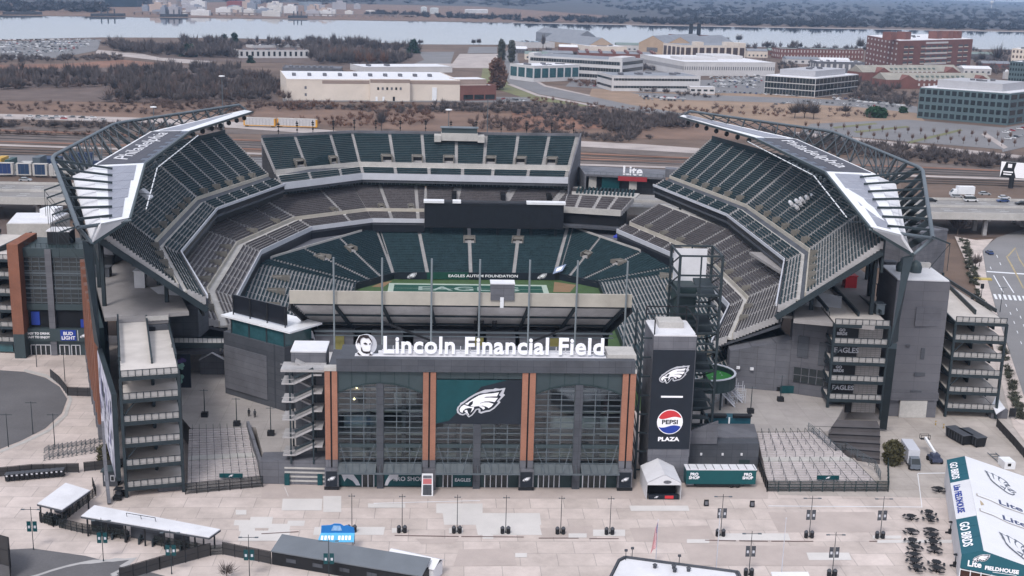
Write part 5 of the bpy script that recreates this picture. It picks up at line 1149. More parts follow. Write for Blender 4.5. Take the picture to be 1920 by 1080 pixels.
for k in range(8):
    p = wpt(.03+k*.135); q = wpt(.03+k*.135+.05); mb = MB(); mb.prism([p+nrm*1.1, q+nrm*1.1, q, p], 3.5, 26.6 if k < 6 else 24); b_ = obj('brick_pier', mb, M_brickd, bwall)
    mb = MB(); mb.prism([p+nrm*1.2, q+nrm*1.2, q, p], 0, 3.5); obj('pier_base', mb, M_gwall2, b_)
for k in range(8):
    p = wpt(.03+k*.135+.055); q = wpt(min(1, .03+(k+1)*.135-.005)); mb = MB()
    for z in np.arange(4, 25, 2.2): mb.prism([p+nrm*.3, q+nrm*.3, q, p], z, z+1.7)
    obj('window_band', mb, M_glass, bwall)
mp_ = thing('picture_banner', 'tall photographic banner in blues and whites on the outer side of the left ramps', 'banner', (-74, 10, 4))
a, b = A(-80, 24), A(-69.4, -5.5)
mb = MB(); mb.prism([a, b, b+A(.9, .3), a+A(.9, .3)], 3.5, 21.0); obj('frame', mb, M_steel, mp_)
rr = random.Random(5); nb = unit(A(-(b-a)[1], (b-a)[0])); nb = nb if nb[0] < 0 else -nb
mb = MB(); mb.prism([a+nb*.05, lerp(a, b, .98)+nb*.05, lerp(a, b, .98), a], 4, 20.5); obj('print', mb, mat('pale_print', (.42, .42, .50), .6, var=.5, scale=.3, detail=6), mp_)
for m, nme in ((mat('print_violet', (.10, .10, .22), .6), 'violet_print'), (mat('print_white', (.65, .66, .72), .6), 'white_print'), (mat('print_dark', (.03, .04, .06), .6), 'dark_print')):
    mb = MB()
    for k in range(14):
        t0 = rr.uniform(.02, .9); t1 = t0+rr.uniform(.02, .07); z0 = rr.uniform(4, 17); z1 = z0+rr.uniform(1, 4); p, q = lerp(a, b, t0)+nb*(.06+.002*k), lerp(a, b, t1)+nb*(.06+.002*k); z1 = min(z1, 20.4)
        mb.prism([p+nb*.02, q+nb*.02, q, p], z0, z1)
    obj(nme, mb, m, mp_)
mb = MB(); mb.bar((-70.6, -7.2, 0), (-72.6, -1.0, 14), .5); mb.bar((-70.2, -8.2, 0), (-72.4, -2, 9), .6, 1.2); obj('raking_post', mb, M_gwall2, mp_)
gkb = thing('service_building', 'flat roofed pale grey block behind the left side entrance', 'building', (-145, 165, 0))
mb = MB(); P4 = [at(12, 420, 16)[:2], at(95, 420, 16)[:2], at(130, 400, 16)[:2], at(30, 400, 16)[:2]]; mb.prism(P4, 0, 16); obj('wall', mb, M_concl, gkb)
c4 = sum(P4)/4; mb = MB(); mb.prism([lerp(p, c4, .04) for p in P4], 16, 16.3); obj('roof', mb, M_roofw, gkb)
mb = MB(); p = lerp(P4[1], P4[2], .4); mb.prism([p+A(-7, 3), p+A(-2, 3), p+A(-1, 9), p+A(-6, 9)], 16.3, 19); obj('roof_unit', mb, M_white, gkb)
for t in (.3, .7):
    p = lerp(P4[0], P4[1], t); mb = MB(); mb.box(p[0]-.7, p[0]+.7, p[1]-.12, p[1]+.1, 10, 11.6); obj('window', mb, M_dwall, gkb)
# ================================================================ land, water, roads
def px_sheet(name, pts, lift, m, kind=True):
    mb = MB(); mb.sheet([at(x, y, lift) for x, y in pts]); return struct(name, mb, m)
M_ground = mat('winter_ground', (.125, .087, .068), .95, var=.4, scale=.02, detail=8, fine=.12)
M_tan = mat('tan_dry_grass', (.165, .105, .078), .95, var=.28, scale=.03, detail=8, fine=.1)
M_rust = mat('rusty_dry_grass', (.20, .105, .072), .95, var=.3, scale=.03, detail=8)
M_floor = mat('leaf_litter', (.115, .085, .075), .95, var=.3, scale=.05, detail=8)
M_gravel = mat('pale_gravel', (.36, .315, .30), .95, var=.2, scale=.05, detail=8)
M_lot = mat('grey_parking_asphalt', (.17, .165, .17), .9, var=.15, scale=.03, detail=8)
M_lawn = mat('dull_winter_lawn', (.15, .15, .075), .95, var=.2, scale=.05, detail=6)
mb = MB(); mb.sheet([(-9000, -400), (9000, -400), (9000, 16000), (-9000, 16000)], -0.4); struct('ground', mb, M_ground)
M_water = mat('river_water', (.05, .065, .085), .04, var=.15, scale=.004, spec=.5)
px_sheet('river', [(-700, 62), (0, 74), (190, 70), (420, 71), (600, 76), (790, 83), (960, 84), (1080, 84), (1290, 86), (1600, 90), (1920, 93), (2700, 100), (2700, 76), (1920, 60), (1400, 50), (960, 43), (500, 36), (0, 29), (-700, 18)], -.3, M_water)
px_sheet('river_beach', [(960, 43.2), (1920, 60.2), (1920, 59), (960, 42.2)], -.22, M_gravel)
px_sheet('far_floor', [(-300, 8), (500, 4), (960, 30), (1400, 44), (1920, 56), (2300, 66), (2300, 18), (1920, 4), (960, -20), (-300, -48)], -.27, mat('far_wood_floor', (.06, .058, .062), .95, var=.3, scale=.004))
px_sheet('far_field', [(-100, 27), (500, 34), (960, 41), (1150, 41), (1150, 30), (900, 12), (500, 4), (-100, 5)], -.25, M_tan)
px_sheet('dry_field', [(-60, 186), (420, 196), (960, 204), (1300, 215), (1760, 240), (1760, 262), (1290, 262), (960, 252), (450, 230), (-60, 217)], -.3, M_tan)
px_sheet('dry_field', [(1110, 166), (1330, 168), (1700, 196), (1740, 232), (1500, 236), (1240, 216), (1100, 190)], -.25, mat('straw_grass', (.25, .175, .125), .95, var=.2, scale=.04, detail=8))
px_sheet('dry_field', [(-60, 122), (110, 120), (230, 112), (300, 118), (230, 130), (60, 134), (-60, 132)], -.25, M_rust)
px_sheet('dry_field', [(960, 205), (1120, 212), (1150, 240), (960, 246)], -.22, M_rust)
px_sheet('gravel_road', [(-60, 212), (150, 217), (300, 222), (460, 229), (640, 246), (640, 254), (440, 240), (280, 231), (130, 226), (-60, 222)], -.2, M_gravel)
px_sheet('gravel_road', [(1060, 263), (1200, 270), (1330, 279), (1330, 289), (1200, 281), (1060, 273)], -.2, M_gravel)
px_sheet('gravel_path', [(180, 93), (260, 100), (340, 106), (400, 112), (400, 121), (340, 118), (250, 108), (180, 100)], -.2, M_gravel)
px_sheet('rail_yard', [(-60, 290), (520, 296), (520, 320), (-60, 330)], -.2, M_lot)
M_rail = mat('rail_ballast', (.13, .105, .095), .95, var=.3, scale=.06, detail=8)
px_sheet('rail_bed', [(-60, 242), (520, 252), (1300, 296), (1960, 342), (1960, 318), (1300, 280), (520, 243), (-60, 236)], -.25, M_rail)
px_sheet('rail_bed', [(-60, 268), (400, 276), (1320, 316), (1320, 300), (400, 262), (-60, 250)], -.28, M_rail)
for k, (a, b, m) in enumerate((((-60, 240), (1960, 322), M_rust), ((-60, 262), (1300, 303), M_rust), ((-60, 268), (1960, 336), M_gravel), ((1060, 291), (1320, 303), M_tan))):
    px_sheet('rail_verge', [(a[0], a[1]), (b[0], b[1]), (b[0], b[1]+(3.5 if k == 2 else 2.5)), (a[0], a[1]+(3.5 if k == 2 else 2.5))], -.12-.01*k, m)
M_trk = mat('dark_rail_track', (.05, .042, .04), .8)
for y0, y1 in ((246, 325), (250, 329), (256, 333), (276, 341), (281, 345), (286, 349)): px_sheet('rail_track', [(-60, y0), (1960, y1), (1960, y1+1.1), (-60, y0+1.1)], -.1, M_trk)
px_sheet('parking_lot', [(-60, 78), (190, 74), (182, 95), (110, 108), (-60, 114)], -.2, M_lot)
px_sheet('parking_lot', [(530, 178), (990, 182), (1000, 190), (940, 192), (530, 190)], -.2, M_lot)
px_sheet('parking_lot', [(785, 97), (852, 97), (845, 119), (770, 119)], -.2, M_lot); px_sheet('concrete_yard', [(862, 101), (935, 101), (932, 119), (848, 119)], -.2, M_gravel)
px_sheet('parking_lot', [(880, 88), (932, 88), (932, 100), (876, 100)], -.2, M_lot); px_sheet('concrete_yard', [(760, 119), (932, 119), (925, 128), (750, 126)], -.22, M_gravel)
px_sheet('parking_lot', [(1080, 142), (1160, 146), (1330, 150), (1440, 142), (1440, 176), (1200, 172), (1060, 162)], -.22, M_lot)
px_sheet('parking_lot', [(1180, 173), (1330, 178), (1440, 182), (1660, 190), (1720, 200), (1720, 212), (1600, 200), (1440, 192), (1240, 186)], -.2, M_lot)
px_sheet('parking_lot', [(1520, 232), (1700, 224), (1890, 240), (1870, 262), (1880, 280), (1660, 262), (1500, 248)], -.2, M_lot)
px_sheet('parking_lot', [(1220, 126), (1290, 126), (1290, 140), (1200, 136)], -.2, M_lot)
for a, b in (((1600, 246), (1700, 236)), ((1700, 266), (1800, 242)), ((1560, 238), (1640, 230))): px_sheet('lot_verge', [a, b, (b[0]+6, b[1]+2.5), (a[0]+6, a[1]+3)], -.1, M_lawn)
px_sheet('office_road', [(944, 100), (962, 86), (972, 86), (970, 110), (985, 142), (1020, 162), (1105, 180), (1180, 196), (1290, 214), (1270, 222), (1120, 196), (1010, 176), (955, 156), (936, 135)], -.18, M_lot)
px_sheet('road_verge', [(905, 128), (935, 128), (955, 160), (1010, 178), (1120, 198), (1090, 199), (990, 186), (935, 168), (900, 160)], -.24, M_lawn)
for pts in ([(958, 157), (1010, 177), (1120, 198), (1115, 200), (1005, 179.5), (950, 158)], [(985, 142), (1020, 162), (1105, 180), (1108, 178.5), (1024, 160), (991, 142)]): px_sheet('kerb', pts, -.08, M_gravel)
px_sheet('footpath', [(1480, 246), (1640, 262), (1930, 293), (1930, 303), (1640, 270), (1470, 253)], -.16, M_gravel)
px_sheet('service_road', [(1845, 246), (1925, 232), (1925, 275), (1880, 285), (1870, 262)], -.14, M_lot); px_sheet('kerb', [(1840, 252), (1848, 248), (1890, 276), (1882, 279)], -.08, M_gravel)
px_sheet('under_bridge_ground', [(-60, 380), (110, 380), (110, 470), (-60, 470)], -.3, M_floor); px_sheet('under_bridge_ground', [(1720, 400), (1990, 408), (1990, 440), (1720, 450)], -.28, M_floor)

# ================================================================ elevated highway
hw = thing('highway_bridge', 'elevated concrete highway on piers crossing behind the stadium', 'bridge', (*at(960, 380, 0)[:2], 0))
n0, n1 = at(-80, 372, 9), at(2000, 406, 9); f0, f1 = at(-80, 320, 9), at(2000, 352, 9)
# straight deck: parallel edges
dirh = unit(n1-n0); wH = 36.0; nrmH = A(-dirh[1], dirh[0], 0)
n0 = n0-dirh*100; n1 = n1+dirh*100
P_ = lambda t, o, z: A(*(lerp(n0, n1, t)+nrmH*o)[:2], z)
mb = MB(); mb.hexa([P_(0, 0, 7.6), P_(1, 0, 7.6), P_(1, wH, 7.6), P_(0, wH, 7.6), P_(0, 0, 9), P_(1, 0, 9), P_(1, wH, 9), P_(0, wH, 9)]); obj('deck', mb, mat('highway_concrete', (.22, .21, .205), .9, var=.15, scale=.05, detail=6, fine=.05), hw)
for o in (-.2, wH/2-.3, wH):
    mb = MB(); mb.hexa([P_(0, o, 7.0 if o != wH/2-.3 else 9), P_(1, o, 7.0 if o != wH/2-.3 else 9), P_(1, o+.5, 7.0 if o != wH/2-.3 else 9), P_(0, o+.5, 7.0 if o != wH/2-.3 else 9), P_(0, o, 10), P_(1, o, 10), P_(1, o+.5, 10), P_(0, o+.5, 10)]); obj('parapet', mb, M_concl, hw)
mb = MB()
Ltot = np.linalg.norm(n1-n0)
for lane in (5, 9, 13, 23, 27, 31):
    for k in range(int(Ltot/12)):
        t = k*12/Ltot; mb.hexa([P_(t, lane, 9.01), P_(t+4/Ltot, lane, 9.01), P_(t+4/Ltot, lane+.3, 9.01), P_(t, lane+.3, 9.01), P_(t, lane, 9.02), P_(t+4/Ltot, lane, 9.02), P_(t+4/Ltot, lane+.3, 9.02), P_(t, lane+.3, 9.02)])
obj('lane_marking', mb, M_white, hw)
for k in range(int(Ltot/26)):
    t = k*26/Ltot
    p = P_(t, 0, 0)
    if -150 < p[0] < 150: continue
    for o in (4, 14, 24, 33):
        mb = MB(); q = P_(t, o, 0); mb.box(q[0]-.8, q[0]+.8, q[1]-.8, q[1]+.8, -.4, 6.6); obj('pier', mb, M_conc, hw)
    mb = MB(); mb.bar(P_(t, 1, 6.9), P_(t, wH-1, 6.9), 1.6, 1.4); obj('pier_cap', mb, M_conc, hw)

# ================================================================ vehicles
CARC = {'white': (.62, .62, .64), 'black': (.015, .015, .018), 'silver': (.36, .37, .39), 'grey': (.11, .115, .125), 'blue': (.03, .06, .17), 'red': (.30, .025, .025)}
M_tyre = mat('tyre_rubber', (.012, .012, .013), .8)
def car_bodies(col, van=False):
    m = mat('car_paint_'+col, CARC[col], .28, .15, var=.04, spec=.5)
    b = MB(); prof = [(-2.25, .35), (-2.3, .75), (-2.15, .95), (-1.35, 1.0), (1.0, .98), (1.9, .88), (2.25, .7), (2.3, .35)]
    def ext(pr, w0, w1, mb):
        n = len(pr); vs = [(x, -(w0 if z < 1.02 else w1), z) for x, z in pr]+[(x, (w0 if z < 1.02 else w1), z) for x, z in pr]
        mb.add(vs, [(i, (i+1) % n, n+(i+1) % n, n+i) for i in range(n)]+[tuple(range(n))[::-1], tuple(range(n, 2*n))])
    ext(prof, .9, .9, b)
    roof = [(-1.55, 1.42), (-1.45, 1.5), (.1, 1.52), (.35, 1.45)] if not van else [(-2.15, 1.9), (-2.1, 2.05), (.9, 2.05), (1.1, 1.95)]
    ext(roof, .68, .68, b)
    g = MB(); cab = [(-1.98, .97), (1.1, .95), (.34, 1.46), (-1.56, 1.44)] if not van else [(-2.2, .97), (1.7, .95), (1.1, 1.96), (-2.15, 1.92)]
    n = 4; vs = [(x, -(.86 if z < 1 else .7), z) for x, z in cab]+[(x, (.86 if z < 1 else .7), z) for x, z in cab]
    g.add(vs, [(i, (i+1) % n, n+(i+1) % n, n+i) for i in range(n)]+[tuple(range(n))[::-1], tuple(range(n, 2*n))])
    return b, g, m
def make_car(col, label, name='car', cat='car', van=False, wheels=True, group=None):
    t = thing(name, label, cat, (0, 0, 0), group); b, g, m = car_bodies(col, van)
    obj('body', b, m, t); obj('window_glass', g, M_glass, t)
    if wheels:
        for x in (-1.4, 1.4):
            for y in (-.86, .86):
                w = MB(); w.lathe([(.08, -.12), (.33, -.12), (.34, 0), (.33, .12), (.08, .12)], (0, 0, 0), 12)
                obj('wheel', put(w, Matrix.Translation((x, y, .34)) @ Matrix.Rotation(PI/2, 4, 'X')), M_tyre, t)
    return t
ang_h = math.atan2(dirh[1], dirh[0])
hwc = [(48, 340, 'silver', 0, 'silver pickup alone on the left stretch of highway', 0), (1880, 379, 'blue', 0, 'dark blue car on highway near the right edge', 1), (1883, 373, 'white', 0, 'white car behind the dark blue one on the highway', 0), (1846, 366, 'silver', 0, 'silver sedan mid highway right of the white truck', 0), (1745, 378, 'black', 0, 'black car just emerging from behind the wing roof', 0), (1915, 384, 'black', 0, 'black car cut by the right edge on the highway', 1), (1794, 371, 'silver', 0, 'silver car beside the white box truck', 0)]
for px, py, col, v, lab, s in hwc:
    c = make_car(col, lab, group='cars on the elevated highway'); p = at(px, py, 9.03); c.location = tuple(p); c.rotation_euler = (0, 0, ang_h+(PI if s else 0)); c.scale = (1.15,)*3
c = make_car('white', 'white van on the near highway lanes below the truck', 'van', 'van', True, group='cars on the elevated highway'); c.location = tuple(at(1820, 378, 9.03)); c.rotation_euler = (0, 0, ang_h); c.scale = (1.3,)*3
def box_truck(label, loc, rz, boxm, cabm, L=8, h=3.4, z0=.9, name='box_truck'):
    t = thing(name, label, 'truck', (0, 0, 0)); mb = MB(); mb.box(-L/2, L/2-1.8, -1.2, 1.2, z0, z0+h-.6); obj('cargo_box', mb, boxm, t)
    mb = MB(); mb.prism([(L/2-1.7, -1.05), (L/2+.5, -1.05), (L/2+.5, 1.05), (L/2-1.7, 1.05)], .5, 1.5); mb.hexa([(L/2-1.7, -1.05, 1.5), (L/2+.4, -1.05, 1.5), (L/2+.4, 1.05, 1.5), (L/2-1.7, 1.05, 1.5), (L/2-1.7, -.95, 2.6), (L/2-.5, -.95, 2.6), (L/2-.5, .95, 2.6), (L/2-1.7, .95, 2.6)]); cb = obj('cab', mb, cabm, t)
    mb = MB(); mb.hexa([(L/2-.45, -.9, 1.55), (L/2+.43, -.95, 1.55), (L/2+.43, .95, 1.55), (L/2-.45, .9, 1.55), (L/2-.52, -.85, 2.5), (L/2-.42, -.85, 2.5), (L/2-.42, .85, 2.5), (L/2-.52, .85, 2.5)]); obj('windscreen', mb, M_glass, cb)
    for x in (-L/2+1.6, L/2-.5):
        for y in (-1.05, 1.05):
            w = MB(); w.lathe([(.1, -.15), (.48, -.15), (.5, 0), (.48, .15), (.1, .15)], (0, 0, 0), 12); obj('wheel', put(w, Matrix.Translation((x, y, .5)) @ Matrix.Rotation(PI/2, 4, 'X')), M_tyre, t)
    t.location = tuple(map(float, loc)); t.rotation_euler = (0, 0, rz); return t
tr = box_truck('white box truck on the highway right of the wing roof', at(1804, 368, 9.03), ang_h+PI, M_white, M_white); tr.scale = (1.25,)*3
# parked cars in the lots: one of each colour, then copies
protos = {}
def far_car(col, loc, rz, label, group):
    k = (col)
    if k not in protos:
        t = thing('parked_car', label, 'car', (0, 0, 0), group); b, g, m = car_bodies(col); obj('body', b, m, t); obj('window_glass', g, M_glass, t); protos[k] = t
        t.location = tuple(map(float, loc)); t.rotation_euler = (0, 0, rz); return
    dup(protos[k], loc, rz, label, None, group)
cr = random.Random(21); cols = ['white']*5+['silver']*4+['black']*3+['grey']*3+['blue']*1+['red']*1
def car_row(a, b, n, lot, rz=None, skip=.12, jit=.3, scale=1.0):
    A0, A1 = at(*a, -.15), at(*b, -.15); d = unit(A1-A0); z = math.atan2(d[1], d[0])+(PI/2 if rz is None else rz)
    for i in range(n):
        if cr.random() < skip: continue
        p = lerp(A0, A1, (i+.5)/n)+A(cr.uniform(-jit, jit), cr.uniform(-jit, jit), 0); c = cr.choice(cols)
        far_car(c, p, z+(PI if cr.random() < .5 else 0), c+' car parked in the '+lot, 'cars parked in the '+lot)
for k, (y0, y1, x1) in enumerate(((75, 74.5, 178), (78.5, 77.5, 178), (82.5, 81, 150), (86.5, 85, 172), (91, 88.5, 165), (93.5, 91.5, 150), (97, 95, 140), (100, 98, 120), (104, 103, 70))): car_row((2, y0), (x1, y1), int(x1/8.2), 'big lot by the river at the far left', skip=.18, jit=2)
for a, b, n in (((1100, 152), (1165, 150), 9), ((1085, 156), (1160, 157), 9), ((1095, 161), (1150, 164), 7), ((1345, 144), (1425, 146), 9), ((1330, 150), (1430, 152), 10), ((1325, 156), (1425, 158), 10), ((1340, 163), (1430, 165), 8)): car_row(a, b, n, 'lot between the office buildings', skip=.15, jit=1.2)
for a, b, n in (((1198, 180), (1275, 184), 12), ((1205, 186), (1285, 190), 11), ((1345, 172), (1500, 181), 16), ((1560, 178), (1690, 192), 13)): car_row(a, b, n, 'rows along the dry field', skip=.15, jit=.8)
for a, b, n in (((1215, 130), (1285, 133), 8), ((1445, 198), (1480, 193), 6), ((1600, 198), (1690, 201), 8), ((1880, 250), (1920, 240), 6), ((1885, 262), (1920, 255), 4), ((940, 186), (990, 190), 6)): car_row(a, b, n, 'small lots near the offices', skip=.15, jit=.8)
for a, b, n in (((1330, 147), (1428, 148), 10), ((1335, 153), (1428, 155), 10), ((1090, 158), (1160, 160), 8), ((1560, 183), (1700, 197), 13), ((1500, 190), (1600, 197), 9)): car_row(a, b, n, 'lots around the glass office', skip=.1, jit=1)
for a, b, n in (((10, 218.5), (180, 222), 10), ((60, 222), (200, 226), 6), ((650, 186), (760, 187), 4)): car_row(a, b, n, 'pale gravel strip beyond the rails', rz=0.1, skip=.2, jit=1.5)

# the rest of the packed lots, too many to tell apart
cm_ = [MB() for _ in range(4)]
for (x0, y0, x1, y1, nr, nc) in ((0, 75.5, 176, 74.5, 1, 34), (0, 80, 160, 79, 1, 30), (0, 84.5, 168, 83, 1, 30), (0, 89, 168, 87, 1, 30), (0, 99, 130, 96.5, 1, 22), (0, 106, 80, 104.5, 1, 14), (1340, 141, 1430, 143, 1, 16), (1330, 146, 1430, 147, 1, 16), (1330, 152, 1428, 153, 1, 16), (1325, 159, 1425, 161, 1, 16), (1090, 154, 1165, 156, 1, 12), (1205, 183, 1285, 187, 1, 14), (1560, 187, 1700, 200, 1, 18), (1225, 128, 1290, 131, 1, 12)):
    for k in range(nc):
        if cr.random() < .2: continue
        p = at(lerp(x0, x1, (k+cr.random()*.6)/nc), lerp(y0, y1, k/nc), -.15); m = cr.choice((0, 0, 0, 1, 1, 2, 3)); b = cm_[m]; dx, dy = (2.2, .9) if cr.random() < .6 else (.9, 2.2)
        b.box(p[0]-dx, p[0]+dx, p[1]-dy, p[1]+dy, .2, .95); b.box(p[0]-dx*.6, p[0]+dx*.5, p[1]-dy*.8, p[1]+dy*.8, .95, 1.5)
b = MB()
for k in range(4): b.merge(cm_[k], None, k)
tag(obj('parked_cars', b, [MATS['car_paint_'+c] for c in ('white', 'silver', 'black', 'grey')]), 'mass of small parked cars filling the far lots', 'cars', kind='stuff')
# ================================================================ railway wagons, containers
def wagon(label, a, b, h, wd, m, trim, name='freight_wagon', group='freight wagons on the tracks'):
    A0, A1 = at(*a, 0), at(*b, 0); d = unit(A1-A0); n = A(-d[1], d[0], 0); t = thing(name, label, 'wagon', tuple(A0), group)
    Q = lambda s, o, z: A0+d*s+n*o+A(0, 0, z); L = np.linalg.norm(A1-A0)
    bx = lambda mb, s0, s1, o0, o1, z0, z1: mb.hexa([Q(s0, o0, z0), Q(s1, o0, z0), Q(s1, o1, z0), Q(s0, o1, z0), Q(s0, o0, z1), Q(s1, o0, z1), Q(s1, o1, z1), Q(s0, o1, z1)])
    mb = MB(); bx(mb, .3, L-.3, 0, wd, 1.0, h); obj('body', mb, m, t)
    mb = MB(); bx(mb, .25, 1.2, -.06, wd+.06, .9, h); bx(mb, L-1.2, L-.25, -.06, wd+.06, .9, h); bx(mb, .3, L-.3, -.08, wd+.08, .7, 1.2); obj('end_frame', mb, trim, t)
    mb = MB()
    for k in range(1, int(L/2.2)): bx(mb, k*2.2-.06, k*2.2+.06, -.05, 0, 1.2, h-.3)
    obj('rib', mb, M_gwall2, t)
    mb = MB(); bx(mb, .2, L-.2, -.02, wd+.02, h, h+.25); obj('roof', mb, M_concl, t)
    for s in (2.2, L-2.2):
        mb = MB(); bx(mb, s-1, s+1, .3, wd-.3, .1, .7); obj('bogie', mb, M_black, t)
M_yel = mat('yellow_frame_paint', (.55, .27, .03), .6); M_wag = mat('ribbed_silver_wagon', (.42, .41, .42), .6, var=.1, scale=.8)
for k, (x0, x1) in enumerate(((456, 517), (519, 595))):
    wagon(('leftmost' if k == 0 else 'right hand')+' silver car carrier wagon with yellow ends beyond the left grandstand', (x0, 237+k*1.5), (x1, 239+k*2), 5.8, 3.2, M_wag, M_yel)
cont = [(-30, 26, 330, mat('blue_container', (.02, .04, .13), .6, var=.15), 'blue container wagon cut by the left edge'), (30, 60, 331, mat('navy_container', (.02, .045, .10), .6, var=.15), 'navy container wagon, second from the left edge'), (61, 90, 332, mat('navy_container', (.02, .045, .1)), 'navy container wagon beside the wing roof rim'), (92, 140, 333, M_concl, 'grey container wagon behind the wing roof struts')]
for x0, x1, y, m, lab in cont: wagon(lab, (x0, y), (x1, y+.4), 6.2, 3.0, m, M_concl, 'container_wagon', 'container wagons by the highway')
cc_ = [(-10, 4, 318, 'yellow'), (2, 14, 312, 'cream'), (2, 12, 322, 'green'), (10, 20, 321, 'dark green'), (18, 32, 320, 'grey'), (30, 52, 318, 'white'), (62, 76, 316, 'slate'), (76, 108, 308, 'blue'), (100, 140, 314, 'blue'), (130, 175, 306, 'navy'), (150, 190, 312, 'navy')]
CM = {'yellow': (.5, .3, .05), 'cream': (.5, .46, .36), 'green': (.04, .12, .1), 'dark green': (.03, .07, .07), 'grey': (.16, .18, .19), 'white': (.42, .41, .4), 'slate': (.08, .1, .12), 'blue': (.02, .04, .09), 'navy': (.02, .035, .08)}
for k, (x0, x1, y, c) in enumerate(cc_):
    p, q = at(x0, y, 0), at(x1, y, 0); L = min(12.2, np.linalg.norm(q-p)); mb = MB(); mb.box(p[0], p[0]+L, p[1], p[1]+(2.6 if L > 9 else 11), 0, 2.9 if k % 3 else 5.6)
    for j in range(int(L/.9)): mb.box(p[0]+.4+j*.9, p[0]+.55+j*.9, p[1]-.06, p[1], .2, 2.6)
    one('shipping_container', mb, mat('container_'+c.replace(' ', '_'), CM[c], .6, var=.15), c+' shipping container in the rail yard, '+('nearest the left edge', 'second row by the left edge', 'beside the cream one', 'between the green and grey ones', 'left of the white one', 'in front of the crane rails', 'right of the white one', 'behind the rim struts', 'low behind the strut corner', 'far behind the struts', 'half hidden by the silver roof')[k], 'container', 'shipping containers in the rail yard')

# ================================================================ buildings beyond
def bz(px, py, top): p = at(px, py, 0); return float(atv(px, top, p[1])[2])
def building(name, label, bl, br, top, depth, wall, roof=M_roofw, floors=0, cols=0, win=M_glass, strips=False, side=None, cat='building', base=True, par=.6, roofbox=None, wfrac=.62, hfrac=.5, z0f=.12):
    p, q = at(*bl, -.3), at(*br, -.3); h = bz(*bl, top); d = unit(A(q[0]-p[0], q[1]-p[1])); n = A(-d[1], d[0]); L = np.linalg.norm((q-p)[:2]); t = thing(name, label, cat, (p[0], p[1], 0))
    P_ = lambda a, o: A(p[0], p[1])+d*a+n*o
    bx = lambda mb, a0, a1, o0, o1, z0, z1: mb.prism([P_(a0, o0), P_(a1, o0), P_(a1, o1), P_(a0, o1)], z0, z1)
    mb = MB(); bx(mb, 0, L, 0, depth, -.3, h); obj('wall', mb, wall, t)
    mb = MB(); bx(mb, .4, L-.4, .4, depth-.4, h, h+.15); obj('roof', mb, roof, t)
    if par:
        mb = MB(); bx(mb, -.1, L+.1, -.12, .3, h-.2, h+par); bx(mb, -.1, .3, .3, depth, h-.2, h+par); bx(mb, L-.3, L+.1, .3, depth, h-.2, h+par); obj('parapet', mb, wall, t)
    if not roofbox and L > 25: roofbox = [(u, u+cr.uniform(.02, .06), w, w+cr.uniform(.08, .2), cr.uniform(.9, 2.2)) for u, w in [(cr.uniform(.08, .88), cr.uniform(.15, .7)) for _ in range(7)]]
    if roofbox:
        for (a0, a1, o0, o1, rh) in roofbox: mb = MB(); bx(mb, a0*L, a1*L, o0*depth, o1*depth, h+.15, h+rh); obj('roof_unit', mb, M_gwall2 if rh < 3 else wall, t)
    for f in range(floors):
        fh = h/floors; z0 = f*fh+fh*(.5-hfrac/2)+fh*.05; z1 = z0+fh*hfrac
        if strips:
            mb = MB(); bx(mb, L*.02, L*.98, -.15, 0, z0, z1); w = obj('window_band', mb, win, t)
            mb = MB(); k = cols or int(L/3)
            for c in range(1, k): bx(mb, L*c/k-.08, L*c/k+.08, -.22, -.15, z0, z1)
            obj('mullion', mb, wall, w)
            mb = MB(); bx(mb, -.15, 0, depth*.03, depth*.97, z0, z1); bx(mb, L, L+.15, depth*.03, depth*.97, z0, z1); obj('side_window_band', mb, win, t)
        elif floors*cols <= 64:
            for c in range(cols):
                a = L*(c+.5)/cols; w = L/cols*wfrac/2; mb = MB(); bx(mb, a-w, a+w, -.15, 0, z0, z1); obj('window', mb, win, t)
            k = max(2, int(depth/ (L/cols))); mb = MB()
            for c in range(k):
                o = depth*(c+.5)/k; w = depth/k*wfrac/2; bx(mb, -.15, 0, o-w, o+w, z0, z1)
            o_ = obj('side_windows', mb, win, t)
            mb = MB()
            for c in range(k):
                o = depth*(c+.5)/k; w = depth/k*wfrac/2; bx(mb, L, L+.15, o-w, o+w, z0, z1)
            obj('side_windows', mb, win, t)
        else:
            mb = MB()
            for c in range(cols): a = L*(c+.5)/cols; w = L/cols*wfrac/2; bx(mb, a-w, a+w, -.15, 0, z0, z1)
            obj('window_row', mb, win, t)
            mb = MB(); k = max(3, int(depth/(L/cols)))
            for c in range(k): o = depth*(c+.5)/k; w = depth/k*wfrac/2; bx(mb, -.15, 0, o-w, o+w, z0, z1); bx(mb, L, L+.15, o-w, o+w, z0, z1)
            obj('side_window_row', mb, win, t)
    return t, P_, L, h, bx
M_cream = mat('cream_render', (.60, .53, .47), .85, var=.08, scale=.05, detail=5); M_taupe = mat('taupe_render', (.27, .21, .185), .85, var=.08)
M_wcl = mat('white_cladding', (.50, .49, .50), .6, var=.06, scale=.1); M_redb = mat('far_red_brick', (.165, .075, .065), .9, var=.16, scale=.15, detail=5)
M_groof = mat('grey_metal_roof', (.19, .20, .225), .6, var=.12, scale=.1); M_greenst = mat('green_grey_steel_frame', (.085, .125, .14), .5, var=.08); M_troof = mat('verdigris_roof', (.16, .20, .19), .7, var=.15, scale=.1)
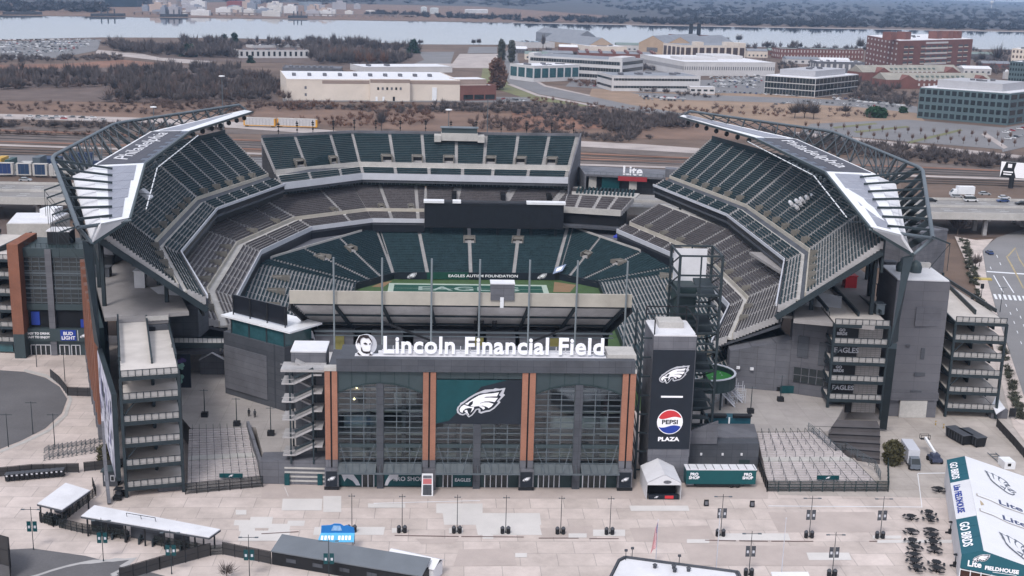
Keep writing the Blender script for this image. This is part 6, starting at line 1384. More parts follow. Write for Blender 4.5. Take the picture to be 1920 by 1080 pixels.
# warehouse
t, P_, L, h, bx = building('warehouse', 'long cream windowless warehouse with taupe roof band behind the stadium', (538, 188), (862, 189), 150, 95, M_cream, M_roofw, roofbox=[(.05+.09*k, .07+.09*k, .4, .48, 2.4) for k in range(10)])
mb = MB(); bx(mb, .2*L, L, -.15, 0, h-3.0, h-.2); obj('roof_band', mb, M_taupe, t)
mb = MB(); bx(mb, .47*L, .70*L, -5, 0, -.3, h+1.2); b_ = obj('front_block', mb, M_cream, t); mb = MB(); bx(mb, .47*L, .70*L, -5.15, -5, h-1.6, h+1.2); obj('taupe_band', mb, M_taupe, t)
for k in range(6): mb = MB(); bx(mb, L*(.51+k*.026), L*(.521+k*.026), -5.2, -5, h*.55, h*.68); obj('window', mb, M_gwall2 if k % 2 else M_glass, t)
for s in (.5, .54, .6): mb = MB(); bx(mb, L*s, L*(s+.012), -5.2, -5, -.3, 3.4); obj('dock_door', mb, M_white if s < .58 else M_dark, t)
for s in (.10,): 
    for zf in (.2, .55): mb = MB(); bx(mb, L*s, L*(s+.012), -.15, 0, h*zf, h*(zf+.14)); obj('window', mb, M_gwall2, t)
mb = MB(); bx(mb, .835*L, .862*L, -.6, 0, -.3, h*.65); obj('stair_shaft', mb, M_white, t)
t, P_, L, h, bx = building('warehouse_office', 'red brick and cream office end joined to the cream warehouse', (862, 189), (930, 188), 163, 30, M_redb, M_roofw, par=1.0)
for k in range(3): mb = MB(); bx(mb, L*(.1+k*.3), L*(.36+k*.3), -.2, 0, .8, 4.6); w = obj('window', mb, M_glass, t)
mb = MB(); bx(mb, -.2, L*.8, 6, 26, h, h+5.5); obj('upper_block', mb, M_cream, t); mb = MB(); bx(mb, -.2, L*.8, 5.8, 6, h+1, h+5.5); obj('taupe_band', mb, M_taupe, t); mb = MB(); bx(mb, 0, L*.78, 6.3, 25.7, h+5.5, h+5.7); obj('upper_roof', mb, M_roofw, t)
building('long_shed', 'long low white roofed shed behind the cream warehouse', (682, 137), (848, 136), 127, 50, M_wcl, M_roofw, roofbox=[(.1, .13, .3, .5, 2), (.3, .34, .3, .5, 2.2)])
building('low_yard_building', 'low grey building with scattered equipment on its roof', (530, 135), (640, 137), 128, 40, M_gwall2, M_gwall2, roofbox=[(.1*k, .1*k+.05, .2, .5, 2) for k in range(1, 9)])
building('colonnade_shed', 'long brown roofed shed with white bays among the trees', (448, 109), (580, 109), 95, 30, M_wcl, mat('brown_roof', (.14, .1, .09), .9), floors=1, cols=13, win=M_dark, wfrac=.4, hfrac=.6)
building('white_roof_shed', 'thin white roofed shed just behind the brown roofed shed', (474, 90), (610, 88), 86, 20, M_wcl, M_roofw)
# offices
building('teal_office', 'small office with teal glass and white frame in front of the long white office', (1000, 154), (1085, 151), 125, 40, M_wcl, M_roofw, floors=1, cols=6, win=M_tglass, hfrac=.62, wfrac=.8)
building('long_office', 'long white three storey office with dark window bands', (990, 142), (1165, 153), 105, 62, M_wcl, M_groof, floors=3, strips=True, roofbox=[(.0, .06, 0, .3, 3.5), (.86, 1.0, 0, .6, 3.2)])
building('slanted_office', 'low white office with slanted dark window strip beside the parked rows', (1147, 171), (1312, 172), 143, 50, M_wcl, M_groof, floors=2, strips=True, hfrac=.3)
building('white_pavilion', 'tiny white garage on the dry grass', (1293, 176), (1340, 177), 164, 14, M_wcl, M_roofw, floors=1, cols=4, hfrac=.3)
building('white_hall', 'wide white hall with ribbed lower wall behind the packed lot', (1282, 142), (1452, 143), 117, 140, M_wcl, M_roofw, floors=1, cols=40, win=M_gwall2, hfrac=.26, wfrac=.4, roofbox=[(.1, .5, .25, .5, 3.2), (.55, .9, .45, .8, 4)])
def two_face(name, label, l, c, r, top, wall, floors, cols1, cols2, strips, roofm=M_roofw, pent=None, win=M_glass, wfrac=.7, hfrac=.6):
    a, b, e = at(*l, -.3), at(*c, -.3), at(*r, -.3); f = a+e-b; h = bz(*c, top); t = thing(name, label, 'building', (b[0], b[1], 0)); P4 = [x[:2] for x in (a, b, e, f)]
    mb = MB(); mb.prism(P4, -.3, h); obj('wall', mb, wall, t); ce = sum(P4)/4
    mb = MB(); mb.prism([lerp(x, ce, .02) for x in P4], h, h+.5); obj('roof', mb, roofm, t)
    if pent: mb = MB(); mb.prism([lerp(x, ce, pent[0]) for x in P4], h+.5, h+pent[1]); obj('penthouse', mb, mat('pale_grey_cladding', (.36, .36, .385), .6, var=.06), t)
    for _ in range(6):
        u, w = cr.uniform(.35, .62), cr.uniform(.35, .62); c0 = lerp(lerp(P4[0], P4[1], u), lerp(P4[3], P4[2], u), w); zz = h+(pent[1] if pent else .5); mb = MB(); mb.box(c0[0]-1.6, c0[0]+1.6, c0[1]-1.2, c0[1]+1.2, zz, zz+cr.uniform(1, 2)); obj('roof_unit', mb, M_gwall2, t)
    for (s, e_, n) in ((P4[0], P4[1], cols1), (P4[1], P4[2], cols2)):
        d = unit(e_-s); o = A(d[1], -d[0]); L = np.linalg.norm(e_-s)
        for k in range(floors):
            fh = h/floors; z0 = k*fh+fh*(.5-hfrac/2); z1 = z0+fh*hfrac
            if strips:
                mb = MB(); mb.prism([s+d*.5, e_-d*.5, e_-d*.5+o*.2, s+d*.5+o*.2], z0, z1); w = obj('window_band', mb, win, t); mb = MB()
                for i in range(1, n): q = s+d*(L*i/n); mb.prism([q-d*.07, q+d*.07, q+d*.07+o*.28, q-d*.07+o*.28], z0, z1)
                obj('mullion', mb, wall, w)
            else:
                for i in range(n):
                    q = s+d*(L*(i+.5)/n); w = L/n*wfrac/2; mb = MB(); mb.prism([q-d*w, q+d*w, q+d*w+o*.2, q-d*w+o*.2], z0, z1); obj('window', mb, win, t)
    return t, P4, h
two_face('glass_office', 'dark glass three storey office with white penthouse beyond the dry grass', (1432, 176), (1527, 183), (1607, 173), 148, M_wcl, 3, 16, 12, True, pent=(.3, 6), hfrac=.84)
two_face('green_office', 'green grey four storey office with square windows at upper right', (1719, 221), (1888, 235), (1945, 226), 176, M_greenst, 4, 14, 4, False, pent=(.28, 6.5))
building('cream_mill', 'tall cream building with dark brown vertical windows near the river', (1283, 116), (1396, 116), 86, 60, M_cream, M_groof, floors=1, cols=9, win=mat('brown_window', (.07, .05, .05), .4), hfrac=.66, wfrac=.7, roofbox=[(.18, .30, 0, .2, 5), (.68, .80, 0, .2, 5), (.9, 1, 0, .3, 4)])
t, *_ = building('boiler_house', 'red brick boiler house with two tall black chimneys by the river', (1283, 80), (1328, 80), 67, 50, M_redb, M_groof)
for x in (1298, 1313): p = at(x, 80, 0); mb = MB(); z = float(atv(x, 44, p[1]+20)[2]); mb.tube([(p[0], p[1]+20, 5), (p[0], p[1]+20, z)], [4, 3.4], 10); obj('chimney', mb, M_black, t)
def gable_shed(name, label, bl, br, eave, ridge, depth, wall, roof, n=1, dormer=0):
    p, q = at(*bl, -.3), at(*br, -.3); he, hr = bz(*bl, eave), bz(*bl, ridge); d = unit((q-p)[:2]); nn = A(-d[1], d[0]); L = np.linalg.norm((q-p)[:2])/n
    t = thing(name, label, 'building', (p[0], p[1], 0))
    for k in range(n):
        a = p[:2]+d*L*k; b = a+d*L; m = (a+b)/2; c, e, mm = a+nn*depth, b+nn*depth, m+nn*depth
        mb = MB(); mb.add([(*a, -.3), (*b, -.3), (*b, he), (*m, hr), (*a, he), (*c, -.3), (*e, -.3), (*e, he), (*mm, hr), (*c, he)], [(0, 1, 2, 3, 4), (9, 8, 7, 6, 5), (0, 4, 9, 5), (1, 6, 7, 2)]); obj('wall', mb, wall, t)
        mb = MB(); mb.slab((*a, he+.1), (*m, hr+.1), (*mm, hr+.1), (*c, he+.1), .4); mb.slab((*m, hr+.1), (*b, he+.1), (*e, he+.1), (*mm, hr+.1), .4); obj('roof', mb, roof, t)
        mb = MB(); mb.prism([lerp(a, b, .3), lerp(a, b, .7), lerp(a, b, .7)-nn*.2, lerp(a, b, .3)-nn*.2], he*.2, he*.6); obj('door', mb, M_gwall2, t)
    return t
M_buff = mat('buff_brick', (.36, .27, .20), .9, var=.12, scale=.1)
gable_shed('gabled_factory', 'big buff factory gable with grey roofs near the river centre', (1103, 96), (1152, 96), 86, 71, 160, M_buff, M_groof)
gable_shed('gabled_factory', 'grey roofed factory hall left behind the buff gable', (1085, 80), (1116, 80), 68, 58, 150, M_groof, M_groof)
gable_shed('gabled_factory', 'buff factory with two grey gables left of the chimneys', (1197, 100), (1300, 106), 80, 66, 150, M_buff, M_groof, 2)
building('sawtooth_factory', 'low red brick factory with grey sawtooth roof', (1085, 112), (1232, 116), 100, 70, M_redb, M_groof, roofbox=[(.1+.17*k, .13+.17*k, 0, .9, 3) for k in range(6)])
building('white_roof_factory', 'white roofed factory wing left of the buff gable', (1070, 92), (1105, 98), 82, 60, M_cream, M_roofw)
building('blue_roof_shed', 'long pale blue roofed shed by the water', (983, 90), (1040, 90), 80, 40, M_wcl, mat('pale_blue_roof', (.22, .28, .33), .6))
two_face('brick_block', 'large red brick block with roof huts standing by the river at right', (1621, 122), (1680, 138), (1818, 130), 77, M_redb, 6, 9, 1, False, M_roofw, win=M_wcl, wfrac=.3, hfrac=.35)
bk = bpy.data.objects['brick_block']
for k in range(6):
    for i in range(2): pass
p, q = at(1680, 138, -.3)[:2], at(1818, 130, -.3)[:2]; hB = bz(1680, 138, 77); d = unit(q-p); o = A(d[1], -d[0]); Lb = np.linalg.norm(q-p)
for k in range(5):
    z0 = 4+k*hB/6.2
    for s0, s1, n in ((.06, .2, 2), (.28, .72, 6), (.79, .95, 2)):
        mb = MB()
        for i in range(n): a = p+d*Lb*(s0+(s1-s0)*(i+.15)/n); b = p+d*Lb*(s0+(s1-s0)*(i+.85)/n); mb.prism([a, b, b+o*.4, a+o*.4], z0+1, z0+3.6)
        w = obj('balcony_recess', mb, M_dwall, bk); mb = MB()
        for i in range(n): a = p+d*Lb*(s0+(s1-s0)*(i+.15)/n); b = p+d*Lb*(s0+(s1-s0)*(i+.85)/n); mb.prism([a, b, b+o*.6, a+o*.6], z0, z0+1)
        obj('balcony_front', mb, M_cream, w)
for s in (.02, .2, .62, .78, .9):
    a = p+d*Lb*s; mb = MB(); mb.prism([a-o*14, a+d*14-o*14, a+d*14-o*26, a-o*26], hB+.5, hB+10); obj('roof_hut', mb, M_redb, bk)
building('brick_terrace', 'long low red brick terrace left of the big brick block', (1462, 110), (1618, 112), 92, 30, M_redb, M_troof, floors=2, cols=26, win=M_wcl, wfrac=.3)
building('grey_terrace', 'grey metal garages in front of the red brick terrace', (1530, 136), (1620, 138), 116, 30, M_gwall2, M_roofw, floors=1, cols=8, win=M_wcl, wfrac=.35)
def barracks(label, bl, br, eave, ridge, depth):
    p, q = at(*bl, -.3), at(*br, -.3); he, hr = bz(*bl, eave), bz(*bl, ridge); d = unit((q-p)[:2]); n = A(-d[1], d[0]); L = np.linalg.norm((q-p)[:2]); p = p[:2]
    t = thing('brick_barracks', label, 'building', (p[0], p[1], 0)); mb = MB(); mb.prism([p, p+d*L, p+d*L+n*depth, p+n*depth], -.3, he); obj('wall', mb, M_redb, t)
    a, b, c, e = p, p+d*L, p+d*L+n*depth, p+n*depth; m0, m1 = (a+e)/2, (b+c)/2; mb = MB(); mb.slab((*a, he), (*b, he), (*m1, hr), (*m0, hr), .4); mb.slab((*m0, hr), (*m1, hr), (*c, he), (*e, he), .4); mb.add([(*a, he-.3), (*e, he-.3), (*m0, hr-.2), (*b, he-.3), (*c, he-.3), (*m1, hr-.2)], [(0, 1, 2), (3, 4, 5)]); obj('roof', mb, mat('buff_slate_roof', (.27, .255, .225), .85, var=.12, scale=.1), t)
    for s in (.12, .82):
        g = p+d*L*s-n*3; w = L*.14; hg = he+(hr-he)*.75; mb = MB(); mb.add([(*g, -.3), (*(g+d*w), -.3), (*(g+d*w), he), (*(g+d*w/2), hg), (*g, he), (*(g+n*12), -.3), (*(g+d*w+n*12), -.3), (*(g+d*w+n*12), he), (*(g+d*w/2+n*12), hg), (*(g+n*12), he)], [(0, 1, 2, 3, 4), (0, 4, 9, 5), (1, 6, 7, 2), (4, 3, 8, 9), (3, 2, 7, 8)]); obj('gable_wing', mb, M_redb, t)
    for k in range(10):
        x = p+d*L*(.3+.048*k)+n*3.2; zz = he+(hr-he)*.35; mb = MB(); mb.prism([x, x+d*2, x+d*2+n*3, x+n*3], zz, zz+1.8); obj('dormer', mb, M_troof, t)
    for f in range(2):
        for k in range(10): x = p+d*L*(.3+.048*k); mb = MB(); mb.prism([x, x+d*2.2, x+d*2.2-n*.2, x-n*.2], 2.5+f*5, 5+f*5); obj('window', mb, M_wcl, t)
barracks('red brick barracks with pale hipped roof and dormers behind the green office', (1660, 166), (1858, 166), 150, 138, 26)
barracks('red brick barracks with greenish roof left behind the dormered one', (1616, 152), (1800, 150), 136, 124, 26)
building('cream_tower', 'cream office tower cut by the right edge near the river', (1891, 150), (1990, 156), 92, 40, M_cream, M_roofw, floors=6, cols=14, win=mat('brown_window', (.07, .05, .05)), wfrac=.5)
building('slate_tower', 'slate grey office tower cut by the right edge above the green office', (1886, 182), (1990, 190), 116, 40, M_greenst, M_roofw, floors=7, cols=20, wfrac=.6)
for px, py, top, lab in ((1756, 128, 107, 'white cupola tower left of the white boats yard'), (1886, 148, 130, 'white cupola rising over the dark roof beside the slate tower')):
    p = at(px, py, 0); z = bz(px, py, top); t = thing('cupola', lab, 'cupola', (p[0], p[1], 0)); mb = MB(); mb.box(p[0]-3, p[0]+3, p[1]-3, p[1]+3, 0, z*.75); obj('base', mb, M_wcl, t); mb = MB(); mb.lathe([(2.2, z*.75), (2.2, z*.88), (.2, z)], (p[0], p[1], 0), 8); obj('lantern', mb, M_white, t)
for k, (x, y, w, h_, lab) in enumerate(((1192, 124, 40, 6, 'behind the slanted office'), (1232, 121, 30, 8, 'right of the sawtooth factory'), (1462, 104, 34, 7, 'at the left end of the brick terrace'), (1505, 120, 46, 6, 'before the brick terrace'), (1566, 122, 40, 6, 'before the brick terrace, nearer the brick block'), (1842, 112, 44, 8, 'right of the brick block'), (1868, 128, 40, 6, 'in the boat yard'), (1832, 140, 36, 7, 'at the barracks right end'), (1006, 112, 30, 7, 'beside the avenue'), (1046, 112, 40, 8, 'before the blue roofed shed'), (1066, 102, 26, 10, 'left of the buff gable'), (1180, 96, 40, 9, 'between the two buff factories'), (1420, 108, 30, 9, 'right of the cream mill'), (975, 100, 20, 6, 'near the columnar trees'))):
    p = at(x, y, -.3); mb = MB(); mb.box(p[0]-w/2, p[0]+w/2, p[1], p[1]+22, -.3, h_); mb.hexa([(p[0]-w/2-.4, p[1]-.4, h_), (p[0]+w/2+.4, p[1]-.4, h_), (p[0]+w/2+.4, p[1]+22.4, h_), (p[0]-w/2-.4, p[1]+22.4, h_), (p[0]-w/2, p[1]+9, h_+3), (p[0]+w/2, p[1]+9, h_+3), (p[0]+w/2, p[1]+13, h_+3), (p[0]-w/2, p[1]+13, h_+3)], 1)
    for j in range(5): mb.box(p[0]-w/2+w*(j+.3)/5, p[0]-w/2+w*(j+.7)/5, p[1]-.2, p[1], 1.5, 4, 2)
    one('low_building', mb, [(M_cream, M_gwall2, M_redb, M_wcl)[k % 4], (M_groof, M_roofw, M_troof)[k % 3], M_dwall], ('cream', 'grey', 'red brick', 'white')[k % 4]+' low gabled building '+lab, 'building', 'small buildings of the far campus')
# far shore works
fs = [(197, 257, 13, -4, (.03, .05, .07), 'dark hangar'), (286, 312, 8, -2, (.5, .45, .42), 'cream block'), (318, 330, 12, -1, (.4, .34, .31), 'buff block'), (340, 360, 9, -3, (.62, .6, .6), 'white block'), (370, 380, 20, 13, (.6, .58, .58), 'small white cube'), (425, 452, 12, 2, (.34, .10, .09), 'red shed'), (462, 485, 8, 0, (.3, .33, .38), 'blue grey shed'), (505, 518, 17, 9, (.6, .58, .56), 'white tank house'), (560, 600, 10, 4, (.3, .34, .38), 'grey plant'), (789, 800, 24, 13, (.6, .62, .62), 'white tank'), (806, 822, 26, 15, (.58, .6, .6), 'second white tank'), (872, 915, 25, 18, (.62, .62, .63), 'long white store')]
for x0, x1, yb, yt, c, lab in fs:
    p, q = at(x0, yb, -.2), at(x1, yb, -.2); z = bz(x0, yb, yt); mb = MB(); mb.prism([p[:2], q[:2], q[:2]+A(0, 60), p[:2]+A(0, 60)], -.3, z*.92); mb.prism([p[:2]+A(4, 4), q[:2]+A(-4, 4), q[:2]+A(-4, 50), p[:2]+A(4, 50)], z*.92, z)
    one('shore_works', mb, mat('works_'+lab.replace(' ', '_'), c, .8, var=.12, scale=.02), lab+' among the works on the far shore', 'industrial building', 'works on the far shore')
wp_ = None
for k in range(46):
    x, y = cr.uniform(268, 700), cr.uniform(14, 30); p = at(x, y+(x-270)*.004, -.2); w, d_, h_ = cr.uniform(10, 45), cr.uniform(15, 50), cr.uniform(5, 22); mb = MB(); mb.box(p[0]-w/2, p[0]+w/2, p[1], p[1]+d_, -.3, h_); mb.box(p[0]-w*.2, p[0]+w*.25, p[1]+3, p[1]+d_*.6, h_, h_*1.25); c_ = k % 5
    one('shore_shed', mb, mat('shore_paint_%s' % 'abcde'[c_], ((.5, .48, .47), (.34, .33, .36), (.42, .33, .29), (.22, .24, .29), (.55, .54, .55))[c_], .8, var=.12, scale=.02), ('pale', 'grey', 'buff', 'slate', 'white')[c_]+' small shed among the works on the far left shore', 'shed', 'small sheds on the far shore')
for x0, x1, y, lab in ((5, 75, 27.5, 'long dark barge moored at the far shore on the left'), (170, 232, 30.5, 'dark pier with pilings on the far shore'), (300, 350, 31.5, 'dark loading pier with cranes on the far shore'), (540, 575, 34, 'dark jetty platform with posts on the far shore')):
    p, q = at(x0, y, -.2), at(x1, y, -.2); t = thing('pier' if 'barge' not in lab else 'barge', lab, 'pier' if 'barge' not in lab else 'boat', (p[0], p[1], 0)); mb = MB(); mb.prism([p[:2], q[:2], q[:2]+A(0, 16), p[:2]+A(0, 16)], .5, 6); obj('deck', mb, M_dwall, t)
    mb = MB()
    for k in range(9): x = lerp(p, q, k/8); mb.box(x[0]-2, x[0]+2, x[1]-.5, x[1]+14, -.3, .5 if 'barge' in lab else .5); 
    for k in range(3): x = lerp(p, q, .3+.2*k); mb.box(x[0]-1.2, x[0]+1.2, x[1]+4, x[1]+7, 6, 16 if 'barge' not in lab else 8)
    obj('piling', mb, M_dwall, t)
p = at(350, 30, 0); mb = MB()
a, b = at(250, 27, 0), at(780, 33.5, 0); mb.prism([a[:2], b[:2], b[:2]+A(0, 14), a[:2]+A(0, 14)], 5, 7)
for k in range(40): x = lerp(a, b, k/39); mb.box(x[0]-1.5, x[0]+1.5, x[1], x[1]+10, -.3, 5)
one('wharf', mb, mat('weathered_wharf', (.22, .18, .17), .9), 'long low wharf on pilings along the far shore', 'wharf')
p = at(1741*1.0+118, 22, 0)
p = at(1858, 20, 0); t = thing('water_tower', 'tiny pale water tower above the far woods at upper right', 'water tower', (p[0], p[1], 0)); mb = MB(); z = bz(1858, 20, 1); mb.tube([(p[0], p[1], 0), (p[0], p[1], z*.7)], 3, 8); obj('stem', mb, M_wcl, t); mb = MB(); mb.lathe([(3, z*.62), (11, z*.75), (11, z*.9), (2, z)], (p[0], p[1], 0), 12); obj('tank', mb, M_wcl, t)
p = at(1060, 84, 0); t = thing('water_tower', 'cream ball water tower near the factory gables', 'water tower', (p[0], p[1], 0)); z = bz(1060, 84, 65); mb = MB(); mb.tube([(p[0], p[1], 0), (p[0], p[1], z*.6)], 2.2, 8); obj('stem', mb, M_cream, t); mb = MB(); mb.lathe([(1.5, z*.55), (8, z*.7), (8.5, z*.85), (5, z*.97), (.5, z)], (p[0], p[1], 0), 14); obj('tank', mb, M_cream, t)
# tall light masts
for px, top, yb, dist, lab in ((420, 143, 280, 0, 'tall light mast rising beyond the left wing roof'), (912, 185, 330, 0, 'tall bare mast rising behind the end stand'), (292, 201, 300, 0, 'light mast behind the left wing roof struts'), (840, 206, 330, 0, 'light mast just left of the end stand booth')):
    p = at(px, yb, 0); z = bz(px, yb, top); t = thing('light_mast', lab, 'light mast', (p[0], p[1], 0)); mb = MB(); mb.tube([(p[0], p[1], 0), (p[0], p[1], z)], [.35, .2], 6); obj('pole', mb, M_steell, t)
    if px != 912: mb = MB(); mb.lathe([(.3, -.4), (1.7, -.2), (1.7, .3), (.3, .5)], (p[0], p[1], z), 10); obj('lamp_ring', mb, M_white, t)
# billboard
p = at(1895, 352, 0); n_ = unit(A(-.5, -1)); d_ = A(-n_[1], n_[0]); t = thing('billboard', 'black and white roadside billboard on one thick black post', 'billboard', (p[0], p[1], 0))
z0, z1 = bz(1895, 352, 334), bz(1895, 352, 303); mb = MB(); mb.tube([(p[0], p[1], 0), (p[0], p[1], z0+1)], 1.3, 10); obj('post', mb, M_black, t)
c = p[:2]; W2 = 6.2; mb = MB(); mb.prism([c-d_*W2, c+d_*W2, c+d_*W2-n_*1.6, c-d_*W2-n_*1.6], z0, z1); obj('case', mb, M_black, t)
ex_, o_ = A(*d_, 0), A(*(c+n_*.05), 0); sg_ = 1 if d_[0] > 0 else -1
fr = frame(A(*(c+n_*.12), z0), ex_*sg_, EZ); Hh = z1-z0
mb = put(poly_mb([(-W2+.2, .3), (W2-.2, .3), (W2-.2, Hh-.3), (-W2+.2, Hh-.3)], .05), fr); obj('poster', mb, M_letter, t)
for pts in ([(-3.6, Hh-.4), (1.4, Hh-.4), (.6, Hh*.5), (1.8, .35), (-5.8, .35), (-5.2, Hh*.4)],): obj('black_figure', put(poly_mb(pts, .05, .05), fr), M_black, t)
for pts in ([(-2.6, Hh*.62), (-.6, Hh*.62), (-.6, Hh*.85), (-2.6, Hh*.85)], [(-4.6, Hh*.32), (.2, Hh*.32), (.2, Hh*.4), (-4.6, Hh*.4)], [(-4.4, Hh*.18), (-.4, Hh*.18), (-.4, Hh*.25), (-4.4, Hh*.25)]): obj('white_mark', put(poly_mb(pts, .05, .1), fr), M_letter, t)
# ================================================================ trees
def bare_cloud(pts, hs, rs, nb, seed, wid=.3, low=.25):
    """many bare crowns: each is a fan of thin twigs from the trunk into the crown's volume"""
    g = np.random.default_rng(seed); pts = np.array(pts, float); N = len(pts); hs = np.array(hs)[:, None]; rs = np.array(rs)[:, None]
    th = g.uniform(0, 2*PI, (N, nb)); ph = g.uniform(-.35, 1, (N, nb)); rr = g.uniform(.35, 1, (N, nb))**.6*(1+.25*np.sin(3*th+g.uniform(0, 6, (N, 1))))
    tip = np.stack([pts[:, :1]+rs*rr*np.cos(th)*np.sqrt(1-np.clip(ph, 0, 1)**2*.8), pts[:, 1:2]+rs*rr*np.sin(th)*np.sqrt(1-np.clip(ph, 0, 1)**2*.8), pts[:, 2:3]+hs*(.52+.48*ph*rr)], -1)
    f = g.uniform(.15, .75, (N, nb)); base = np.stack([pts[:, :1]+(tip[..., 0]-pts[:, :1])*f*.8, pts[:, 1:2]+(tip[..., 1]-pts[:, 1:2])*f*.8, np.maximum(pts[:, 2:3]+hs*low, pts[:, 2:3]+(tip[..., 2]-pts[:, 2:3])*f)], -1)
    a = g.uniform(0, 2*PI, (N, nb)); w = wid*g.uniform(.5, 1.5, (N, nb)); off = np.stack([w*np.cos(a), w*np.sin(a), w*.3*np.sin(a*2)], -1)
    v = np.stack([base-off, base+off, tip], 2).reshape(-1, 3)
    # trunks
    tr = []
    for s in (-1, 1): tr.append(pts+np.array([s*.02, 0, 0])*hs)
    top = pts+np.concatenate([np.zeros((N, 2)), hs*.75], 1)
    tv = np.stack([pts-np.concatenate([hs*.018, np.zeros((N, 2))], 1), pts+np.concatenate([hs*.018, np.zeros((N, 2))], 1), top], 1).reshape(-1, 3)
    v = np.concatenate([v, tv]); fcs = np.arange(len(v)).reshape(-1, 3)
    return v, fcs
def cloud_obj(name, v, f, m, parent=None):
    me = bpy.data.meshes.new(name); L = ORI.get(parent.name, (0, 0, 0)) if parent else (0, 0, 0); v = v-np.array(L)
    me.vertices.add(len(v)); me.vertices.foreach_set('co', v.astype(np.float32).ravel()); me.loops.add(len(f)*3); me.loops.foreach_set('vertex_index', f.astype(np.int32).ravel())
    me.polygons.add(len(f)); me.polygons.foreach_set('loop_start', np.arange(0, len(f)*3, 3, dtype=np.int32)); me.polygons.foreach_set('loop_total', np.full(len(f), 3, dtype=np.int32)); me.materials.append(m); me.update(calc_edges=True); me.validate()
    o = bpy.data.objects.new(name, me); COL.objects.link(o)
    if parent: o.parent = parent
    return o
def twig_mat(name, col, var=.4, scale=.05): return mat(name, col, .95, var=var, scale=scale, detail=4, spec=.1)
T_grey = twig_mat('grey_brown_twigs', (.10, .085, .084)); T_brown = twig_mat('brown_twigs', (.125, .09, .08)); T_far = twig_mat('far_twigs', (.05, .05, .058), .35, .008); T_green = twig_mat('pine_needles', (.022, .045, .03), .35, .1); T_rust = twig_mat('rusty_twigs', (.145, .085, .065))
tg = np.random.default_rng(4)
def inside(poly, n):
    xs = [p[0] for p in poly]; ys = [p[1] for p in poly]; out = []
    while len(out) < n:
        x, y = tg.uniform(min(xs), max(xs)), tg.uniform(min(ys), max(ys)); c = False; j = len(poly)-1
        for i in range(len(poly)):
            if (poly[i][1] > y) != (poly[j][1] > y) and x < (poly[j][0]-poly[i][0])*(y-poly[i][1])/(poly[j][1]-poly[i][1])+poly[i][0]: c = not c
            j = i
        if c: out.append(at(x, y, -.3))
    return out
def wood(name, poly, n, h, r, m, label, nb=70, wid=.3, cat='wood', low=.2):
    P = [p for p in inside(poly, int(n*1.45)) if math.sin(p[0]*.021+1.3*math.sin(p[1]*.013))+math.sin(p[1]*.017+p[0]*.006) > (-.95 if nb > 80 else -1.7) or nb < 50][:n]; n = len(P); hs = h*(.5+.9*tg.random(n)**1.3); rs = r*(.55+.8*tg.random(n))
    v, f = bare_cloud(P, hs, rs, nb, int(tg.integers(1e6)), wid, low); o = cloud_obj(name, v, f, m); return tag(o, label, cat, kind='stuff')
px_sheet('wood_floor', [(-60, 130), (150, 128), (380, 122), (480, 132), (525, 160), (520, 190), (300, 192), (-60, 188)], -.15, M_floor)
px_sheet('wood_floor', [(190, 84), (330, 78), (560, 78), (780, 90), (795, 112), (760, 126), (640, 128), (560, 118), (420, 116), (300, 108)], -.15, M_floor)
wood('bare_wood', [(-40, 140), (150, 134), (380, 126), (470, 136), (520, 160), (515, 190), (300, 194), (-40, 188)], 620, 11, 5.5, T_grey, 'wide grey brown bare wood beyond the rail tracks at left', 95, .3)
wood('bare_wood', [(-40, 150), (500, 150), (510, 192), (-40, 190)], 160, 10, 5, T_brown, 'browner bare trees mixed through the left wood', 90, .3)
wood('bare_wood', [(190, 84), (330, 80), (420, 82), (455, 92), (440, 112), (300, 106), (220, 98)], 260, 14, 8, T_grey, 'bare wood in front of the river, left of the sheds', 95, .45)
wood('bare_wood', [(560, 86), (640, 82), (780, 92), (792, 110), (750, 122), (600, 122), (575, 110)], 260, 15, 8, T_grey, 'bare wood in front of the river, right of the sheds', 95, .45)
wood('bare_wood', [(440, 82), (620, 80), (700, 84), (600, 90), (470, 90)], 70, 13, 7, T_grey, 'thin line of bare trees along the river bank', 70, .45)
wood('rusty_wood', [(600, 98), (700, 96), (760, 106), (720, 124), (610, 118)], 60, 15, 8, T_rust, 'rusty brown crowns inside the right river wood', 90, .45)
wood('brush', [(-40, 110), (230, 106), (230, 116), (-40, 122)], 130, 7, 5, T_grey, 'low brush behind the far car lot', 50, .35)
wood('brush', [(-40, 228), (200, 232), (420, 240), (420, 247), (-40, 240)], 150, 4, 3.2, T_grey, 'low brush along the gravel strip at left', 60, .2)
wood('brush', [(200, 190), (520, 196), (620, 210), (520, 216), (300, 206)], 120, 5, 3.5, T_brown, 'low brown brush at the edge of the left wood', 60, .22)
wood('brush', [(800, 196), (960, 196), (1120, 208), (1300, 224), (1300, 240), (1120, 236), (960, 214), (810, 206)], 260, 5.5, 4.2, T_grey, 'dark brush strip behind the end stand', 75, .24)
wood('brush', [(1130, 215), (1300, 222), (1290, 262), (1180, 262), (1130, 245)], 220, 6, 4, T_grey, 'dense grey brush left of the right wing roof', 75, .24)
wood('brush', [(520, 192), (800, 196), (820, 236), (640, 242), (500, 222)], 200, 4.5, 3.2, T_rust, 'scattered rusty brush on the dry field', 55, .2)
wood('brush', [(880, 222), (1100, 240), (1100, 250), (880, 245)], 60, 6, 4, T_brown, 'brown brush right behind the end stand top row', 55, .22)
wood('brush', [(1400, 250), (1560, 266), (1930, 304), (1930, 322), (1700, 304), (1480, 280)], 330, 6, 4, T_grey, 'band of bare brush between the rails and the empty lot at right', 75, .24)
wood('brush', [(1560, 150), (1680, 158), (1700, 178), (1620, 180), (1560, 165)], 80, 8, 5, T_grey, 'bare trees before the brick barracks', 60, .3)
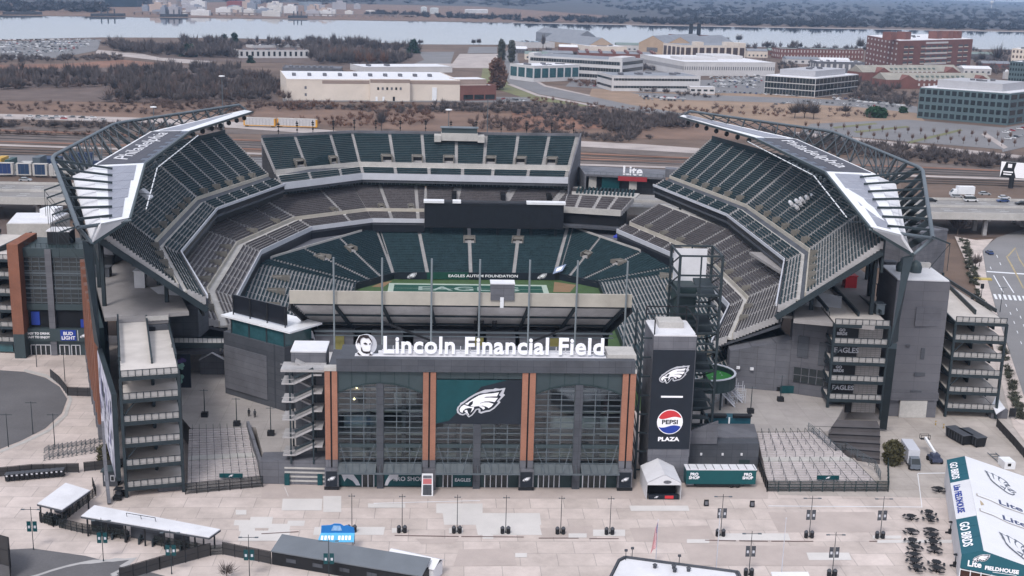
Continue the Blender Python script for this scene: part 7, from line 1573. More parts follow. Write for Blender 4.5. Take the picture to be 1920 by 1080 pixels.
wood('brush', [(1100, 126), (1300, 124), (1290, 136), (1190, 132)], 50, 8, 5, T_grey, 'bare trees behind the long white office', 60, .3)
wood('brush', [(960, 180), (1130, 200), (1330, 204), (1480, 212), (1470, 220), (1200, 212), (960, 190)], 90, 4.5, 3, T_rust, 'thin rusty saplings beside the curving road', 45, .2)
wood('brush', [(1120, 155), (1060, 150), (1085, 165), (1120, 163)], 20, 6, 5, T_rust, 'rusty shrubs by the teal office lot', 60, .25)
wood('brush', [(1400, 88), (1640, 94), (1640, 100), (1400, 96)], 60, 11, 6, T_grey, 'bare trees along the river before the terrace', 60, .4)
wood('brush', [(1600, 172), (1720, 182), (1718, 204), (1640, 196), (1590, 186)], 80, 7, 5, T_grey, 'bare trees and brush left of the green office', 60, .28)
wood('brush', [(1820, 96), (1930, 104), (1900, 150), (1830, 136)], 90, 10, 6, T_grey, 'bare trees around the white boat yard at right', 60, .35)
wood('brush', [(960, 96), (1090, 96), (1090, 106), (980, 104)], 40, 8, 5, T_grey, 'bare trees before the factory gables', 60, .35)
wood('brush', [(1210, 118), (1285, 118), (1285, 130), (1210, 126)], 36, 8, 5, T_grey, 'bare trees between the sawtooth factory and the white hall', 60, .35)
wood('brush', [(620, 176), (560, 178), (540, 190), (520, 186), (515, 165), (535, 160)], 30, 8, 4, T_brown, 'bare trees at the left end of the cream warehouse', 60, .3)
wood('brush', [(560, 200), (930, 204), (940, 214), (560, 212)], 150, 4.5, 3.4, T_grey, 'thin brush line below the cream warehouse', 60, .2)
wood('brush', [(1000, 246), (1180, 262), (1180, 270), (1000, 256)], 70, 5, 3.6, T_grey, 'brush above the pale strip right of the end stand', 60, .2)
wood('brush', [(-40, 192), (500, 200), (480, 220), (200, 214), (-40, 208)], 150, 3.4, 3, T_brown, 'rough brown brush dotted over the left dry field', 50, .2)
wood('brush', [(-40, 246), (420, 256), (420, 262), (-40, 254)], 90, 3, 3, T_brown, 'weeds between the rail tracks at left', 45, .2)
wood('brush', [(960, 200), (1150, 210), (1150, 244), (960, 240)], 130, 4, 3.4, T_grey, 'loose grey brush on the rusty field behind the end stand', 55, .2)
wood('brush', [(1150, 150), (1290, 176), (1440, 186), (1440, 190), (1280, 182), (1150, 168)], 50, 5, 4, T_grey, 'bare trees along the office lots', 50, .25)
wood('brush', [(1300, 196), (1700, 214), (1690, 224), (1300, 212)], 60, 4, 3, T_brown, 'sparse brush across the straw grass', 45, .2)
wood('brush', [(1430, 120), (1540, 122), (1530, 136), (1440, 134)], 40, 8, 5, T_grey, 'bare trees behind the glass office', 55, .3)
wood('far_wood', [(960, 41), (1920, 58), (2100, 60), (2100, 52), (1920, 50), (1500, 40), (960, 37)], 420, 17, 20, T_far, 'dark wooded bank along the far shore at right', 60, 2.2, low=.0)
wood('far_wood', [(1300, 36), (2100, 50), (2100, -4), (1000, -10), (1100, 10)], 900, 17, 26, T_far, 'blue grey woods rolling away beyond the river at right', 45, 3.4, low=.0)
wood('far_wood', [(500, 2), (1000, 12), (1100, -4), (500, -14)], 260, 16, 30, T_far, 'far wood line at the top centre', 45, 3.6, low=.0)
wood('far_wood', [(-60, 24), (200, 24), (200, 8), (-60, 6)], 150, 16, 22, T_far, 'blue grey wood on the far shore at the left edge', 50, 2.6, low=.0)
wood('far_wood', [(680, 30), (960, 38), (960, 34), (700, 26)], 110, 13, 14, T_far, 'low dark bank trees on the far shore in the middle', 55, 1.6, low=.0)
wood('far_wood', [(200, 8), (700, 12), (700, -6), (200, -8)], 120, 12, 26, T_far, 'scrub among the far shore works', 40, 3, low=.0)
# single trees: bare trees you can tell apart, evergreens, columnar pair
def tree(name, label, px, py, top, r, m, nb=160, wid=.25, group=None, z0=-.3, low=.3, evergreen=False, col=False, cat='tree'):
    p = at(px, py, z0); h = float(atv(px, top, p[1])[2])-z0; t = thing(name, label, cat, tuple(p), group)
    mb = MB(); mb.tube([p, p+A(.1, 0, h*.35), p+A(0, .1, h*.62)], [h*.028, h*.018, h*.008], 6)
    for k in range(5):
        a = k*1.3; mb.tube([p+A(0, 0, h*(.28+.06*k)), p+A(math.cos(a)*r*.45, math.sin(a)*r*.45, h*(.5+.06*k))], [h*.011, h*.004], 5)
    obj('trunk', mb, mat('bark', (.09, .07, .06), .95), t)
    if col or evergreen:
        g = np.random.default_rng(int(px*7+py)); n = nb*3; zz = g.uniform(.04, 1, n); prof = np.sin(np.clip(zz, 0, 1)*PI)**.5 if col else (1-zz*.75); rr = r*prof*g.uniform(.5, 1, n)*(1+.2*np.sin(9*zz)); th = g.uniform(0, 2*PI, n)
        c = np.stack([p[0]+rr*np.cos(th), p[1]+rr*np.sin(th), p[2]+h*zz], -1); s = .11*r+.02*h; tri = c[:, None, :]+g.normal(0, s, (n, 3, 3)); v = tri.reshape(-1, 3); f = np.arange(len(v)).reshape(-1, 3)
    else: v, f = bare_cloud([p], [h], [r], nb, int(px*13+py), wid, low)
    cloud_obj('crown', v, f, m, t); return t
T_rev = twig_mat('grey_green_foliage', (.07, .075, .06), .3, .2); T_box = twig_mat('boxwood_leaves', (.025, .06, .03), .3, .3); T_olive = twig_mat('olive_leaves', (.075, .07, .04), .3, .4)
tree('columnar_tree', 'left one of the two tall dark columnar trees at the avenue', 940, 117, 75, 5, T_rev, 260, col=True); tree('columnar_tree', 'right one of the two tall dark columnar trees at the avenue', 959, 117, 77, 5, T_rev, 260, col=True)
tree('bare_tree', 'broad rusty tree at the end of the avenue verge', 932, 168, 112, 8, T_rust, 420, .4, col=True); tree('bare_tree', 'smaller rusty tree right of the broad one on the verge', 946, 160, 125, 5, T_rust, 260, .35)
for px, py, top, r, lab in ((1508, 222, 180, 12, 'large bare tree on straw grass beyond the right wing roof'), (1490, 222, 186, 7, 'bare tree touching the left of the large one'), (1525, 224, 184, 8, 'bare tree touching the right of the large one'), (1585, 216, 192, 7, 'round bare tree standing alone on the straw grass'), (1868, 122, 76, 14, 'big bare tree by the river near the right edge'), (1840, 118, 95, 9, 'bare tree left of the big riverside one'), (1440, 92, 74, 9, 'bare tree between the mill and the terrace'), (1488, 92, 73, 9, 'bare tree at the river above the terrace left end'), (1612, 96, 66, 11, 'slender bare tree left of the brick block'), (1362, 80, 68, 8, 'bare tree behind the cream mill roof'), (1385, 80, 62, 9, 'taller bare tree behind the cream mill'), (888, 84, 72, 5, 'small round bare tree on the river edge'), (898, 84, 71, 5, 'slightly larger round bare tree on the river edge'), (788, 84, 73, 6, 'bare tree at the corner of the right river wood'), (1018, 92, 60, 4, 'thin spire tree before the blue roofed shed'), (1500, 92, 78, 6, 'small bare tree above the terrace roof'), (1795, 440, 395, 6, 'bare tree before the highway piers at right'), (240, 196, 186, 5, 'bare tree at the brush edge'), (102, 240, 225, 5, 'dark bare tree by the gravel strip at far left'), (130, 243, 226, 5, 'dark bare tree right of another on the gravel strip'), (715, 245, 196, 5, 'thin bare tree on the dry field left of the mast')):
    tree('bare_tree', lab, px, py, top, r, T_grey, 320, .2 if py > 150 else .4)
for px, py, top, r, lab in ((354, 106, 85, 11, 'dark evergreen clump in front of the left river wood'), (420, 84, 66, 8, 'dark pine in the river wood'), (440, 82, 63, 8, 'taller flat topped pine in the river wood'), (470, 118, 105, 5, 'small dark conifer left of the brown roofed shed'), (775, 100, 76, 9, 'dark evergreen at the end of the right river wood'), (1252, 122, 106, 6, 'dark conifer behind the slanted office')):
    tree('evergreen_tree', lab, px, py, top, r, T_green, 260, evergreen=True)
tree('evergreen_shrub', 'dark green clipped shrub clump on the straw grass', 1643, 220, 203, 9, T_box, 380, col=True, cat='shrub'); tree('evergreen_shrub', 'small dark shrub right of the clipped clump', 1693, 212, 201, 4, T_box, 200, col=True, cat='shrub')
# rows of young trees in the empty lot
yt = None
for k in range(34):
    px = 1510+(k % 17)*24+(k//17)*8; py = 240+(k//17)*14+(k % 17)*1.3
    p = at(px, py, -.15)
    if yt is None: yt = tree('young_tree', 'thin bare young tree in the rows of the empty right lot', px, py, py-17, 1.8, T_rust, 70, .12, 'young trees in the empty lot')
    else: dup(yt, p, k*1.1, None, None)
# ================================================================ plaza, yards, streets
M_plaza = mat_tiles("plaza_concrete", (.445, .385, .355), (.525, .455, .425), (.34, .30, .28), 6.6, 4.8, .07, .85, var=.2, offset=.5)
M_plaza2 = mat_tiles("yard_concrete", (.36, .325, .30), (.40, .36, .335), (.27, .24, .22), 6.0, 6.0, .05, .9, var=.2)
M_patch = mat("new_pale_paving", (.56, .535, .52), .85, var=.07, scale=.15, detail=5)
M_patchp = mat("pinkish_paving", (.42, .36, .335), .85, var=.1, scale=.15, detail=5)
mb = MB(); mb.sheet([(-240, -170), (170, -170), (170, 95), (-240, 110)], -.05); struct('plaza', mb, M_plaza)
mb = MB(); mb.sheet([(60, -3), (140, -6), (150, 60), (118, 110), (60, 60)], -.03); struct('service_yard', mb, M_plaza2)
px_sheet('plaza_band', [(490, 905), (1440, 905), (1440, 935), (490, 935)], -.025, M_patchp)
for k, pts in enumerate(([(818, 944), (905, 944), (905, 962), (818, 962)], [(830, 962), (1012, 962), (1015, 984), (833, 984)], [(892, 984), (1012, 984), (1016, 1003), (896, 1003)], [(905, 1003), (925, 1003), (925, 1010), (905, 1010)], [(440, 975), (478, 975), (476, 985), (438, 985)], [(470, 969), (512, 969), (508, 990), (466, 990)], [(505, 982), (545, 982), (542, 1000), (502, 1000)], [(540, 976), (572, 976), (570, 986), (538, 986)], [(452, 995), (545, 995), (539, 1014), (446, 1014)], [(448, 985), (478, 985), (478, 996), (448, 996)], [(530, 935), (605, 935), (603, 957), (528, 957)], [(606, 930), (640, 930), (640, 960), (606, 960)], [(590, 988), (722, 988), (719, 1003), (587, 1003)], [(1345, 1000), (1478, 1000), (1482, 1013), (1349, 1013)], [(1288, 1011), (1330, 1011), (1330, 1018), (1288, 1018)], [(1112, 993), (1172, 993), (1172, 1005), (1112, 1005)], [(1066, 1000), (1100, 1000), (1100, 1008), (1066, 1008)], [(1636, 1004), (1690, 1004), (1690, 1010), (1636, 1010)], [(1645, 1012), (1785, 1012), (1785, 1018), (1645, 1018)], [(966, 1037), (988, 1037), (988, 1045), (966, 1045)], [(1512, 1036), (1592, 1036), (1597, 1050), (1517, 1050)], [(735, 990), (760, 990), (760, 999), (735, 999)], [(842, 990), (868, 990), (868, 1000), (842, 1000)], [(935, 992), (962, 992), (962, 1001), (935, 1001)], [(442, 956), (462, 956), (462, 965), (442, 965)], [(690, 944), (760, 944), (760, 952), (690, 952)], [(1180, 948), (1290, 948), (1293, 958), (1183, 958)])): px_sheet('plaza_patch', pts, -.02+.001*k, M_patch)
for k, pts in enumerate(([(1010, 990), (1110, 985), (1120, 1010), (1015, 1006)], [(1180, 990), (1330, 985), (1345, 1020), (1190, 1015)], [(1440, 960), (1640, 960), (1660, 998), (1460, 998)], [(780, 1010), (860, 1010), (850, 1018), (790, 1020)], [(1280, 1020), (1560, 1025), (1580, 1060), (1300, 1060)], [(860, 1030), (960, 1028), (970, 1060), (850, 1062)])): px_sheet('plaza_patch', pts, -.024+.0005*k, M_patchp)
px_sheet('drive_circle', [(-90, 690), (0, 694), (45, 697), (85, 708), (112, 725), (126, 748), (116, 775), (85, 803), (40, 826), (0, 842), (-90, 870)], -.02, M_asph)
px_sheet('drive_kerb', [(45, 696), (85, 706), (114, 723), (130, 748), (120, 778), (88, 806), (40, 829), (0, 845), (0, 849), (44, 832), (93, 809), (126, 779), (136, 748), (119, 720), (88, 702), (46, 692)], .0, M_concl)
px_sheet('lower_drive', [(-60, 1030), (22, 1030), (60, 1028), (160, 1042), (310, 1080), (310, 1120), (-60, 1120)], -.015, M_asph)
for k, pts in enumerate(([(490, 1000), (560, 996)], [(865, 1005), (982, 1006)], [(740, 1003), (860, 1005)], [(1010, 1008), (1085, 1008)], [(1105, 1009), (1160, 1009)], [(1322, 1012), (1380, 1013)], [(1386, 1013), (1440, 1014)], [(1446, 1014), (1525, 1014)], [(1630, 1014), (1690, 1014)], [(1700, 1014), (1790, 1015)])):
    (a, b), (c, d) = pts; px_sheet('plaza_drain', [(a, b), (c, d), (c, d+1.6), (a, b+1.6)], -.004, mat('rusty_drain', (.13, .09, .085), .8))
for (a, b, c, d, w) in ((1720, 888, 1728, 950, 1.5), (1440, 948, 1728, 950, 1.2), (1720, 887, 1790, 886, 1.2), (700, 943, 900, 938, 1.0), (533, 912, 540, 930, 1)):
    px_sheet('paint_line', [(a, b), (c, d), (c+w, d+w), (a+w, b+w)], -.003, M_white)
# painted eagle on the drive
mb = put(poly_mb(EAGLE_OUT, .002), Matrix.Translation(tuple(at(140, 1079, -.01))) @ Matrix.Diagonal((17, 20, 1, 1))); mb.merge(put(poly_mb(EAGLE_IN, .002, .002), Matrix.Translation(tuple(at(140, 1079, -.01))) @ Matrix.Diagonal((17, 20, 1, 1))), None, 1)
struct('drive_painting', mb, [mat('worn_white_paint', (.38, .37, .37), .9), M_asph])
# street on the right
M_street = mat("street_asphalt", (.20, .195, .20), .9, var=.1, scale=.05, detail=8, fine=.05)
px_sheet('street', [(1842, 466), (1870, 445), (1925, 428), (2100, 420), (2100, 900), (1960, 840), (1920, 742), (1893, 660), (1868, 580), (1850, 520)], -.01, M_street)
px_sheet('pavement', [(1790, 443), (1830, 450), (1862, 448), (1842, 470), (1850, 520), (1868, 582), (1893, 662), (1920, 745), (1980, 860), (1955, 872), (1900, 800), (1870, 690), (1850, 590), (1830, 540), (1815, 500)], .08, M_plaza)
for k in range(9): px_sheet('crossing_stripe', [(1862+k*9, 551+k*.6), (1867+k*9, 551.5+k*.6), (1871+k*9, 561+k*.6), (1866+k*9, 560.5+k*.6)], .02, M_white)
for pts in ([(1850, 508), (1925, 513), (1925, 515), (1850, 510)], [(1862, 516), (1880, 548), (1882, 548), (1864, 516)], [(1880, 518), (1900, 549), (1902, 549), (1882, 518)]): px_sheet('road_marking', pts, .02, M_white)
for x, y in ((1885, 570), (1893, 585), (1900, 602), (1906, 620), (1913, 640), (1868, 478), (1874, 492), (1856, 500), (1905, 578), (1912, 592), (1918, 608)): px_sheet('road_marking', [(x, y), (x+1.3, y), (x+3.3, y+5), (x+2, y+5)], .02, M_white)
M_yl = mat('yellow_road_paint', (.36, .29, .17), .85)
for pts in ([(1888, 480), (1903, 464), (1905, 465), (1891, 481)], [(1888, 480), (1900, 500), (1920, 540), (1918, 541), (1897, 501), (1886, 481)], [(1903, 464), (1912, 485), (1922, 500), (1920, 501), (1910, 486)]): px_sheet('road_marking', pts, .022, M_yl)
# raised inner plazas
mb = MB(); mb.prism([(-60.5, 20.5), (-47, 21.5), (-43.2, 6), (-28, 6.5), (-28, 60), (-80, 60)], -.04, 4.5); struct('upper_plaza', mb, mat_tiles("upper_plaza_concrete", (.30, .275, .265), (.33, .305, .29), (.24, .22, .21), 5, 5, .04, .9, var=.14))
mb = MB(); mb.prism([(43.5, 20.2), (77, 21), (82, 30), (90, 46), (60, 60), (43.5, 60)], -.02, 4.5); struct('upper_plaza', mb, MATS['upper_plaza_concrete'])
# plaza stairs
def stairs(label, bl, br, tl, tr, zt, nl, signx, root_name='plaza_stairs'):
    bl, br, tl, tr = [A(*p) for p in (bl, br, tl, tr)]; root = thing(root_name, label, 'stairs', (*((bl+br)/2), 0)); n = 26; mb = MB(); lz = []
    prof = []
    for k in range(n+1):
        t = k/n; prof.append(t)
    def zf(t): return zt*(min(t, .46)/.46*.5 if t < .46 else .5 if t < .56 else .5+.5*(t-.56)/.44)
    for k in range(n):
        a, b = k/n, (k+1)/n; mb.prism([lerp(bl, tl, a), lerp(br, tr, a), lerp(br, tr, b), lerp(bl, tl, b)], -.03, zf(a)+zt/n*.9)
    obj('steps', mb, mat('stair_concrete', (.41, .375, .375), .9, var=.12, scale=.3, fine=.06), root)
    mb = MB(); a, b = .46, .56; mb.prism([lerp(bl, tl, a), lerp(br, tr, a), lerp(br, tr, b), lerp(bl, tl, b)], zt*.5, zt*.5+zt/n+.02); obj('landing', mb, M_concl, root)
    for i in range(nl):
        s = (i+.5)/nl
        for a, b in ((.02, .45), (.57, .98)):
            mb = MB(); P = lambda t: lerp(lerp(bl, br, s), lerp(tl, tr, s), t); mb.bar((*P(a), zf(a)+1.1), (*P(b), zf(b)+1.25), .07)
            for k in range(5): t = lerp(a, b, k/4); mb.bar((*P(t), zf(t)), (*P(t), zf(t)+1.2), .07)
            obj('handrail', mb, M_steel, root)
    c = lerp(lerp(bl, br, signx), lerp(tl, tr, signx), .12); mb = MB(); mb.box(c[0]-2.3, c[0]+2.3, c[1]-.1, c[1], 1.2, 2.1); s = obj('sign', mb, M_teal, root); eagle_parts('e', frame(A(c[0], c[1]-.13, 1.65), EX, EZ), root, .02, s=.9)
    return root
sL = stairs('wide concrete stairs with many handrails left of the entrance hall', (-56.7, -2.6), (-42.9, .6), (-60.8, 20.2), (-48, 21.4), 4.5, 9, .6)
sR = stairs('wide concrete stairs with many handrails right of the entrance hall', (58.6, -.6), (82.4, -.4), (61.0, 20.0), (75.3, 20.6), 4.5, 9, .55)
def railing(name, label, pts, h, n, m, w=.09, mesh=None, cat='fence', group=None, rails=2):
    t = thing(name, label, cat, tuple(pts[0]), group)
    for a, b in zip(pts[:-1], pts[1:]):
        a, b = A(*a), A(*b); k = max(1, round(np.linalg.norm(b-a)/n))
        for i in range(k+1): mb = MB(); p = lerp(a, b, i/k); mb.bar(p, p+A(0, 0, h), w*1.5); obj('post', mb, m, t)
        mb = MB()
        for r in range(rails): z = h*(1-r/(rails)*.92) if rails > 1 else h; mb.bar(a+A(0, 0, z), b+A(0, 0, z), w)
        obj('rails', mb, m, t)
        if mesh: mb = MB(); d = unit(b-a); nn = A(-d[1], d[0], 0)*.02; mb.hexa([a-nn+A(0, 0, .1), b-nn+A(0, 0, .1), b+nn+A(0, 0, .1), a+nn+A(0, 0, .1), a-nn+A(0, 0, h-.1), b-nn+A(0, 0, h-.1), b+nn+A(0, 0, h-.1), a+nn+A(0, 0, h-.1)]); obj('screen', mb, mesh, t)
    return t
M_scr = mat('dark_fence_fabric', (.045, .043, .045), .9, var=.12)
def mesh_mat():
    m = bpy.data.materials.new('wire_mesh'); m.use_nodes = True; n = m.node_tree.nodes; l = m.node_tree.links; n.clear(); o = n.new("ShaderNodeOutputMaterial"); mx = n.new("ShaderNodeMixShader"); mx.inputs[0].default_value = .45; t = n.new("ShaderNodeBsdfTransparent"); d = n.new("ShaderNodeBsdfDiffuse"); d.inputs[0].default_value = (.03, .035, .035, 1); l.new(t.outputs[0], mx.inputs[1]); l.new(d.outputs[0], mx.inputs[2]); l.new(mx.outputs[0], o.inputs[0]); return m
M_mesh = mesh_mat()
gate = lambda label, a, b, k, m: railing('gate_fence', label, [A(*a), A(*b)], 2.3, k, m, .1, M_mesh, 'fence', None, 3)
gate('black framed gates across the foot of the left stairs', at(348, 927, 0), at(493, 913, 0), 2.2, M_black)
gate('dark green framed gates across the foot of the right stairs', at(1438, 922, 0), at(1665, 922, 0), 2.2, M_gpanel)
gate('dark green side fence at the right end of the stair gates', at(1665, 922, 0), at(1664, 878, 0), 2.2, M_gpanel)
gate('black side fence left of the stair gates by the teal trailer', at(1438, 922, 0), at(1412, 850, 1.5), 2.2, M_black)
railing('stair_fence', 'tall sloping railing along the right flank of the right stairs', [at(1515, 808, 4.5), at(1566, 848, 2.6), at(1585, 846, 2.4), at(1640, 880, .8), at(1650, 900, .2)], 1.9, 1.6, M_steell, .07, None, 'railing', None, 5)
wl = thing('flank_wall', 'grey wall beside the left stairs with a railing on top', 'wall', (-45, 10, 0)); a, b = at(462, 800, 4.5), at(492, 905, .0); mb = MB(); mb.hexa([a*A(1, 1, 0), b*A(1, 1, 0), b*A(1, 1, 0)+A(.6, .2, 0), a*A(1, 1, 0)+A(.6, .2, 0), a+A(0, 0, 1.2), b+A(0, 0, 2.6), b+A(.6, .2, 2.6), a+A(.6, .2, 1.2)]); obj('wall', mb, M_gwall2, wl)
# terraced retaining wall under the right ramps
rw = thing('retaining_wall', 'dark terraced retaining wall between the right stairs and round bush', 'wall', (*at(1600, 850, 0)[:2], 0))
for k in range(5):
    a, b = at(1512+k*24, 806+k*12, 3.6-k*.6), at(1650, 812+k*12.5, 3.4-k*.6); mb = MB(); mb.prism([a[:2], b[:2], b[:2]+A(1, 5), a[:2]+A(0, 5)], -.02, 4.4-k*.85); s = obj('terrace', mb, mat('dark_retaining_blocks', (.085, .078, .082), .9, var=.15), rw)
    mb = MB(); mb.bar((*a[:2], 4.45-k*.85), (*b[:2], 4.45-k*.85), .25, .12); obj('coping', mb, M_black, s)
# ---------------------------------------------------------------- lamp posts and bins
def lamp(name_label, banner, px, py, h, group):
    p = at(px, py, 0); kx_ = 1.0 if banner else .35; t = thing('lamp_post', name_label, 'lamp post', tuple(p), group); b = tuple(p)
    mb = MB(); mb.tube([p, p+A(0, 0, .5), p+A(0, 0, h)], [.13, .075, .05], 8); obj('pole', mb, M_steel, t)
    mb = MB(); mb.bar(p+A(-1.3*kx_, 0, h-.5), p+A(1.3*kx_, 0, h-.5), .07); obj('crossarm', mb, M_steel, t)
    for s in (-1, 1):
        mb = MB(); q = p+A(s*1.35*kx_, 0, h-.5); mb.box(q[0]-.3*kx_, q[0]+.3*kx_, q[1]-.13, q[1]+.13, q[2]-.06, q[2]+.08); obj('lamp_head', mb, M_steell, t)
        if banner: mb = MB(); q = p+A(s*.5, 0, 0); mb.box(q[0]-.36, q[0]+.36, q[1]-.03, q[1]+.03, h*.42, h*.66); bn = obj('banner', mb, banner, t); mb = MB(); mb.box(q[0]-.18, q[0]+.18, q[1]-.045, q[1]-.03, h*.50, h*.56); obj('banner_print', mb, M_silver, bn)
    return t
r1 = [660, 754, 857, 948, 1051, 1143]; ords = ['first', 'second', 'third', 'fourth', 'fifth', 'sixth']
bin_proto = None
def bin_(px, py, label, group='black bins at the lamp posts'):
    global bin_proto
    if bin_proto is None:
        t = thing('litter_bin', label, 'bin', (0, 0, 0), group); mb = MB(); mb.lathe([(.32, 0), (.36, .1), (.38, 1.0), (.34, 1.05)], (0, 0, 0), 12); obj('body', mb, M_black, t); mb = MB(); mb.lathe([(.40, 1.05), (.40, 1.15), (.2, 1.42), (.04, 1.46)], (0, 0, 0), 12); obj('lid', mb, M_dwall, t); bin_proto = t; t.location = tuple(at(px, py, 0)); return t
    return dup(bin_proto, at(px, py, 0), 0, label)
for k, px in enumerate(r1):
    py = 996+k*.9; lamp(ords[k]+' lamp post from the left in the row before the entrance hall', None, px, py, 7.4, 'lamp posts in the row before the hall')
    bin_(px-6, py+1.5, 'left bin at the foot of the '+ords[k]+' lamp post before the hall'); bin_(px+5, py+1.5, 'right bin at the foot of the '+ords[k]+' lamp post before the hall')
for k, (px, py, lab) in enumerate(((1351, 1004, 'bannered lamp post below the teal trailer'), (1517, 1007, 'bannered lamp post below the right stairs'), (1650, 1008, 'bannered lamp post below the right end of the stair gates'), (1404, 1078, 'bannered lamp post at the bottom edge by the flat roof'), (1560, 1080, 'bannered lamp post at the bottom edge below the right stairs'))):
    lamp(lab, M_dwall, px, py, 8.2, 'bannered lamp posts on the right plaza'); bin_(px-6, py+1, 'left bin at the '+lab); bin_(px+5, py+1.2, 'right bin at the '+lab)
for px, py, lab in ((63, 1030, 'bannered lamp post left of the long white canopy'), (194, 1052, 'bannered lamp post before the long white canopy'), (322, 1076, 'bannered lamp post at the right part of the long canopy'), (468, 1085, 'bannered lamp post left of the black shed'), (617, 1092, 'bannered lamp post at the black shed front')): lamp(lab, M_teal, px, py, 8.0, 'bannered lamp posts by the left gates')
for px, py, z, lab in ((384, 781, 4.5, 'lamp post nearest the ramps on the left inner plaza'), (444, 798, 4.5, 'middle lamp post on the left inner plaza'), (508, 816, 4.5, 'lamp post near the stair tower on the left inner plaza'), (1407, 774, 4.5, 'lamp post on the right inner plaza above the cabin'), (1463, 752, 4.5, 'slim lamp post under the grey right wall')):
    p = at(px, py, z); t = thing('lamp_post', lab, 'lamp post', tuple(p), 'lamp posts on the inner plazas'); mb = MB(); mb.tube([p, p+A(0, 0, 6.3)], [.12, .07], 8); obj('pole', mb, M_steel, t); mb = MB(); mb.bar(p+A(-.9, 0, 6), p+A(.9, 0, 6), .1); obj('crossarm', mb, M_steell, t); mb = MB(); mb.box(p[0]-.7, p[0]+.7, p[1]-.6, p[1]+.6, 4.5, 5.5); obj('concrete_base', mb, M_black, t)
for px, py, lab in ((103, 838, 'slim lamp post beside the barrier stack'), (62, 786+28, 'slim lamp post on the drive kerb'), (16, 838, 'slim lamp post at the left kerb end'), (122, 755-40, 'slim lamp post before the side entrance right doors'), (69, 720-32, 'slim lamp post before the side entrance left doors')):
    p = at(px, py, 0); t = thing('lamp_post', lab, 'lamp post', tuple(p), 'slim lamp posts by the drive'); mb = MB(); mb.tube([p, p+A(0, 0, 7.5)], [.11, .06], 8); obj('pole', mb, M_steel, t); mb = MB(); mb.bar(p+A(-1.2, 0, 7.2), p+A(1.2, 0, 7.2), .09); obj('crossarm', mb, M_steel, t)
# wheelie bins row at left
wbp = thing('wheelie_bin', 'leftmost black wheelie bin in the row along the dark fence', 'bin', (0, 0, 0), 'wheelie bins along the fence'); mb = MB(); mb.hexa([(-.32, -.36, .12), (.32, -.36, .12), (.32, .36, .12), (-.32, .36, .12), (-.4, -.42, 1.3), (.4, -.42, 1.3), (.4, .42, 1.3), (-.4, .42, 1.3)]); obj('body', mb, M_black, wbp)
mb = MB(); mb.hexa([(-.42, -.46, 1.3), (.42, -.46, 1.3), (.42, .46, 1.3), (-.42, .46, 1.3), (-.4, -.4, 1.38), (.4, -.4, 1.38), (.36, .4, 1.52), (-.36, .4, 1.52)]); obj('lid', mb, M_dwall, wbp); mb = MB(); mb.box(-.16, .16, -.48, -.44, .95, 1.2); obj('label_plate', mb, M_silver, wbp)
for s in (-.36, .36): w = MB(); w.lathe([(.03, -.04), (.15, -.04), (.15, .04), (.03, .04)], (0, 0, 0), 10); obj('wheel', put(w, Matrix.Translation((s, .38, .15)) @ Matrix.Rotation(PI/2, 4, 'Y')), M_tyre, wbp)
nth = ['second', 'third', 'fourth', 'fifth', 'sixth', 'seventh', 'eighth', 'ninth', 'tenth', 'eleventh', 'rightmost']
a, b = at(15, 902, 0), at(117, 893, 0); wbp.location = tuple(a); wbp.scale = (1.15,)*3
for k in range(11): o = dup(wbp, lerp(a, b, (k+1)/11), .05, nth[k]+' black wheelie bin from the left along the dark fence', 1.15)
railing('screen_fence', 'long dark screened fence behind the wheelie bins', [at(-30, 897, 0), at(60, 888, 0), at(148, 886, 0)], 2.0, 2.4, M_black, .08, M_scr); railing('screen_fence', 'short dark screened fence between the kiosk and bins', [at(158, 884, 0), at(240, 876, 0)], 2.0, 2.4, M_black, .08, M_scr)
railing('screen_fence', 'curving black screen fence around the drive circle', [at(95, 708, 0), at(112, 722, 0), at(127, 742, 0), at(184, 744, 0)], 2.2, 2.2, M_black, .08, M_scr)
railing('screen_fence', 'tall dark fence cut by the lower left edge', [at(-20, 1052, 0), at(20, 1064, 0), at(20, 1085, 0)], 5.5, 2.4, M_black, .1, M_scr)
railing('screen_fence', 'dark screened fence running to the bottom edge before the gates', [at(225, 1090, 0), at(300, 1068, 0), at(395, 1042, 0)], 2.4, 2.2, M_black, .08, M_scr); railing('screen_fence', 'dark screened fence between the gate canopy and the black shed', [at(418, 1040, 0), at(508, 1058, 0)], 2.4, 2.2, M_black, .08, M_scr)
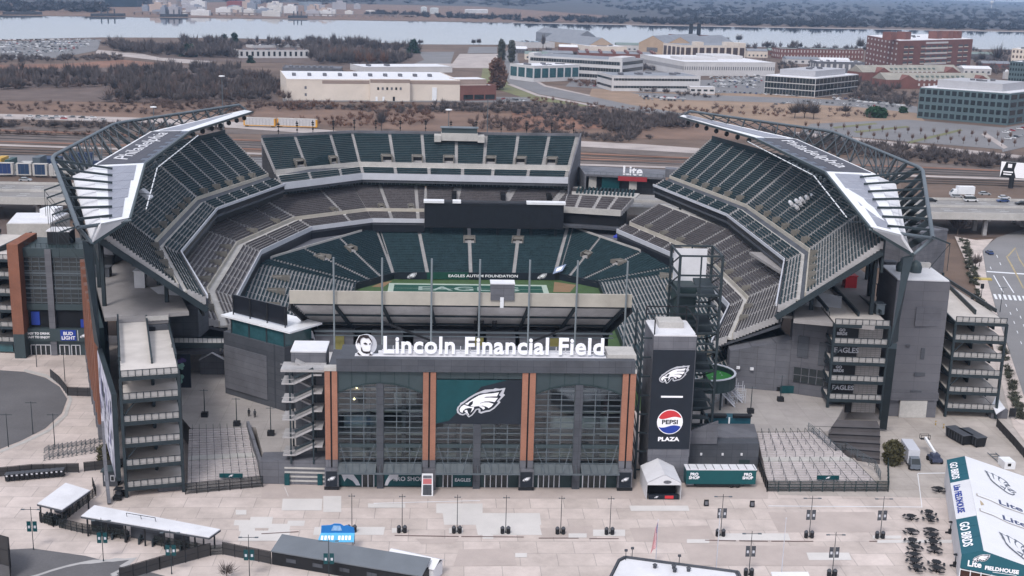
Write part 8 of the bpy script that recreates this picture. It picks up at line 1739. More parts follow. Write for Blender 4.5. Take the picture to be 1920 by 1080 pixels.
# gate canopies
def canopy(label, P4, zr, posts, walls, cabins):
    P4 = [at(*p, zr) for p in P4]; t = thing('gate_canopy', label, 'canopy', (*P4[0][:2], 0)); mb = MB(); mb.slab(*P4, .35); obj('roof', mb, M_roofw, t)
    mb = MB()
    for a, b in zip(P4, P4[1:]+P4[:1]): mb.bar(a-A(0, 0, .3), b-A(0, 0, .3), .2, .3)
    obj('eave_beam', mb, M_dwall, t); c = sum(P4)/4
    for i in range(posts+1):
        for a, b in ((0, 1), (3, 2)):
            p = lerp(lerp(P4[a], P4[b], (i+.1)/(posts+.2)), c, .06); mb = MB(); mb.bar((p[0], p[1], 0), p-A(0, 0, .4), .25); obj('post', mb, M_black, t)
    for s0, s1 in walls:
        a, b = lerp(lerp(P4[0], P4[1], s0), lerp(P4[3], P4[2], s0), .5), lerp(lerp(P4[0], P4[1], s1), lerp(P4[3], P4[2], s1), .5); mb = MB(); mb.prism([a[:2], b[:2], b[:2]+A(0, .5), a[:2]+A(0, .5)], 0, 2.2); obj('screen_wall', mb, M_dwall, t)
    for i in range(8):
        a = lerp(P4[0], P4[1], (i+.7)/8.4); mb = MB(); a = lerp(a, c, .1); mb.bar((a[0], a[1], 0), (a[0], a[1]+2.5, 0), .3, 2.0); mb.bar((a[0], a[1], 1.05), (a[0]+.9, a[1]+.4, 1.05), .1); obj('turnstile', mb, M_steel, t)
    return t
canopy('smaller square white gate canopy at the far left', [(70, 944), (117, 955), (169, 919), (123, 905)], 3.8, 2, [(.05, .6)], 0)
cg = canopy('long white gate canopy sloping across the lower left plaza', [(152, 967), (392, 1007), (413, 992), (177, 947)], 3.8, 6, [(.02, .28), (.34, .6), (.68, .8)], 0)
mb = MB()
p0, p1 = at(238, 965, 4.2), at(292, 974, 4.2)
for p in (p0, lerp(p0, p1, .5), p1): mb.bar(p-A(0, 0, .4), p+A(0, -.4, .5), .08)
mb.bar(p0+A(0, -.4, .5), p1+A(0, -.4, .5), .08); obj('roof_rail', mb, M_black, cg)
railing('gate_fence', 'black railing between the two white gate canopies', [at(75, 978, 0), at(100, 988, 0), at(118, 980, 0), at(180, 930, 0), at(174, 912, 0)], 1.9, 1.2, M_black, .08, M_mesh, rails=3); railing('gate_fence', 'black railing under the long canopy front', [at(112, 990, 0), at(155, 1000, 0), at(240, 1012, 0)], 1.9, 1.4, M_black, .08, M_mesh, rails=3); railing('gate_fence', 'black railing at the right end of the long canopy', [at(290, 1022, 0), at(395, 1042, 0), at(418, 1040, 0)], 1.9, 1.4, M_black, .08, M_mesh, rails=3)
# kiosk and cart
p = at(207, 912, 0); t = thing('ticket_kiosk', 'small dark kiosk with two white windows beside the ramp foot', 'kiosk', tuple(p)); mb = MB(); mb.box(p[0]-1.4, p[0]+1.4, p[1], p[1]+2.6, 0, 3.0); obj('body', mb, M_dwall, t); mb = MB(); mb.box(p[0]-1.7, p[0]+1.7, p[1]-.3, p[1]+2.9, 3.0, 3.3); obj('roof', mb, M_gpanel2, t)
for s in (-.7, .5): mb = MB(); mb.box(p[0]+s-.4, p[0]+s+.4, p[1]-.06, p[1], 1.1, 2.3); w = obj('window', mb, M_silver, t); mb = MB(); mb.box(p[0]+s-.28, p[0]+s+.28, p[1]-.09, p[1]-.06, 1.25, 2.15); obj('pane', mb, M_glass, w)
def cart(label, px, py, rz):
    t = thing('utility_cart', label, 'utility cart', (0, 0, 0)); mb = MB(); mb.box(-1.5, 1.5, -.7, .7, .35, .85); mb.box(.9, 1.55, -.65, .65, .85, 1.1); obj('body', mb, M_black, t); mb = MB(); mb.box(-.9, .8, -.72, .72, 1.95, 2.05); obj('canopy', mb, M_black, t); mb = MB()
    for x in (-.8, .75):
        for y in (-.62, .62): mb.bar((x, y, .8), (x, y, 1.95), .07)
    obj('posts', mb, M_black, t); mb = MB(); mb.box(-.3, .3, -.55, .55, .85, 1.15); mb.box(-.4, -.28, -.55, .55, 1.15, 1.6); obj('seat', mb, M_dwall, t)
    for x in (-.95, .95):
        for y in (-.68, .68): w = MB(); w.lathe([(.05, -.1), (.3, -.1), (.3, .1), (.05, .1)], (0, 0, 0), 10); obj('wheel', put(w, Matrix.Translation((x, y, .3)) @ Matrix.Rotation(PI/2, 4, 'X')), M_tyre, t)
    t.location = tuple(at(px, py, 0)); t.rotation_euler = (0, 0, rz)
cart('black utility cart parked at the raking post of the ramp', 223, 934, 1.5)
# stacked crowd barriers
bp = None
for k in range(26):
    px = 88+(k % 13)*8.6; py = 846+(k//13)*14-(k % 13)*1.3
    if bp is None:
        bp = thing('crowd_barrier', 'grey steel crowd barrier in the stack behind the dark fence', 'barrier', (0, 0, 0), 'crowd barriers stacked behind the fence'); mb = MB(); mb.bar((-1, 0, 1.05), (1, 0, 1.05), .07); mb.bar((-1, 0, .25), (1, 0, .25), .07)
        for s in (-1, 1): mb.bar((s, 0, .0), (s, 0, 1.05), .07); mb.bar((s, -.3, .03), (s, .3, .03), .07)
        obj('frame', mb, M_steell, bp); mb = MB()
        for s in range(9): mb.bar((-.8+s*.2, 0, .25), (-.8+s*.2, 0, 1.05), .04)
        obj('bars', mb, M_steell, bp); bp.location = tuple(at(px, py, 0)); bp.rotation_euler = (0, 0, 1.35)
    else: dup(bp, at(px, py, 0), 1.35+R.uniform(-.15, .15))
tree('round_bush', 'olive brown bush squeezed between the barriers and the banner', 197, 868, 836, 1.7, T_olive, 260, evergreen=False, col=True, cat='bush', z0=0); tree('round_bush', 'round olive brown bush between the terraced wall and grey truck', 1673, 870, 828, 2.2, T_olive, 420, col=True, cat='bush', z0=0)
tree('bare_tree', 'small bare planter tree at the bottom edge right of the dark fence', 425, 1085, 1047, 2.2, T_grey, 130, .06, z0=0); tree('bare_tree', 'bare street tree on the pavement by the hedge', 1828, 505, 468, 2.4, T_grey, 150, .08, z0=0)
for k, (px, py) in enumerate(((45, 832), (72, 815), (88, 812))): pass
# ---------------------------------------------------------------- tent, trailer, pillar, small things
t = thing('white_tent', 'white frame tent with open dark front beside the teal trailer', 'tent', (36.3, -5, 0)); x0, x1, y0, y1 = 32.9, 39.7, -5.6, 3.2
mb = MB(); xm = (x0+x1)/2; mb.slab((x0, y0, 3.6), (xm, y0, 5.3), (xm, y1, 5.3), (x0, y1, 3.6), .06); mb.slab((xm, y0, 5.3), (x1, y0, 3.6), (x1, y1, 3.6), (xm, y1, 5.3), .06); obj('roof', mb, M_roofw, t)
mb = MB(); mb.box(x0, x0+.06, y0, y1, 0, 3.6); mb.box(x1-.06, x1, y0, y1, 0, 3.6); mb.box(x0, x1, y1-.06, y1, 0, 3.6); obj('side_wall', mb, M_roofw, t)
mb = MB(); mb.add([(x0, y0, 3.6), (x1, y0, 3.6), (xm, y0, 5.3), (x0, y0+.05, 3.6), (x1, y0+.05, 3.6), (xm, y0+.05, 5.3), (x0, y0, 3.1), (x1, y0, 3.1), (x0, y0+.05, 3.1), (x1, y0+.05, 3.1)], [(0, 1, 2), (5, 4, 3), (6, 7, 1, 0), (3, 4, 9, 8)]); g = obj('gable', mb, M_roofw, t)
mb = MB(); mb.box(x0+.5, x1-.5, y0+3, y0+3.1, 0, 3.4); obj('dark_back', mb, M_dark, t); mb = MB(); mb.box(x0+.5, x1-.3, y0+.2, y0+.8, 0, .95); c_ = obj('counter', mb, M_navy, t); eagle_parts('e', frame(A(x0+2.0, y0+.16, .5), EX, EZ), t, .02, s=.8); mb = MB(); mb.box(x0+3.7, x0+5.4, y0+.14, y0+.2, .2, .8); obj('red_panel', mb, M_red, c_)
obj('round_badge', put(poly_mb(circle(0, 0, .8, .35), .02), frame(A(xm+.6, y0-.03, 3.75), EX, EZ)), M_gwall2, t)
t = thing('shop_trailer', 'long teal trailer with white ribbed roof parked beside the white tent', 'trailer', (48.8, .5, 0)); mb = MB(); mb.box(41.8, 56.0, .2, 2.8, .9, 3.9); obj('body', mb, mat('teal_trailer_paint', (.008, .075, .085), .35, var=.1), t); mb = MB(); mb.box(41.7, 56.1, .1, 2.9, 3.9, 4.1); r_ = obj('roof', mb, M_roofw, t); mb = MB()
for k in range(9): x = 42.5+k*1.65; mb.box(x-.06, x+.06, .1, 2.9, 4.1, 4.16)
obj('roof_rib', mb, M_gwall2, r_); mb = MB(); mb.box(43.8, 53, .3, 2.7, .45, .9); obj('skirt', mb, M_black, t); mb = MB(); mb.box(41.9, 43.4, .25, 2.7, .6, .9); obj('hitch', mb, M_gwall2, t)
for x in (43.4, 54.3):
    lettering("PRO", frame(A(x, .14, 2.75), EX, EZ), t, .85, M_letter, .03, .03); lettering("SHOP", frame(A(x, .14, 2.0), EX, EZ), t, .85, M_letter, .03, .03)
for x in (51.2, 52.4):
    for y in (.5, 2.5): w = MB(); w.lathe([(.1, -.15), (.45, -.15), (.45, .15), (.1, .15)], (0, 0, 0), 12); obj('wheel', put(w, Matrix.Translation((x, y, .45)) @ Matrix.Rotation(PI/2, 4, 'X')), M_tyre, t)
p = at(801, 930, 0); t = thing('info_pillar', 'white framed kiosk board with red top in front of the second brick pilaster', 'sign', tuple(p)); mb = MB(); mb.hexa([p+A(-1.15, 0, 0), p+A(1.15, 0, 0), p+A(1.15, .8, 0), p+A(-1.15, .8, 0), p+A(-1.05, .3, 4.4), p+A(1.05, .3, 4.4), p+A(1.05, .8, 4.4), p+A(-1.05, .8, 4.4)]); obj('frame', mb, M_white, t)
for z0, z1, m, n_ in ((.2, 2.3, M_dwall, 'picture'), (2.45, 3.5, mat('faded_red_print', (.45, .14, .15), .6), 'red_panel'), (3.6, 4.2, M_gwall2, 'top_panel')):
    mb = MB(); f = lambda z: .3*z/4.4-.04; mb.hexa([p+A(-.85, f(z0), z0), p+A(.85, f(z0), z0), p+A(.85, f(z0)+.1, z0), p+A(-.85, f(z0)+.1, z0), p+A(-.85, f(z1), z1), p+A(.85, f(z1), z1), p+A(.85, f(z1)+.1, z1), p+A(-.85, f(z1)+.1, z1)]); obj(n_, mb, m, t)
for px, py, lab in ((1324, 948, 'small dark sign board on the plaza below the tent trailer'), (1410, 950, 'small dark sign board at the foot of the stair fence')):
    p = at(px, py, 0); t = thing('sign_board', lab, 'sign', tuple(p)); mb = MB(); mb.hexa([p+A(-.45, -.3, 0), p+A(.45, -.3, 0), p+A(.45, .3, 0), p+A(-.45, .3, 0), p+A(-.45, -.04, 1.25), p+A(.45, -.04, 1.25), p+A(.45, .04, 1.25), p+A(-.45, .04, 1.25)]); obj('board', mb, M_black, t); mb = MB(); mb.hexa([p+A(-.3, -.29, .3), p+A(.3, -.29, .3), p+A(.3, -.2, .3), p+A(-.3, -.2, .3), p+A(-.3, -.12, .95), p+A(.3, -.12, .95), p+A(.3, -.05, .95), p+A(-.3, -.05, .95)]); obj('panel', mb, M_gwall2, t)
# picnic tables
ptp = None
for k, (px, py) in enumerate(((1707, 974), (1741, 966), (1744, 977), (1708, 1001), (1745, 1000), (1748, 1010), (1710, 1019), (1749, 1022), (1715, 1032), (1752, 1036), (1713, 1046), (1714, 1058), (1755, 1061), (1719, 1070), (1756, 1072), (1760, 922))):
    lab = 'black picnic table with attached benches on the right plaza'
    if ptp is None:
        ptp = thing('picnic_table', lab, 'picnic table', (0, 0, 0), 'picnic tables by the fieldhouse tent'); mb = MB(); mb.lathe([(.05, .70), (.75, .70), (.75, .76), (.05, .76)], (0, 0, 0), 8); obj('table_top', mb, M_black, ptp)
        for q in range(4): a = PI/4+q*PI/2; c, s = math.cos(a), math.sin(a); mb = MB(); mb.bar((c*1.15-s*.5, s*1.15+c*.5, .44), (c*1.15+s*.5, s*1.15-c*.5, .44), .32, .06); mb.bar((c*.2, s*.2, .38), (c*1.15, s*1.15, .38), .07); obj('bench', mb, M_black, ptp)
        mb = MB(); mb.tube([(0, 0, 0), (0, 0, .7)], .1, 8); mb.bar((-.5, 0, .04), (.5, 0, .04), .12); mb.bar((0, -.5, .04), (0, .5, .04), .12); obj('leg', mb, M_black, ptp); ptp.location = tuple(at(px, py, 0)); ptp.scale = (1.15,)*3
    else: dup(ptp, at(px, py, 0), k*.3, None, 1.15)
# fieldhouse tent at the right edge
ft = thing('fieldhouse_tent', 'big white roofed event tent with teal bands and lettered teal gable', 'tent', (88, -20, 0))
ta = unit(A(15.3, 44.7)); tx = A(ta[1], -ta[0]); o0 = at(1803, 1040, 5.4)[:2]; Lf = np.linalg.norm(at(1775, 862, 5.4)[:2]-o0)
T_ = lambda a, b, z: A(*(o0+tx*a+ta*b), z)
def rz_(a): return 5.4+1.3*a/3.4 if a < 3.4 else 6.7-3.4*(a-3.4)/14.0
def roof_piece(name, a0, a1, b0, b1, m, lift=0.0, par=ft): mb = MB(); mb.slab(T_(a0, b0, rz_(a0)+lift), T_(a1, b0, rz_(a1)+lift), T_(a1, b1, rz_(a1)+lift), T_(a0, b1, rz_(a0)+lift), .08); return obj(name, mb, m, par)
M_tent = mat('white_tent_vinyl', (.66, .66, .69), .45, var=.03); M_tband = mat('teal_tent_vinyl', (.018, .10, .135), .45, var=.06)
roof_piece('roof', 3.4, 17.4, 0, Lf, M_tent); 
for s0, s1, m in ((0, .135, M_tband), (.135, .24, M_tband), (.24, .33, M_tband), (.33, .72, M_tent), (.72, .79, M_tband), (.79, .90, M_tband), (.90, 1, M_tband)):
    roof_piece('eave_band', 0, 3.36, Lf*s0+.08, Lf*s1-.08, m, .02)
roof_piece('eave_base', 0, 3.4, 0, Lf, M_tent, -.08)
def roof_frame(a, b, lift=.12):   # local x along the tent (away), local y up the slope
    sl = (rz_(a+.1)-rz_(a))/.1; up = unit(A(*(tx), sl)); return T_(a, b, rz_(a)+lift), A(*ta, 0), up
for bfrac, txt, sz in ((.17, "GO BIRDS", 2.3), (.845, "GO BIRDS", 2.0)):
    p, fx_, fu = roof_frame(1.2, Lf*bfrac); obj('lettering', put(text_mb(txt, sz, .03, .05), frame(p-fu*.8, -fx_, fu)), M_letter, ft)
p, fx_, fu = roof_frame(1.2, Lf*.53); obj('lettering', put(text_mb("Lite FIELDHOUSE", 1.8, .03, .03), frame(p-fu*.8, -fx_, fu)), M_blue, ft)
def outline_eagle(a, b, s):
    p, fx_, fu = roof_frame(a, b, .1); M = frame(p, fx_, -fu) @ Matrix.Diagonal((s, s, 1, 1)); mb = MB(); mb.merge(put(poly_mb(EAGLE_IN, .03), M), None, 0)
    for w in EAGLE_W: mb.merge(put(poly_mb(w, .03, .03), M), None, 1)
    obj('eagle_outline', mb, [mat('slate_print', (.10, .115, .15), .5), M_tent], ft)
outline_eagle(9.5, Lf*.80, 9.5); outline_eagle(9.5, Lf*.14, 9.5)
for b in (.40, .56):
    p, fx_, fu = roof_frame(9.5, Lf*b, .1); M = frame(p, -fu, -fx_)
    obj('bottle_outline', put(poly_mb([(-6.5, -1.7), (.5, -1.7), (3, -.7), (5.5, -.6), (5.5, .6), (3, .7), (.5, 1.7), (-6.5, 1.7)], .02), M), mat('pale_print_line', (.40, .36, .33), .5), ft); obj('bottle_fill', put(poly_mb([(-6.4, -1.6), (.5, -1.6), (3, -.6), (5.3, -.5), (5.3, .5), (3, .6), (.5, 1.6), (-6.4, 1.6)], .02, .02), M), M_tent, ft)
    obj('lettering', put(text_mb("Lite", 3.0, .02, .06), M @ Matrix.Rotation(PI, 4, 'Z') @ Matrix.Translation((.8, -1.0, .06))), mat('navy_print', (.03, .045, .12), .5), ft)
    obj('cap_print', put(poly_mb(circle(-5.2, 0, 1.5, 1.5), .02, .05), M), mat('peach_print', (.55, .30, .18), .5), ft)
obj('head_print', put(poly_mb([(0, 0), (1.6, .4), (2.2, 1.6), (1.2, 2.4), (-.4, 2.0), (-1.0, .9)], .02, .03), frame(roof_frame(5.2, Lf*.47, .1)[0], tx_ := A(*ta, 0), np.cross(A(0, 0, 1), A(*ta, 0)))), mat('tan_print', (.42, .33, .22), .5), ft)
# gable end with lettering and glass front below
ex_ = A(*tx, 0); g0 = lambda a, z, o=0: T_(a, -o, z)
mb = MB(); P5 = [(0, 3.0), (17.4, 1.6), (17.4, rz_(17.4)), (3.4, 6.7), (0, 5.4)]; mb = put(poly_mb(P5, .1), frame(T_(0, -.02, 0), ex_, EZ)); obj('gable_panel', mb, M_tband, ft)
lettering("Lite", frame(T_(2.2, -.16, 3.6), ex_, EZ), ft, 1.5, M_letter, .04, .04); lettering("FIELDHOUSE", frame(T_(6.6, -.16, 3.4), ex_, EZ), ft, .95, M_letter, .04, .04); eagle_parts('e', frame(T_(3.2, -.16, 5.35), ex_, EZ), ft, .03, s=2.6)
mb = MB(); mb.hexa([T_(5.2, -.17, 3.05), T_(9, -.17, 3.05), T_(9, -.12, 3.05), T_(5.2, -.12, 3.05), T_(5.2, -.17, 3.12), T_(9, -.17, 3.12), T_(9, -.12, 3.12), T_(5.2, -.12, 3.12)]); obj('underline', mb, M_letter, ft)
for k in range(10):
    a0, a1 = .1+k*1.7, .1+(k+1)*1.7-.1; z1 = 3.0-1.4*a0/17.4; mb = MB(); mb.hexa([T_(a0, .05, 0), T_(a1, .05, 0), T_(a1, .1, 0), T_(a0, .1, 0), T_(a0, .05, z1), T_(a1, .05, z1), T_(a1, .1, z1), T_(a0, .1, z1)]); obj('front_panel', mb, M_glass if k == 3 else mat('brown_glass', (.05, .025, .02), .2), ft)
mb = MB()
for k in range(11): a = .05+k*1.7; mb.bar(T_(a, 0, 0), T_(a, 0, 3.0), .14)
mb.bar(T_(0, 0, 2.75), T_(17.4, 0, 1.5), .14); obj('front_frame', mb, M_white, ft)
mb = MB(); mb.hexa([T_(.05, .1, 0), T_(.15, .1, 0), T_(.15, Lf, 0), T_(.05, Lf, 0), T_(.05, .1, 5.3), T_(.15, .1, 5.3), T_(.15, Lf, 5.3), T_(.05, Lf, 5.3)]); obj('side_wall', mb, M_roofw, ft)
for px, py, lab in ((1781, 1000, 'black wheeled heater beside the tent middle'), (1790, 1062, 'black wheeled heater beside the tent gable')):
    p = at(px, py, 0); t = thing('patio_heater', lab, 'heater', tuple(p)); mb = MB(); mb.lathe([(.35, 0), (.35, .8), (.1, .9), (.06, 2.2), (.5, 2.25), (.1, 2.5)], p, 10); obj('body', mb, M_black, t); mb = MB(); mb.bar(p+A(-.9, 0, .2), p+A(.9, 0, .35), .2, .25); obj('trolley', mb, M_black, t)
# ---------------------------------------------------------------- service yard vehicles
tr = box_truck('grey box truck facing the plaza between the bush and boom lift', (0, 0, 0), 0, M_silver, mat('slate_cab_paint', (.12, .14, .17), .4), 8.5, 3.6); p = at(1706, 868, 0); tr.location = tuple(p); tr.rotation_euler = (0, 0, -PI/2-.12)
bl = thing('boom_lift', 'boom lift with raised white arm in the service yard', 'boom lift', (0, 0, 0)); mb = MB(); mb.box(-1.1, 1.1, -1.6, 1.6, .5, 1.2); mb.box(-.8, .8, -.9, .9, 1.2, 1.9); obj('chassis', mb, mat('slate_blue_paint', (.05, .06, .10), .5), bl); mb = MB(); mb.bar((0, .4, 2.0), (-.2, 5.6, 3.4), .45, .5); obj('boom', mb, M_white, bl); mb = MB(); mb.box(-1.2, .8, 5.4, 6.3, 3.0, 3.1); mb.bar((-1.2, 5.4, 4), (.8, 5.4, 4), .08); mb.bar((-1.2, 6.3, 4), (.8, 6.3, 4), .08)
for x in (-1.2, .8):
    for y in (5.4, 6.3): mb.bar((x, y, 3), (x, y, 4), .08)
obj('basket', mb, M_black, bl)
for x in (-1.1, 1.1):
    for y in (-1.1, 1.1): w = MB(); w.lathe([(.1, -.18), (.5, -.18), (.5, .18), (.1, .18)], (0, 0, 0), 12); obj('wheel', put(w, Matrix.Translation((x, y, .5)) @ Matrix.Rotation(PI/2, 4, 'Y')), M_tyre, bl)
bl.location = tuple(at(1752, 866, 0))
for k, (px, py, lab) in enumerate(((1797, 826, 'left black dumpster under the outer ramps'), (1822, 830, 'right black dumpster under the outer ramps'))):
    t = thing('dumpster', lab, 'dumpster', (0, 0, 0)); mb = MB(); mb.hexa([(-1.2, -3, .25), (1.2, -3, .25), (1.2, 3, .25), (-1.2, 3, .25), (-1.3, -3.2, 2.3), (1.3, -3.2, 2.3), (1.3, 3.2, 2.3), (-1.3, 3.2, 2.3)]); obj('body', mb, M_black, t); mb = MB()
    for s in range(7): y = -2.8+s*.93; mb.box(-1.36, -1.24, y-.06, y+.06, .4, 2.2); mb.box(1.24, 1.36, y-.06, y+.06, .4, 2.2)
    mb.box(-1.38, 1.38, -3.3, 3.3, 2.3, 2.42); obj('rib', mb, M_dwall, t); mb = MB()
    for x in (-.9, .9): mb.box(x-.1, x+.1, -3, 3, .05, .25)
    obj('skid', mb, M_black, t); t.location = tuple(at(px, py, 0)); t.rotation_euler = (0, 0, .25)
for px, py, lab in ((1754, 797, 'left one of the two yellow bollards by the roller door'), (1769, 803, 'right one of the two yellow bollards by the roller door')):
    p = at(px, py, 0); t = thing('bollard', lab, 'bollard', tuple(p), 'yellow bollards by the roller door'); mb = MB(); mb.lathe([(.14, 0), (.14, 1.0), (.05, 1.1)], p, 10); obj('post', mb, mat('ochre_paint', (.35, .24, .08), .6), t); mb = MB(); mb.lathe([(.15, .55), (.15, .75)], p, 10); obj('band', mb, M_concl, t)
p = at(1898, 790, 0)
t = thing('stair_landing', 'small white roofed lean-to at the right foot of the outer ramps', 'shed', tuple(at(1880, 775, 0))); a = at(1868, 760, 2.5); mb = MB(); mb.slab(at(1868, 742, 3), at(1885, 765, 2.4), at(1868, 776, 2.4), at(1860, 758, 3), .2); obj('roof', mb, M_roofw, t); q = at(1873, 785, 0); mb = MB(); mb.box(q[0]-2, q[0]+2, q[1], q[1]+3, 0, 2.2); obj('wall', mb, M_gwall, t); mb = MB(); mb.box(q[0]+2.4, q[0]+4, q[1], q[1]+.2, .5, 2.6); obj('sign', mb, M_black, t)
railing('screen_fence', 'dark fence along the bank at the right edge', [at(1868, 800, 0), at(1900, 835, 0), at(1925, 865, 0)], 2.0, 2.2, M_black, .08, M_scr)
p = at(1893, 880, 0); t = thing('portable_unit', 'small white service unit behind the tent top corner', 'utility box', tuple(p)); mb = MB(); mb.box(p[0]-1.2, p[0]+1.2, p[1], p[1]+3.2, 0, 1.6); obj('body', mb, M_white, t); mb = MB(); mb.box(p[0]-.5, p[0]+.2, p[1]-.05, p[1], .7, 1.3); obj('panel', mb, M_black, t); mb = MB(); mb.bar(p+A(-.9, 3.4, .2), p+A(-.9, 9, .2), .12); mb.bar(p+A(.9, 3.4, .2), p+A(.9, 9, .2), .12)
for k in range(4): mb.bar(p+A(-.9, 4+k*1.4, .2), p+A(.9, 4+k*1.4, .2), .12)
obj('ladder_frame', mb, M_steell, t)
# hedge strips by the pavement, traffic light, car
hg = inside([(1872, 640), (1880, 640), (1905, 735), (1920, 790), (1908, 790), (1885, 700)], 80)+inside([(1820, 545), (1832, 545), (1862, 600), (1850, 605)], 50)+inside([(1800, 450), (1812, 450), (1830, 505), (1835, 540), (1818, 535), (1808, 480)], 110)
v, f = bare_cloud(hg, tg.uniform(.9, 2.0, len(hg)), tg.uniform(1.0, 1.8, len(hg)), 70, 9, .12, 0.0); o = cloud_obj('hedge_planting', v, f, T_rev); tag(o, 'low planting strip along the street pavement', 'hedge', kind='stuff')
tree('bare_tree', 'small bare tree before the crossing on the pavement', 1836, 500, 470, 1.6, T_grey, 90, .06, z0=0)
p = at(1838, 570, 0); t = thing('traffic_light', 'black traffic light above the crossing on the pavement', 'traffic light', tuple(p)); mb = MB(); mb.tube([p, p+A(0, 0, 6)], .1, 8); obj('pole', mb, M_steel, t); mb = MB(); mb.box(p[0]-.5, p[0]+.5, p[1]-.2, p[1]+.2, 5.2, 6.8); obj('signal_head', mb, M_black, t)
for (px, py, h, lab) in ((1790+85, 585, 8, 'street lamp at the crossing'), (1848, 440, 8, 'lamp post on the verge under the highway')): 
    p = at(px, py, 0); t = thing('street_lamp', lab, 'street lamp', tuple(p)); mb = MB(); mb.tube([p, p+A(0, 0, h)], [.12, .07], 8); obj('pole', mb, M_steel, t); mb = MB(); mb.bar(p+A(-1.4, 0, h), p+A(1.2, 0, h+.1), .1, .14); obj('arm', mb, M_steell, t)
p = at(1841, 524, 0); t = thing('fire_box', 'yellow kerb block at the crossing corner', 'kerb block', tuple(p)); mb = MB(); mb.prism([p[:2]+A(-3, -1), p[:2]+A(3, -1.6), p[:2]+A(3.4, .6), p[:2]+A(-2.6, 1.2)], 0, .5); obj('block', mb, mat('faded_yellow', (.42, .33, .11), .8), t)
c = make_car('blue', 'dark blue car driving alone on the street at right'); c.location = tuple(at(1855, 476, .02)); c.rotation_euler = (0, 0, 1.5)
# right block buildings behind the stair block
t, *_ = building('service_building', 'plain grey box building beyond the tall stair block', (1712, 520), (1768, 512), 440, 30, M_gwall2, M_gwall2)
# ---------------------------------------------------------------- foreground cut by the bottom edge
sh = thing('black_shed', 'long black shed with grey metal roof at the bottom edge', 'shed', (*at(650, 1085, 0)[:2], 0)); a, b = at(510, 1058, 0)[:2], at(792, 1106, 0)[:2]; d = unit(b-a); n = A(-d[1], d[0]); mb = MB(); mb.prism([a, b, b+n*3.6, a+n*3.6], 0, 2.6); obj('wall', mb, M_black, sh); mb = MB(); mb.slab((*(a-n*.3), 2.65), (*(b-n*.3), 2.65), (*(b+n*3.9), 3.9), (*(a+n*3.9), 3.9), .2); obj('roof', mb, mat('slate_metal_roof', (.13, .145, .165), .5, var=.08), sh)
for k in range(5): p = lerp(a, b, .1+.18*k)-n*.05; mb = MB(); mb.prism([p, p+d*1.8, p+d*1.8-n*.04, p-n*.04], .9, 1.6); obj('hatch', mb, M_dwall, sh)
bt = thing('blue_canopy', 'bright blue pop up canopy behind the black shed', 'canopy', (*at(631, 1046, 0)[:2], 0)); p = at(631, 1036, 0); M_bl = mat('bright_blue_fabric', (.025, .19, .52), .6, var=.05)
x, y = p[0], p[1]; mb = MB(); mb.slab((x-3.3, y-.6, 2.3), (x+3.1, y-.6, 2.3), (x+3.1, y+1.2, 3.2), (x-2.8, y+1.2, 3.2), .08); v_ = obj('front_slope', mb, mat('pale_blue_fabric', (.10, .40, .66), .6, var=.1, scale=1.2), bt)
mb = MB()
for k in range(9):
    if k != 4: mb.slab((x-2.7+k*.6, y-.25, 2.56), (x-2.3+k*.6, y-.25, 2.56), (x-2.3+k*.6, y+.55, 2.96), (x-2.7+k*.6, y+.55, 2.96), .05)
obj('white_print', mb, M_letter, v_)
obj('sign_board', put(poly_mb([(-2.8, 0), (3.1, 0), (3.0, 1.0), (2.2, 1.35), (1.7, 1.5), (1.2, 1.35), (.6, 1.75), (-.4, 1.8), (-1.1, 1.5), (-2.7, 1.4)], .12), frame(A(x, y+1.3, 3.15), EX, EZ)), M_bl, bt)
obj('badge', put(poly_mb([(-1.0, .5), (.9, .5), (.6, 1.4), (-.6, 1.45)], .05), frame(A(x, y+1.15, 3.15), EX, EZ)), mat('faded_badge', (.30, .48, .72), .6, var=.2, scale=2), bt); mb = MB()
for sx in (-2.9, 2.9):
    for yy in (.1, 3.5): mb.bar((x+sx, y+yy, 0), (x+sx, y+yy, 2.6), .1)
obj('legs', mb, M_steell, bt)
wt = thing('white_marquee', 'low white marquee with dark lettering beyond the black shed', 'marquee', (*at(768, 1075, 0)[:2], 0)); p = at(726, 1072, 0); q = at(812, 1092, 0); d = unit((q-p)[:2]); n = A(-d[1], d[0]); L = np.linalg.norm((q-p)[:2]); G = lambda a_, o, z: A(*(p[:2]+d*a_+n*o), z)
mb = MB(); mb.prism([G(0, 0, 0)[:2], G(L, 0, 0)[:2], G(L, 3.5, 0)[:2], G(0, 3.5, 0)[:2]], 0, 2.5); obj('wall', mb, M_tent, wt); mb = MB(); mb.slab(G(-.3, -.3, 2.5), G(L+.3, -.3, 2.5), G(L+.3, 1.8, 3.5), G(-.3, 1.8, 3.5), .1); mb.slab(G(-.3, 1.8, 3.5), G(L+.3, 1.8, 3.5), G(L+.3, 3.8, 2.5), G(-.3, 3.8, 2.5), .1); obj('roof', mb, M_tent, wt)
fb = thing('flat_building', 'flat white roofed building with dark parapet at the bottom edge', 'building', (*at(1260, 1085, 0)[:2], 0)); P4 = [at(1143, 1086, 4), at(1160, 1052, 4), at(1172, 1046, 4), at(1384, 1074, 4), at(1400, 1110, 4), at(1130, 1110, 4)]; P4 = [p_[:2] for p_ in P4]
mb = MB(); mb.prism(P4, 0, 3.9); obj('wall', mb, M_gwall2, fb); mb = MB(); c_ = sum(P4)/6; mb.prism([lerp(p_, c_, .04) for p_ in P4], 3.9, 4.0); obj('roof', mb, M_roofw, fb); mb = MB()
for a, b in zip(P4, P4[1:]+P4[:1]): mb.bar((*a, 4.1), (*b, 4.1), .35, .5)
obj('parapet', mb, M_dwall, fb)
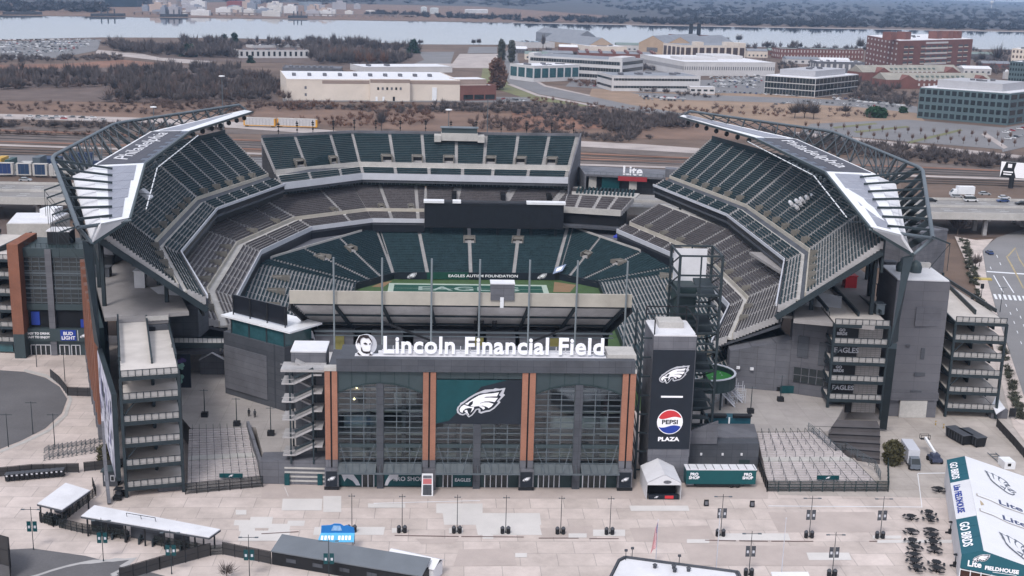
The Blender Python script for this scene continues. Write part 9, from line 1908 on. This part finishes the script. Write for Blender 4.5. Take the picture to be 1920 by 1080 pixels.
for s, t_ in ((.3, .3), (.5, .2), (.62, .5), (.7, .3)): p_ = lerp(lerp(P4[1], P4[3], s), c_, t_); mb = MB(); mb.lathe([(.3, 0), (.3, .5), (.45, .55), (.1, .8)], (*p_, 4.0), 8); obj('roof_vent', mb, M_dwall, fb)
for px, py, lab in ((1173, 1050, 'left cctv post on the flat roof'), (1185, 1046, 'second cctv post on the flat roof'), (1273, 1060, 'right cctv post on the flat roof')):
    p = at(px, py, 4); t = thing('camera_post', lab, 'camera post', tuple(p), 'cctv posts on the flat roof'); mb = MB(); mb.tube([p, p+A(0, 0, 1.7)], .06, 6); obj('pole', mb, M_steel, t); mb = MB(); mb.box(p[0]-.25, p[0]+.25, p[1]-.15, p[1]+.15, p[2]+1.6, p[2]+1.95); obj('camera_head', mb, M_dwall, t)
w2 = thing('white_hut', 'white gabled hut top at the bottom edge right of the flat roof', 'hut', (*at(1460, 1090, 0)[:2], 0)); p = at(1452, 1106, 0); mb = MB(); mb.box(p[0], p[0]+6, p[1], p[1]+2, 0, 1.5); obj('wall', mb, M_roofw, w2); mb = MB(); mb.slab((p[0]-.2, p[1]-.2, 1.5), (p[0]+6.2, p[1]-.2, 1.5), (p[0]+6.2, p[1]+2.2, 2.2), (p[0]-.2, p[1]+2.2, 2.2), .12); obj('roof', mb, M_roofw, w2)
def flagpole(label, px, py, h, flag):
    p = at(px, py, 0); t = thing('flagpole', label, 'flagpole', tuple(p)); mb = MB(); mb.tube([p, p+A(0, 0, h)], [.1, .05], 8); obj('pole', mb, M_silver, t); mb = MB(); mb.lathe([(.02, 0), (.14, .12), (.02, .26)], p+A(0, 0, h), 8); obj('finial', mb, M_silver, t)
    if flag:
        z1 = h-.3; fw = 1.0; n = 10
        def cloth(z_a, z_b, o): return None
        base = MB(); str_ = MB(); can = MB()
        def strip(mbx, u0, u1, v0, v1):   # hanging limp: u along the drop, v across; folds in y
            for i in range(8):
                a, b = u0+(u1-u0)*i/8, u0+(u1-u0)*(i+1)/8
                pt = lambda u, vv: p+A(-.05-vv*(.35+.35*u)-.25*u*vv, .18*math.sin(vv*9+u*3), -u*4.6-vv*1.2)+A(0, 0, z1)
                mbx.quad(pt(a, v0), pt(a, v1), pt(b, v1), pt(b, v0))
        for k in range(13): strip(str_ if k % 2 == 0 else base, 0 if k > 6 else .0, 1, k/13, (k+1)/13)
        can_o = MB(); strip(can_o, 0, .42, .0, .54)
        obj('red_stripes', str_, M_red, t); obj('white_stripes', base, M_letter, t)
        for i, q in enumerate(can_o.v): can_o.v[i] = (q[0], q[1]-.03, q[2])
        obj('blue_canton', can_o, M_blue, t)
flagpole('flagpole with a limp red and white striped flag above the flat roof', 1229, 1062, 8.6, True)
flagpole('bare thin flagpole at the bottom edge right of the flag', 1341, 1090, 13, False); flagpole('bare thin flagpole left of the second bannered lamp at the bottom', 1464, 1090, 11.5, False)
# banners and covers on the seats
def seat_banner(label, pts, zs_, m):
    P = [at(x, y, z) for (x, y), z in zip(pts, zs_)]; t = thing('seat_banner', label, 'banner', tuple(P[0])); mb = MB(); mb.slab(*[q+A(0, 0, .6) for q in P], .1); obj('cloth', mb, m, t); c = sum(P)/4+A(0, 0, .66); mb = MB(); mb.slab(*[lerp(q+A(0, 0, .62), c, .45) for q in P], .05); obj('print', mb, M_letter, t)
seat_banner('blue and white banner spread over the lower seats at left', [(673, 488), (690, 484), (712, 498), (696, 503)], (4.6, 4.8, 3.2, 3.0), mat('pale_blue_print', (.2, .25, .36), .6)); seat_banner('blue and white banner spread over the lower seats at right', [(1041, 505), (1062, 498), (1054, 511), (1036, 517)], (3.4, 4.2, 2.8, 2.2), mat('pale_blue_print', (.2, .25, .36)))
p = at(1163, 455, 9.5); t = thing('blue_tent', 'small royal blue tent at the top of the lower right seats', 'tent', tuple(p)); mb = MB(); mb.lathe([(2.6, 2), (2.6, 2.5), (.1, 4.2)], p-A(0, 0, .2), 4); obj('roof', mb, mat('royal_blue_fabric', (.03, .05, .35), .6), t); mb = MB()
for a in range(4): mb.bar(p+A(2.3*math.cos(a*PI/2), 2.3*math.sin(a*PI/2), 0), p+A(2.3*math.cos(a*PI/2), 2.3*math.sin(a*PI/2), 2.2), .12)
obj('legs', mb, M_steell, t)
def covers(label, px0, px1, py0, py1, z, n, seed):
    r = random.Random(seed); mb = MB()
    for k in range(n):
        u = k % 6/6; w = k//6/4; p = at(lerp(px0, px1, u)+w*14+r.uniform(-3, 3), lerp(py0, py1, u*.7)+w*14, z-w*2.6+u*2.0); mb.tube([p+A(0, -1.2, .6), p+A(.2, 1.2, .7)], .55, 7)
    one('seat_cover', mb, M_roofw, label, 'covers')
covers('white cloth bundles laid over rows of the right upper seats', 1483, 1540, 384, 356, 37.5, 22, 3); covers('white cloth bundles under the left wing roof edge', 266, 280, 362, 384, 41, 8, 5)
# people on the inner plaza
def person(label, px, py, z, shirt, trous, lean=0):
    p = at(px, py, z); t = thing('person', label, 'person', tuple(p))
    me = bpy.data.meshes.new('body'); vs = [(0, 0, .95), (0, 0, 1.2), (0, 0, 1.42), (0, 0, 1.55), (0, -.02, 1.68), (-.1, 0, .9), (-.12, -.06, .48), (-.12, .02, .06), (-.12, -.16, .03), (.1, 0, .9), (.12, .1, .5), (.13, .16, .08), (.13, -.0, .04), (-.2, 0, 1.40), (-.27, .03, 1.12), (-.26, -.1, .88), (.2, 0, 1.40), (.27, .03, 1.12), (.26, -.1, .88)]
    es = [(0, 1), (1, 2), (2, 3), (3, 4), (0, 5), (5, 6), (6, 7), (7, 8), (0, 9), (9, 10), (10, 11), (11, 12), (2, 13), (13, 14), (14, 15), (2, 16), (16, 17), (17, 18)]
    me.from_pydata(vs, es, []); o = bpy.data.objects.new('body', me); COL.objects.link(o); o.parent = t; md = o.modifiers.new('skin', 'SKIN'); rr_ = [.14, .15, .15, .06, .1, .09, .065, .045, .04, .09, .065, .045, .04, .06, .045, .035, .06, .045, .035]
    for v, r in zip(me.skin_vertices[0].data, rr_): v.radius = (r*1.1, r*1.1)
    me.skin_vertices[0].data[0].use_root = True; sb_ = o.modifiers.new('sub', 'SUBSURF'); sb_.levels = 1; sb_.render_levels = 1; me.materials.append(shirt)
    mb = MB(); mb.lathe([(.02, -.12), (.13, -.04), (.13, .06), (.06, .12)], p+A(0, 0, 1.74), 8); obj('hair', mb, M_black, t, smooth=True)
    mb = MB(); 
    for s in (-1, 1): mb.tube([p+A(s*.1, 0, .93), p+A(s*.12, (-.06 if s < 0 else .1), .48), p+A(s*.125, (.02 if s < 0 else .16), .1)], [.125, .1, .07], 8)
    obj('trousers', mb, trous, t); t.scale = (1.05,)*3
person('person in dark jacket walking on the left inner plaza', 467, 781, 4.5, M_navy, M_black); person('person in grey jacket right of another on the left inner plaza', 478, 783, 4.5, M_dwall, M_black)
# things under the left and right upper decks
for k, (px, py, z, w, h, m) in enumerate(((200, 497, 24.5, 3, 2, M_black), (190, 520, 24.5, 4, 2.4, M_dwall), (258, 500, 24.5, 3, 5, M_steell), (262, 540, 24.5, 2.5, 4, M_roofw), (1660, 560, 24.5, 3, 3, M_black), (1650, 590, 24.5, 2, 2.4, M_steell), (1595, 540, 24.5, 3, 3, M_red), (1668, 520, 24.5, 3, 4, M_dwall))):
    p = at(px, py, z); mb = MB(); mb.box(p[0]-w/2, p[0]+w/2, p[1], p[1]+2.5, z, z+h); mb.box(p[0]-w/2-.2, p[0]+w/2+.2, p[1]-.2, p[1]+2.7, z+h, z+h+.2); one('concession_stand', mb, m, ('low dark counter', 'black counter', 'tall grey cabinet', 'white cabinet', 'black cabinet', 'small grey counter', 'red counter', 'dark cabinet')[k]+' on the upper concourse under the '+('left' if px < 900 else 'right')+' deck'+('', ' nearer the ramp', '', '', ' by the ramp edge', '', '', ' deepest in shade')[k], 'concession stand')
# ================================================================ air
mb = MB(); mb.box(-9500, 9500, -700, 16500, -1.6, 112)
hz = bpy.data.materials.new('haze'); hz.use_nodes = True; n = hz.node_tree.nodes; n.clear(); o = n.new("ShaderNodeOutputMaterial"); v = n.new("ShaderNodeVolumePrincipled"); v.inputs['Color'].default_value = (.50, .70, 1.0, 1); v.inputs['Density'].default_value = .000065; v.inputs['Anisotropy'].default_value = .2
hz.node_tree.links.new(v.outputs[0], o.inputs['Volume']); tag(obj('haze', mb, hz), 'thin pale haze over the whole river plain', 'haze', kind='stuff')
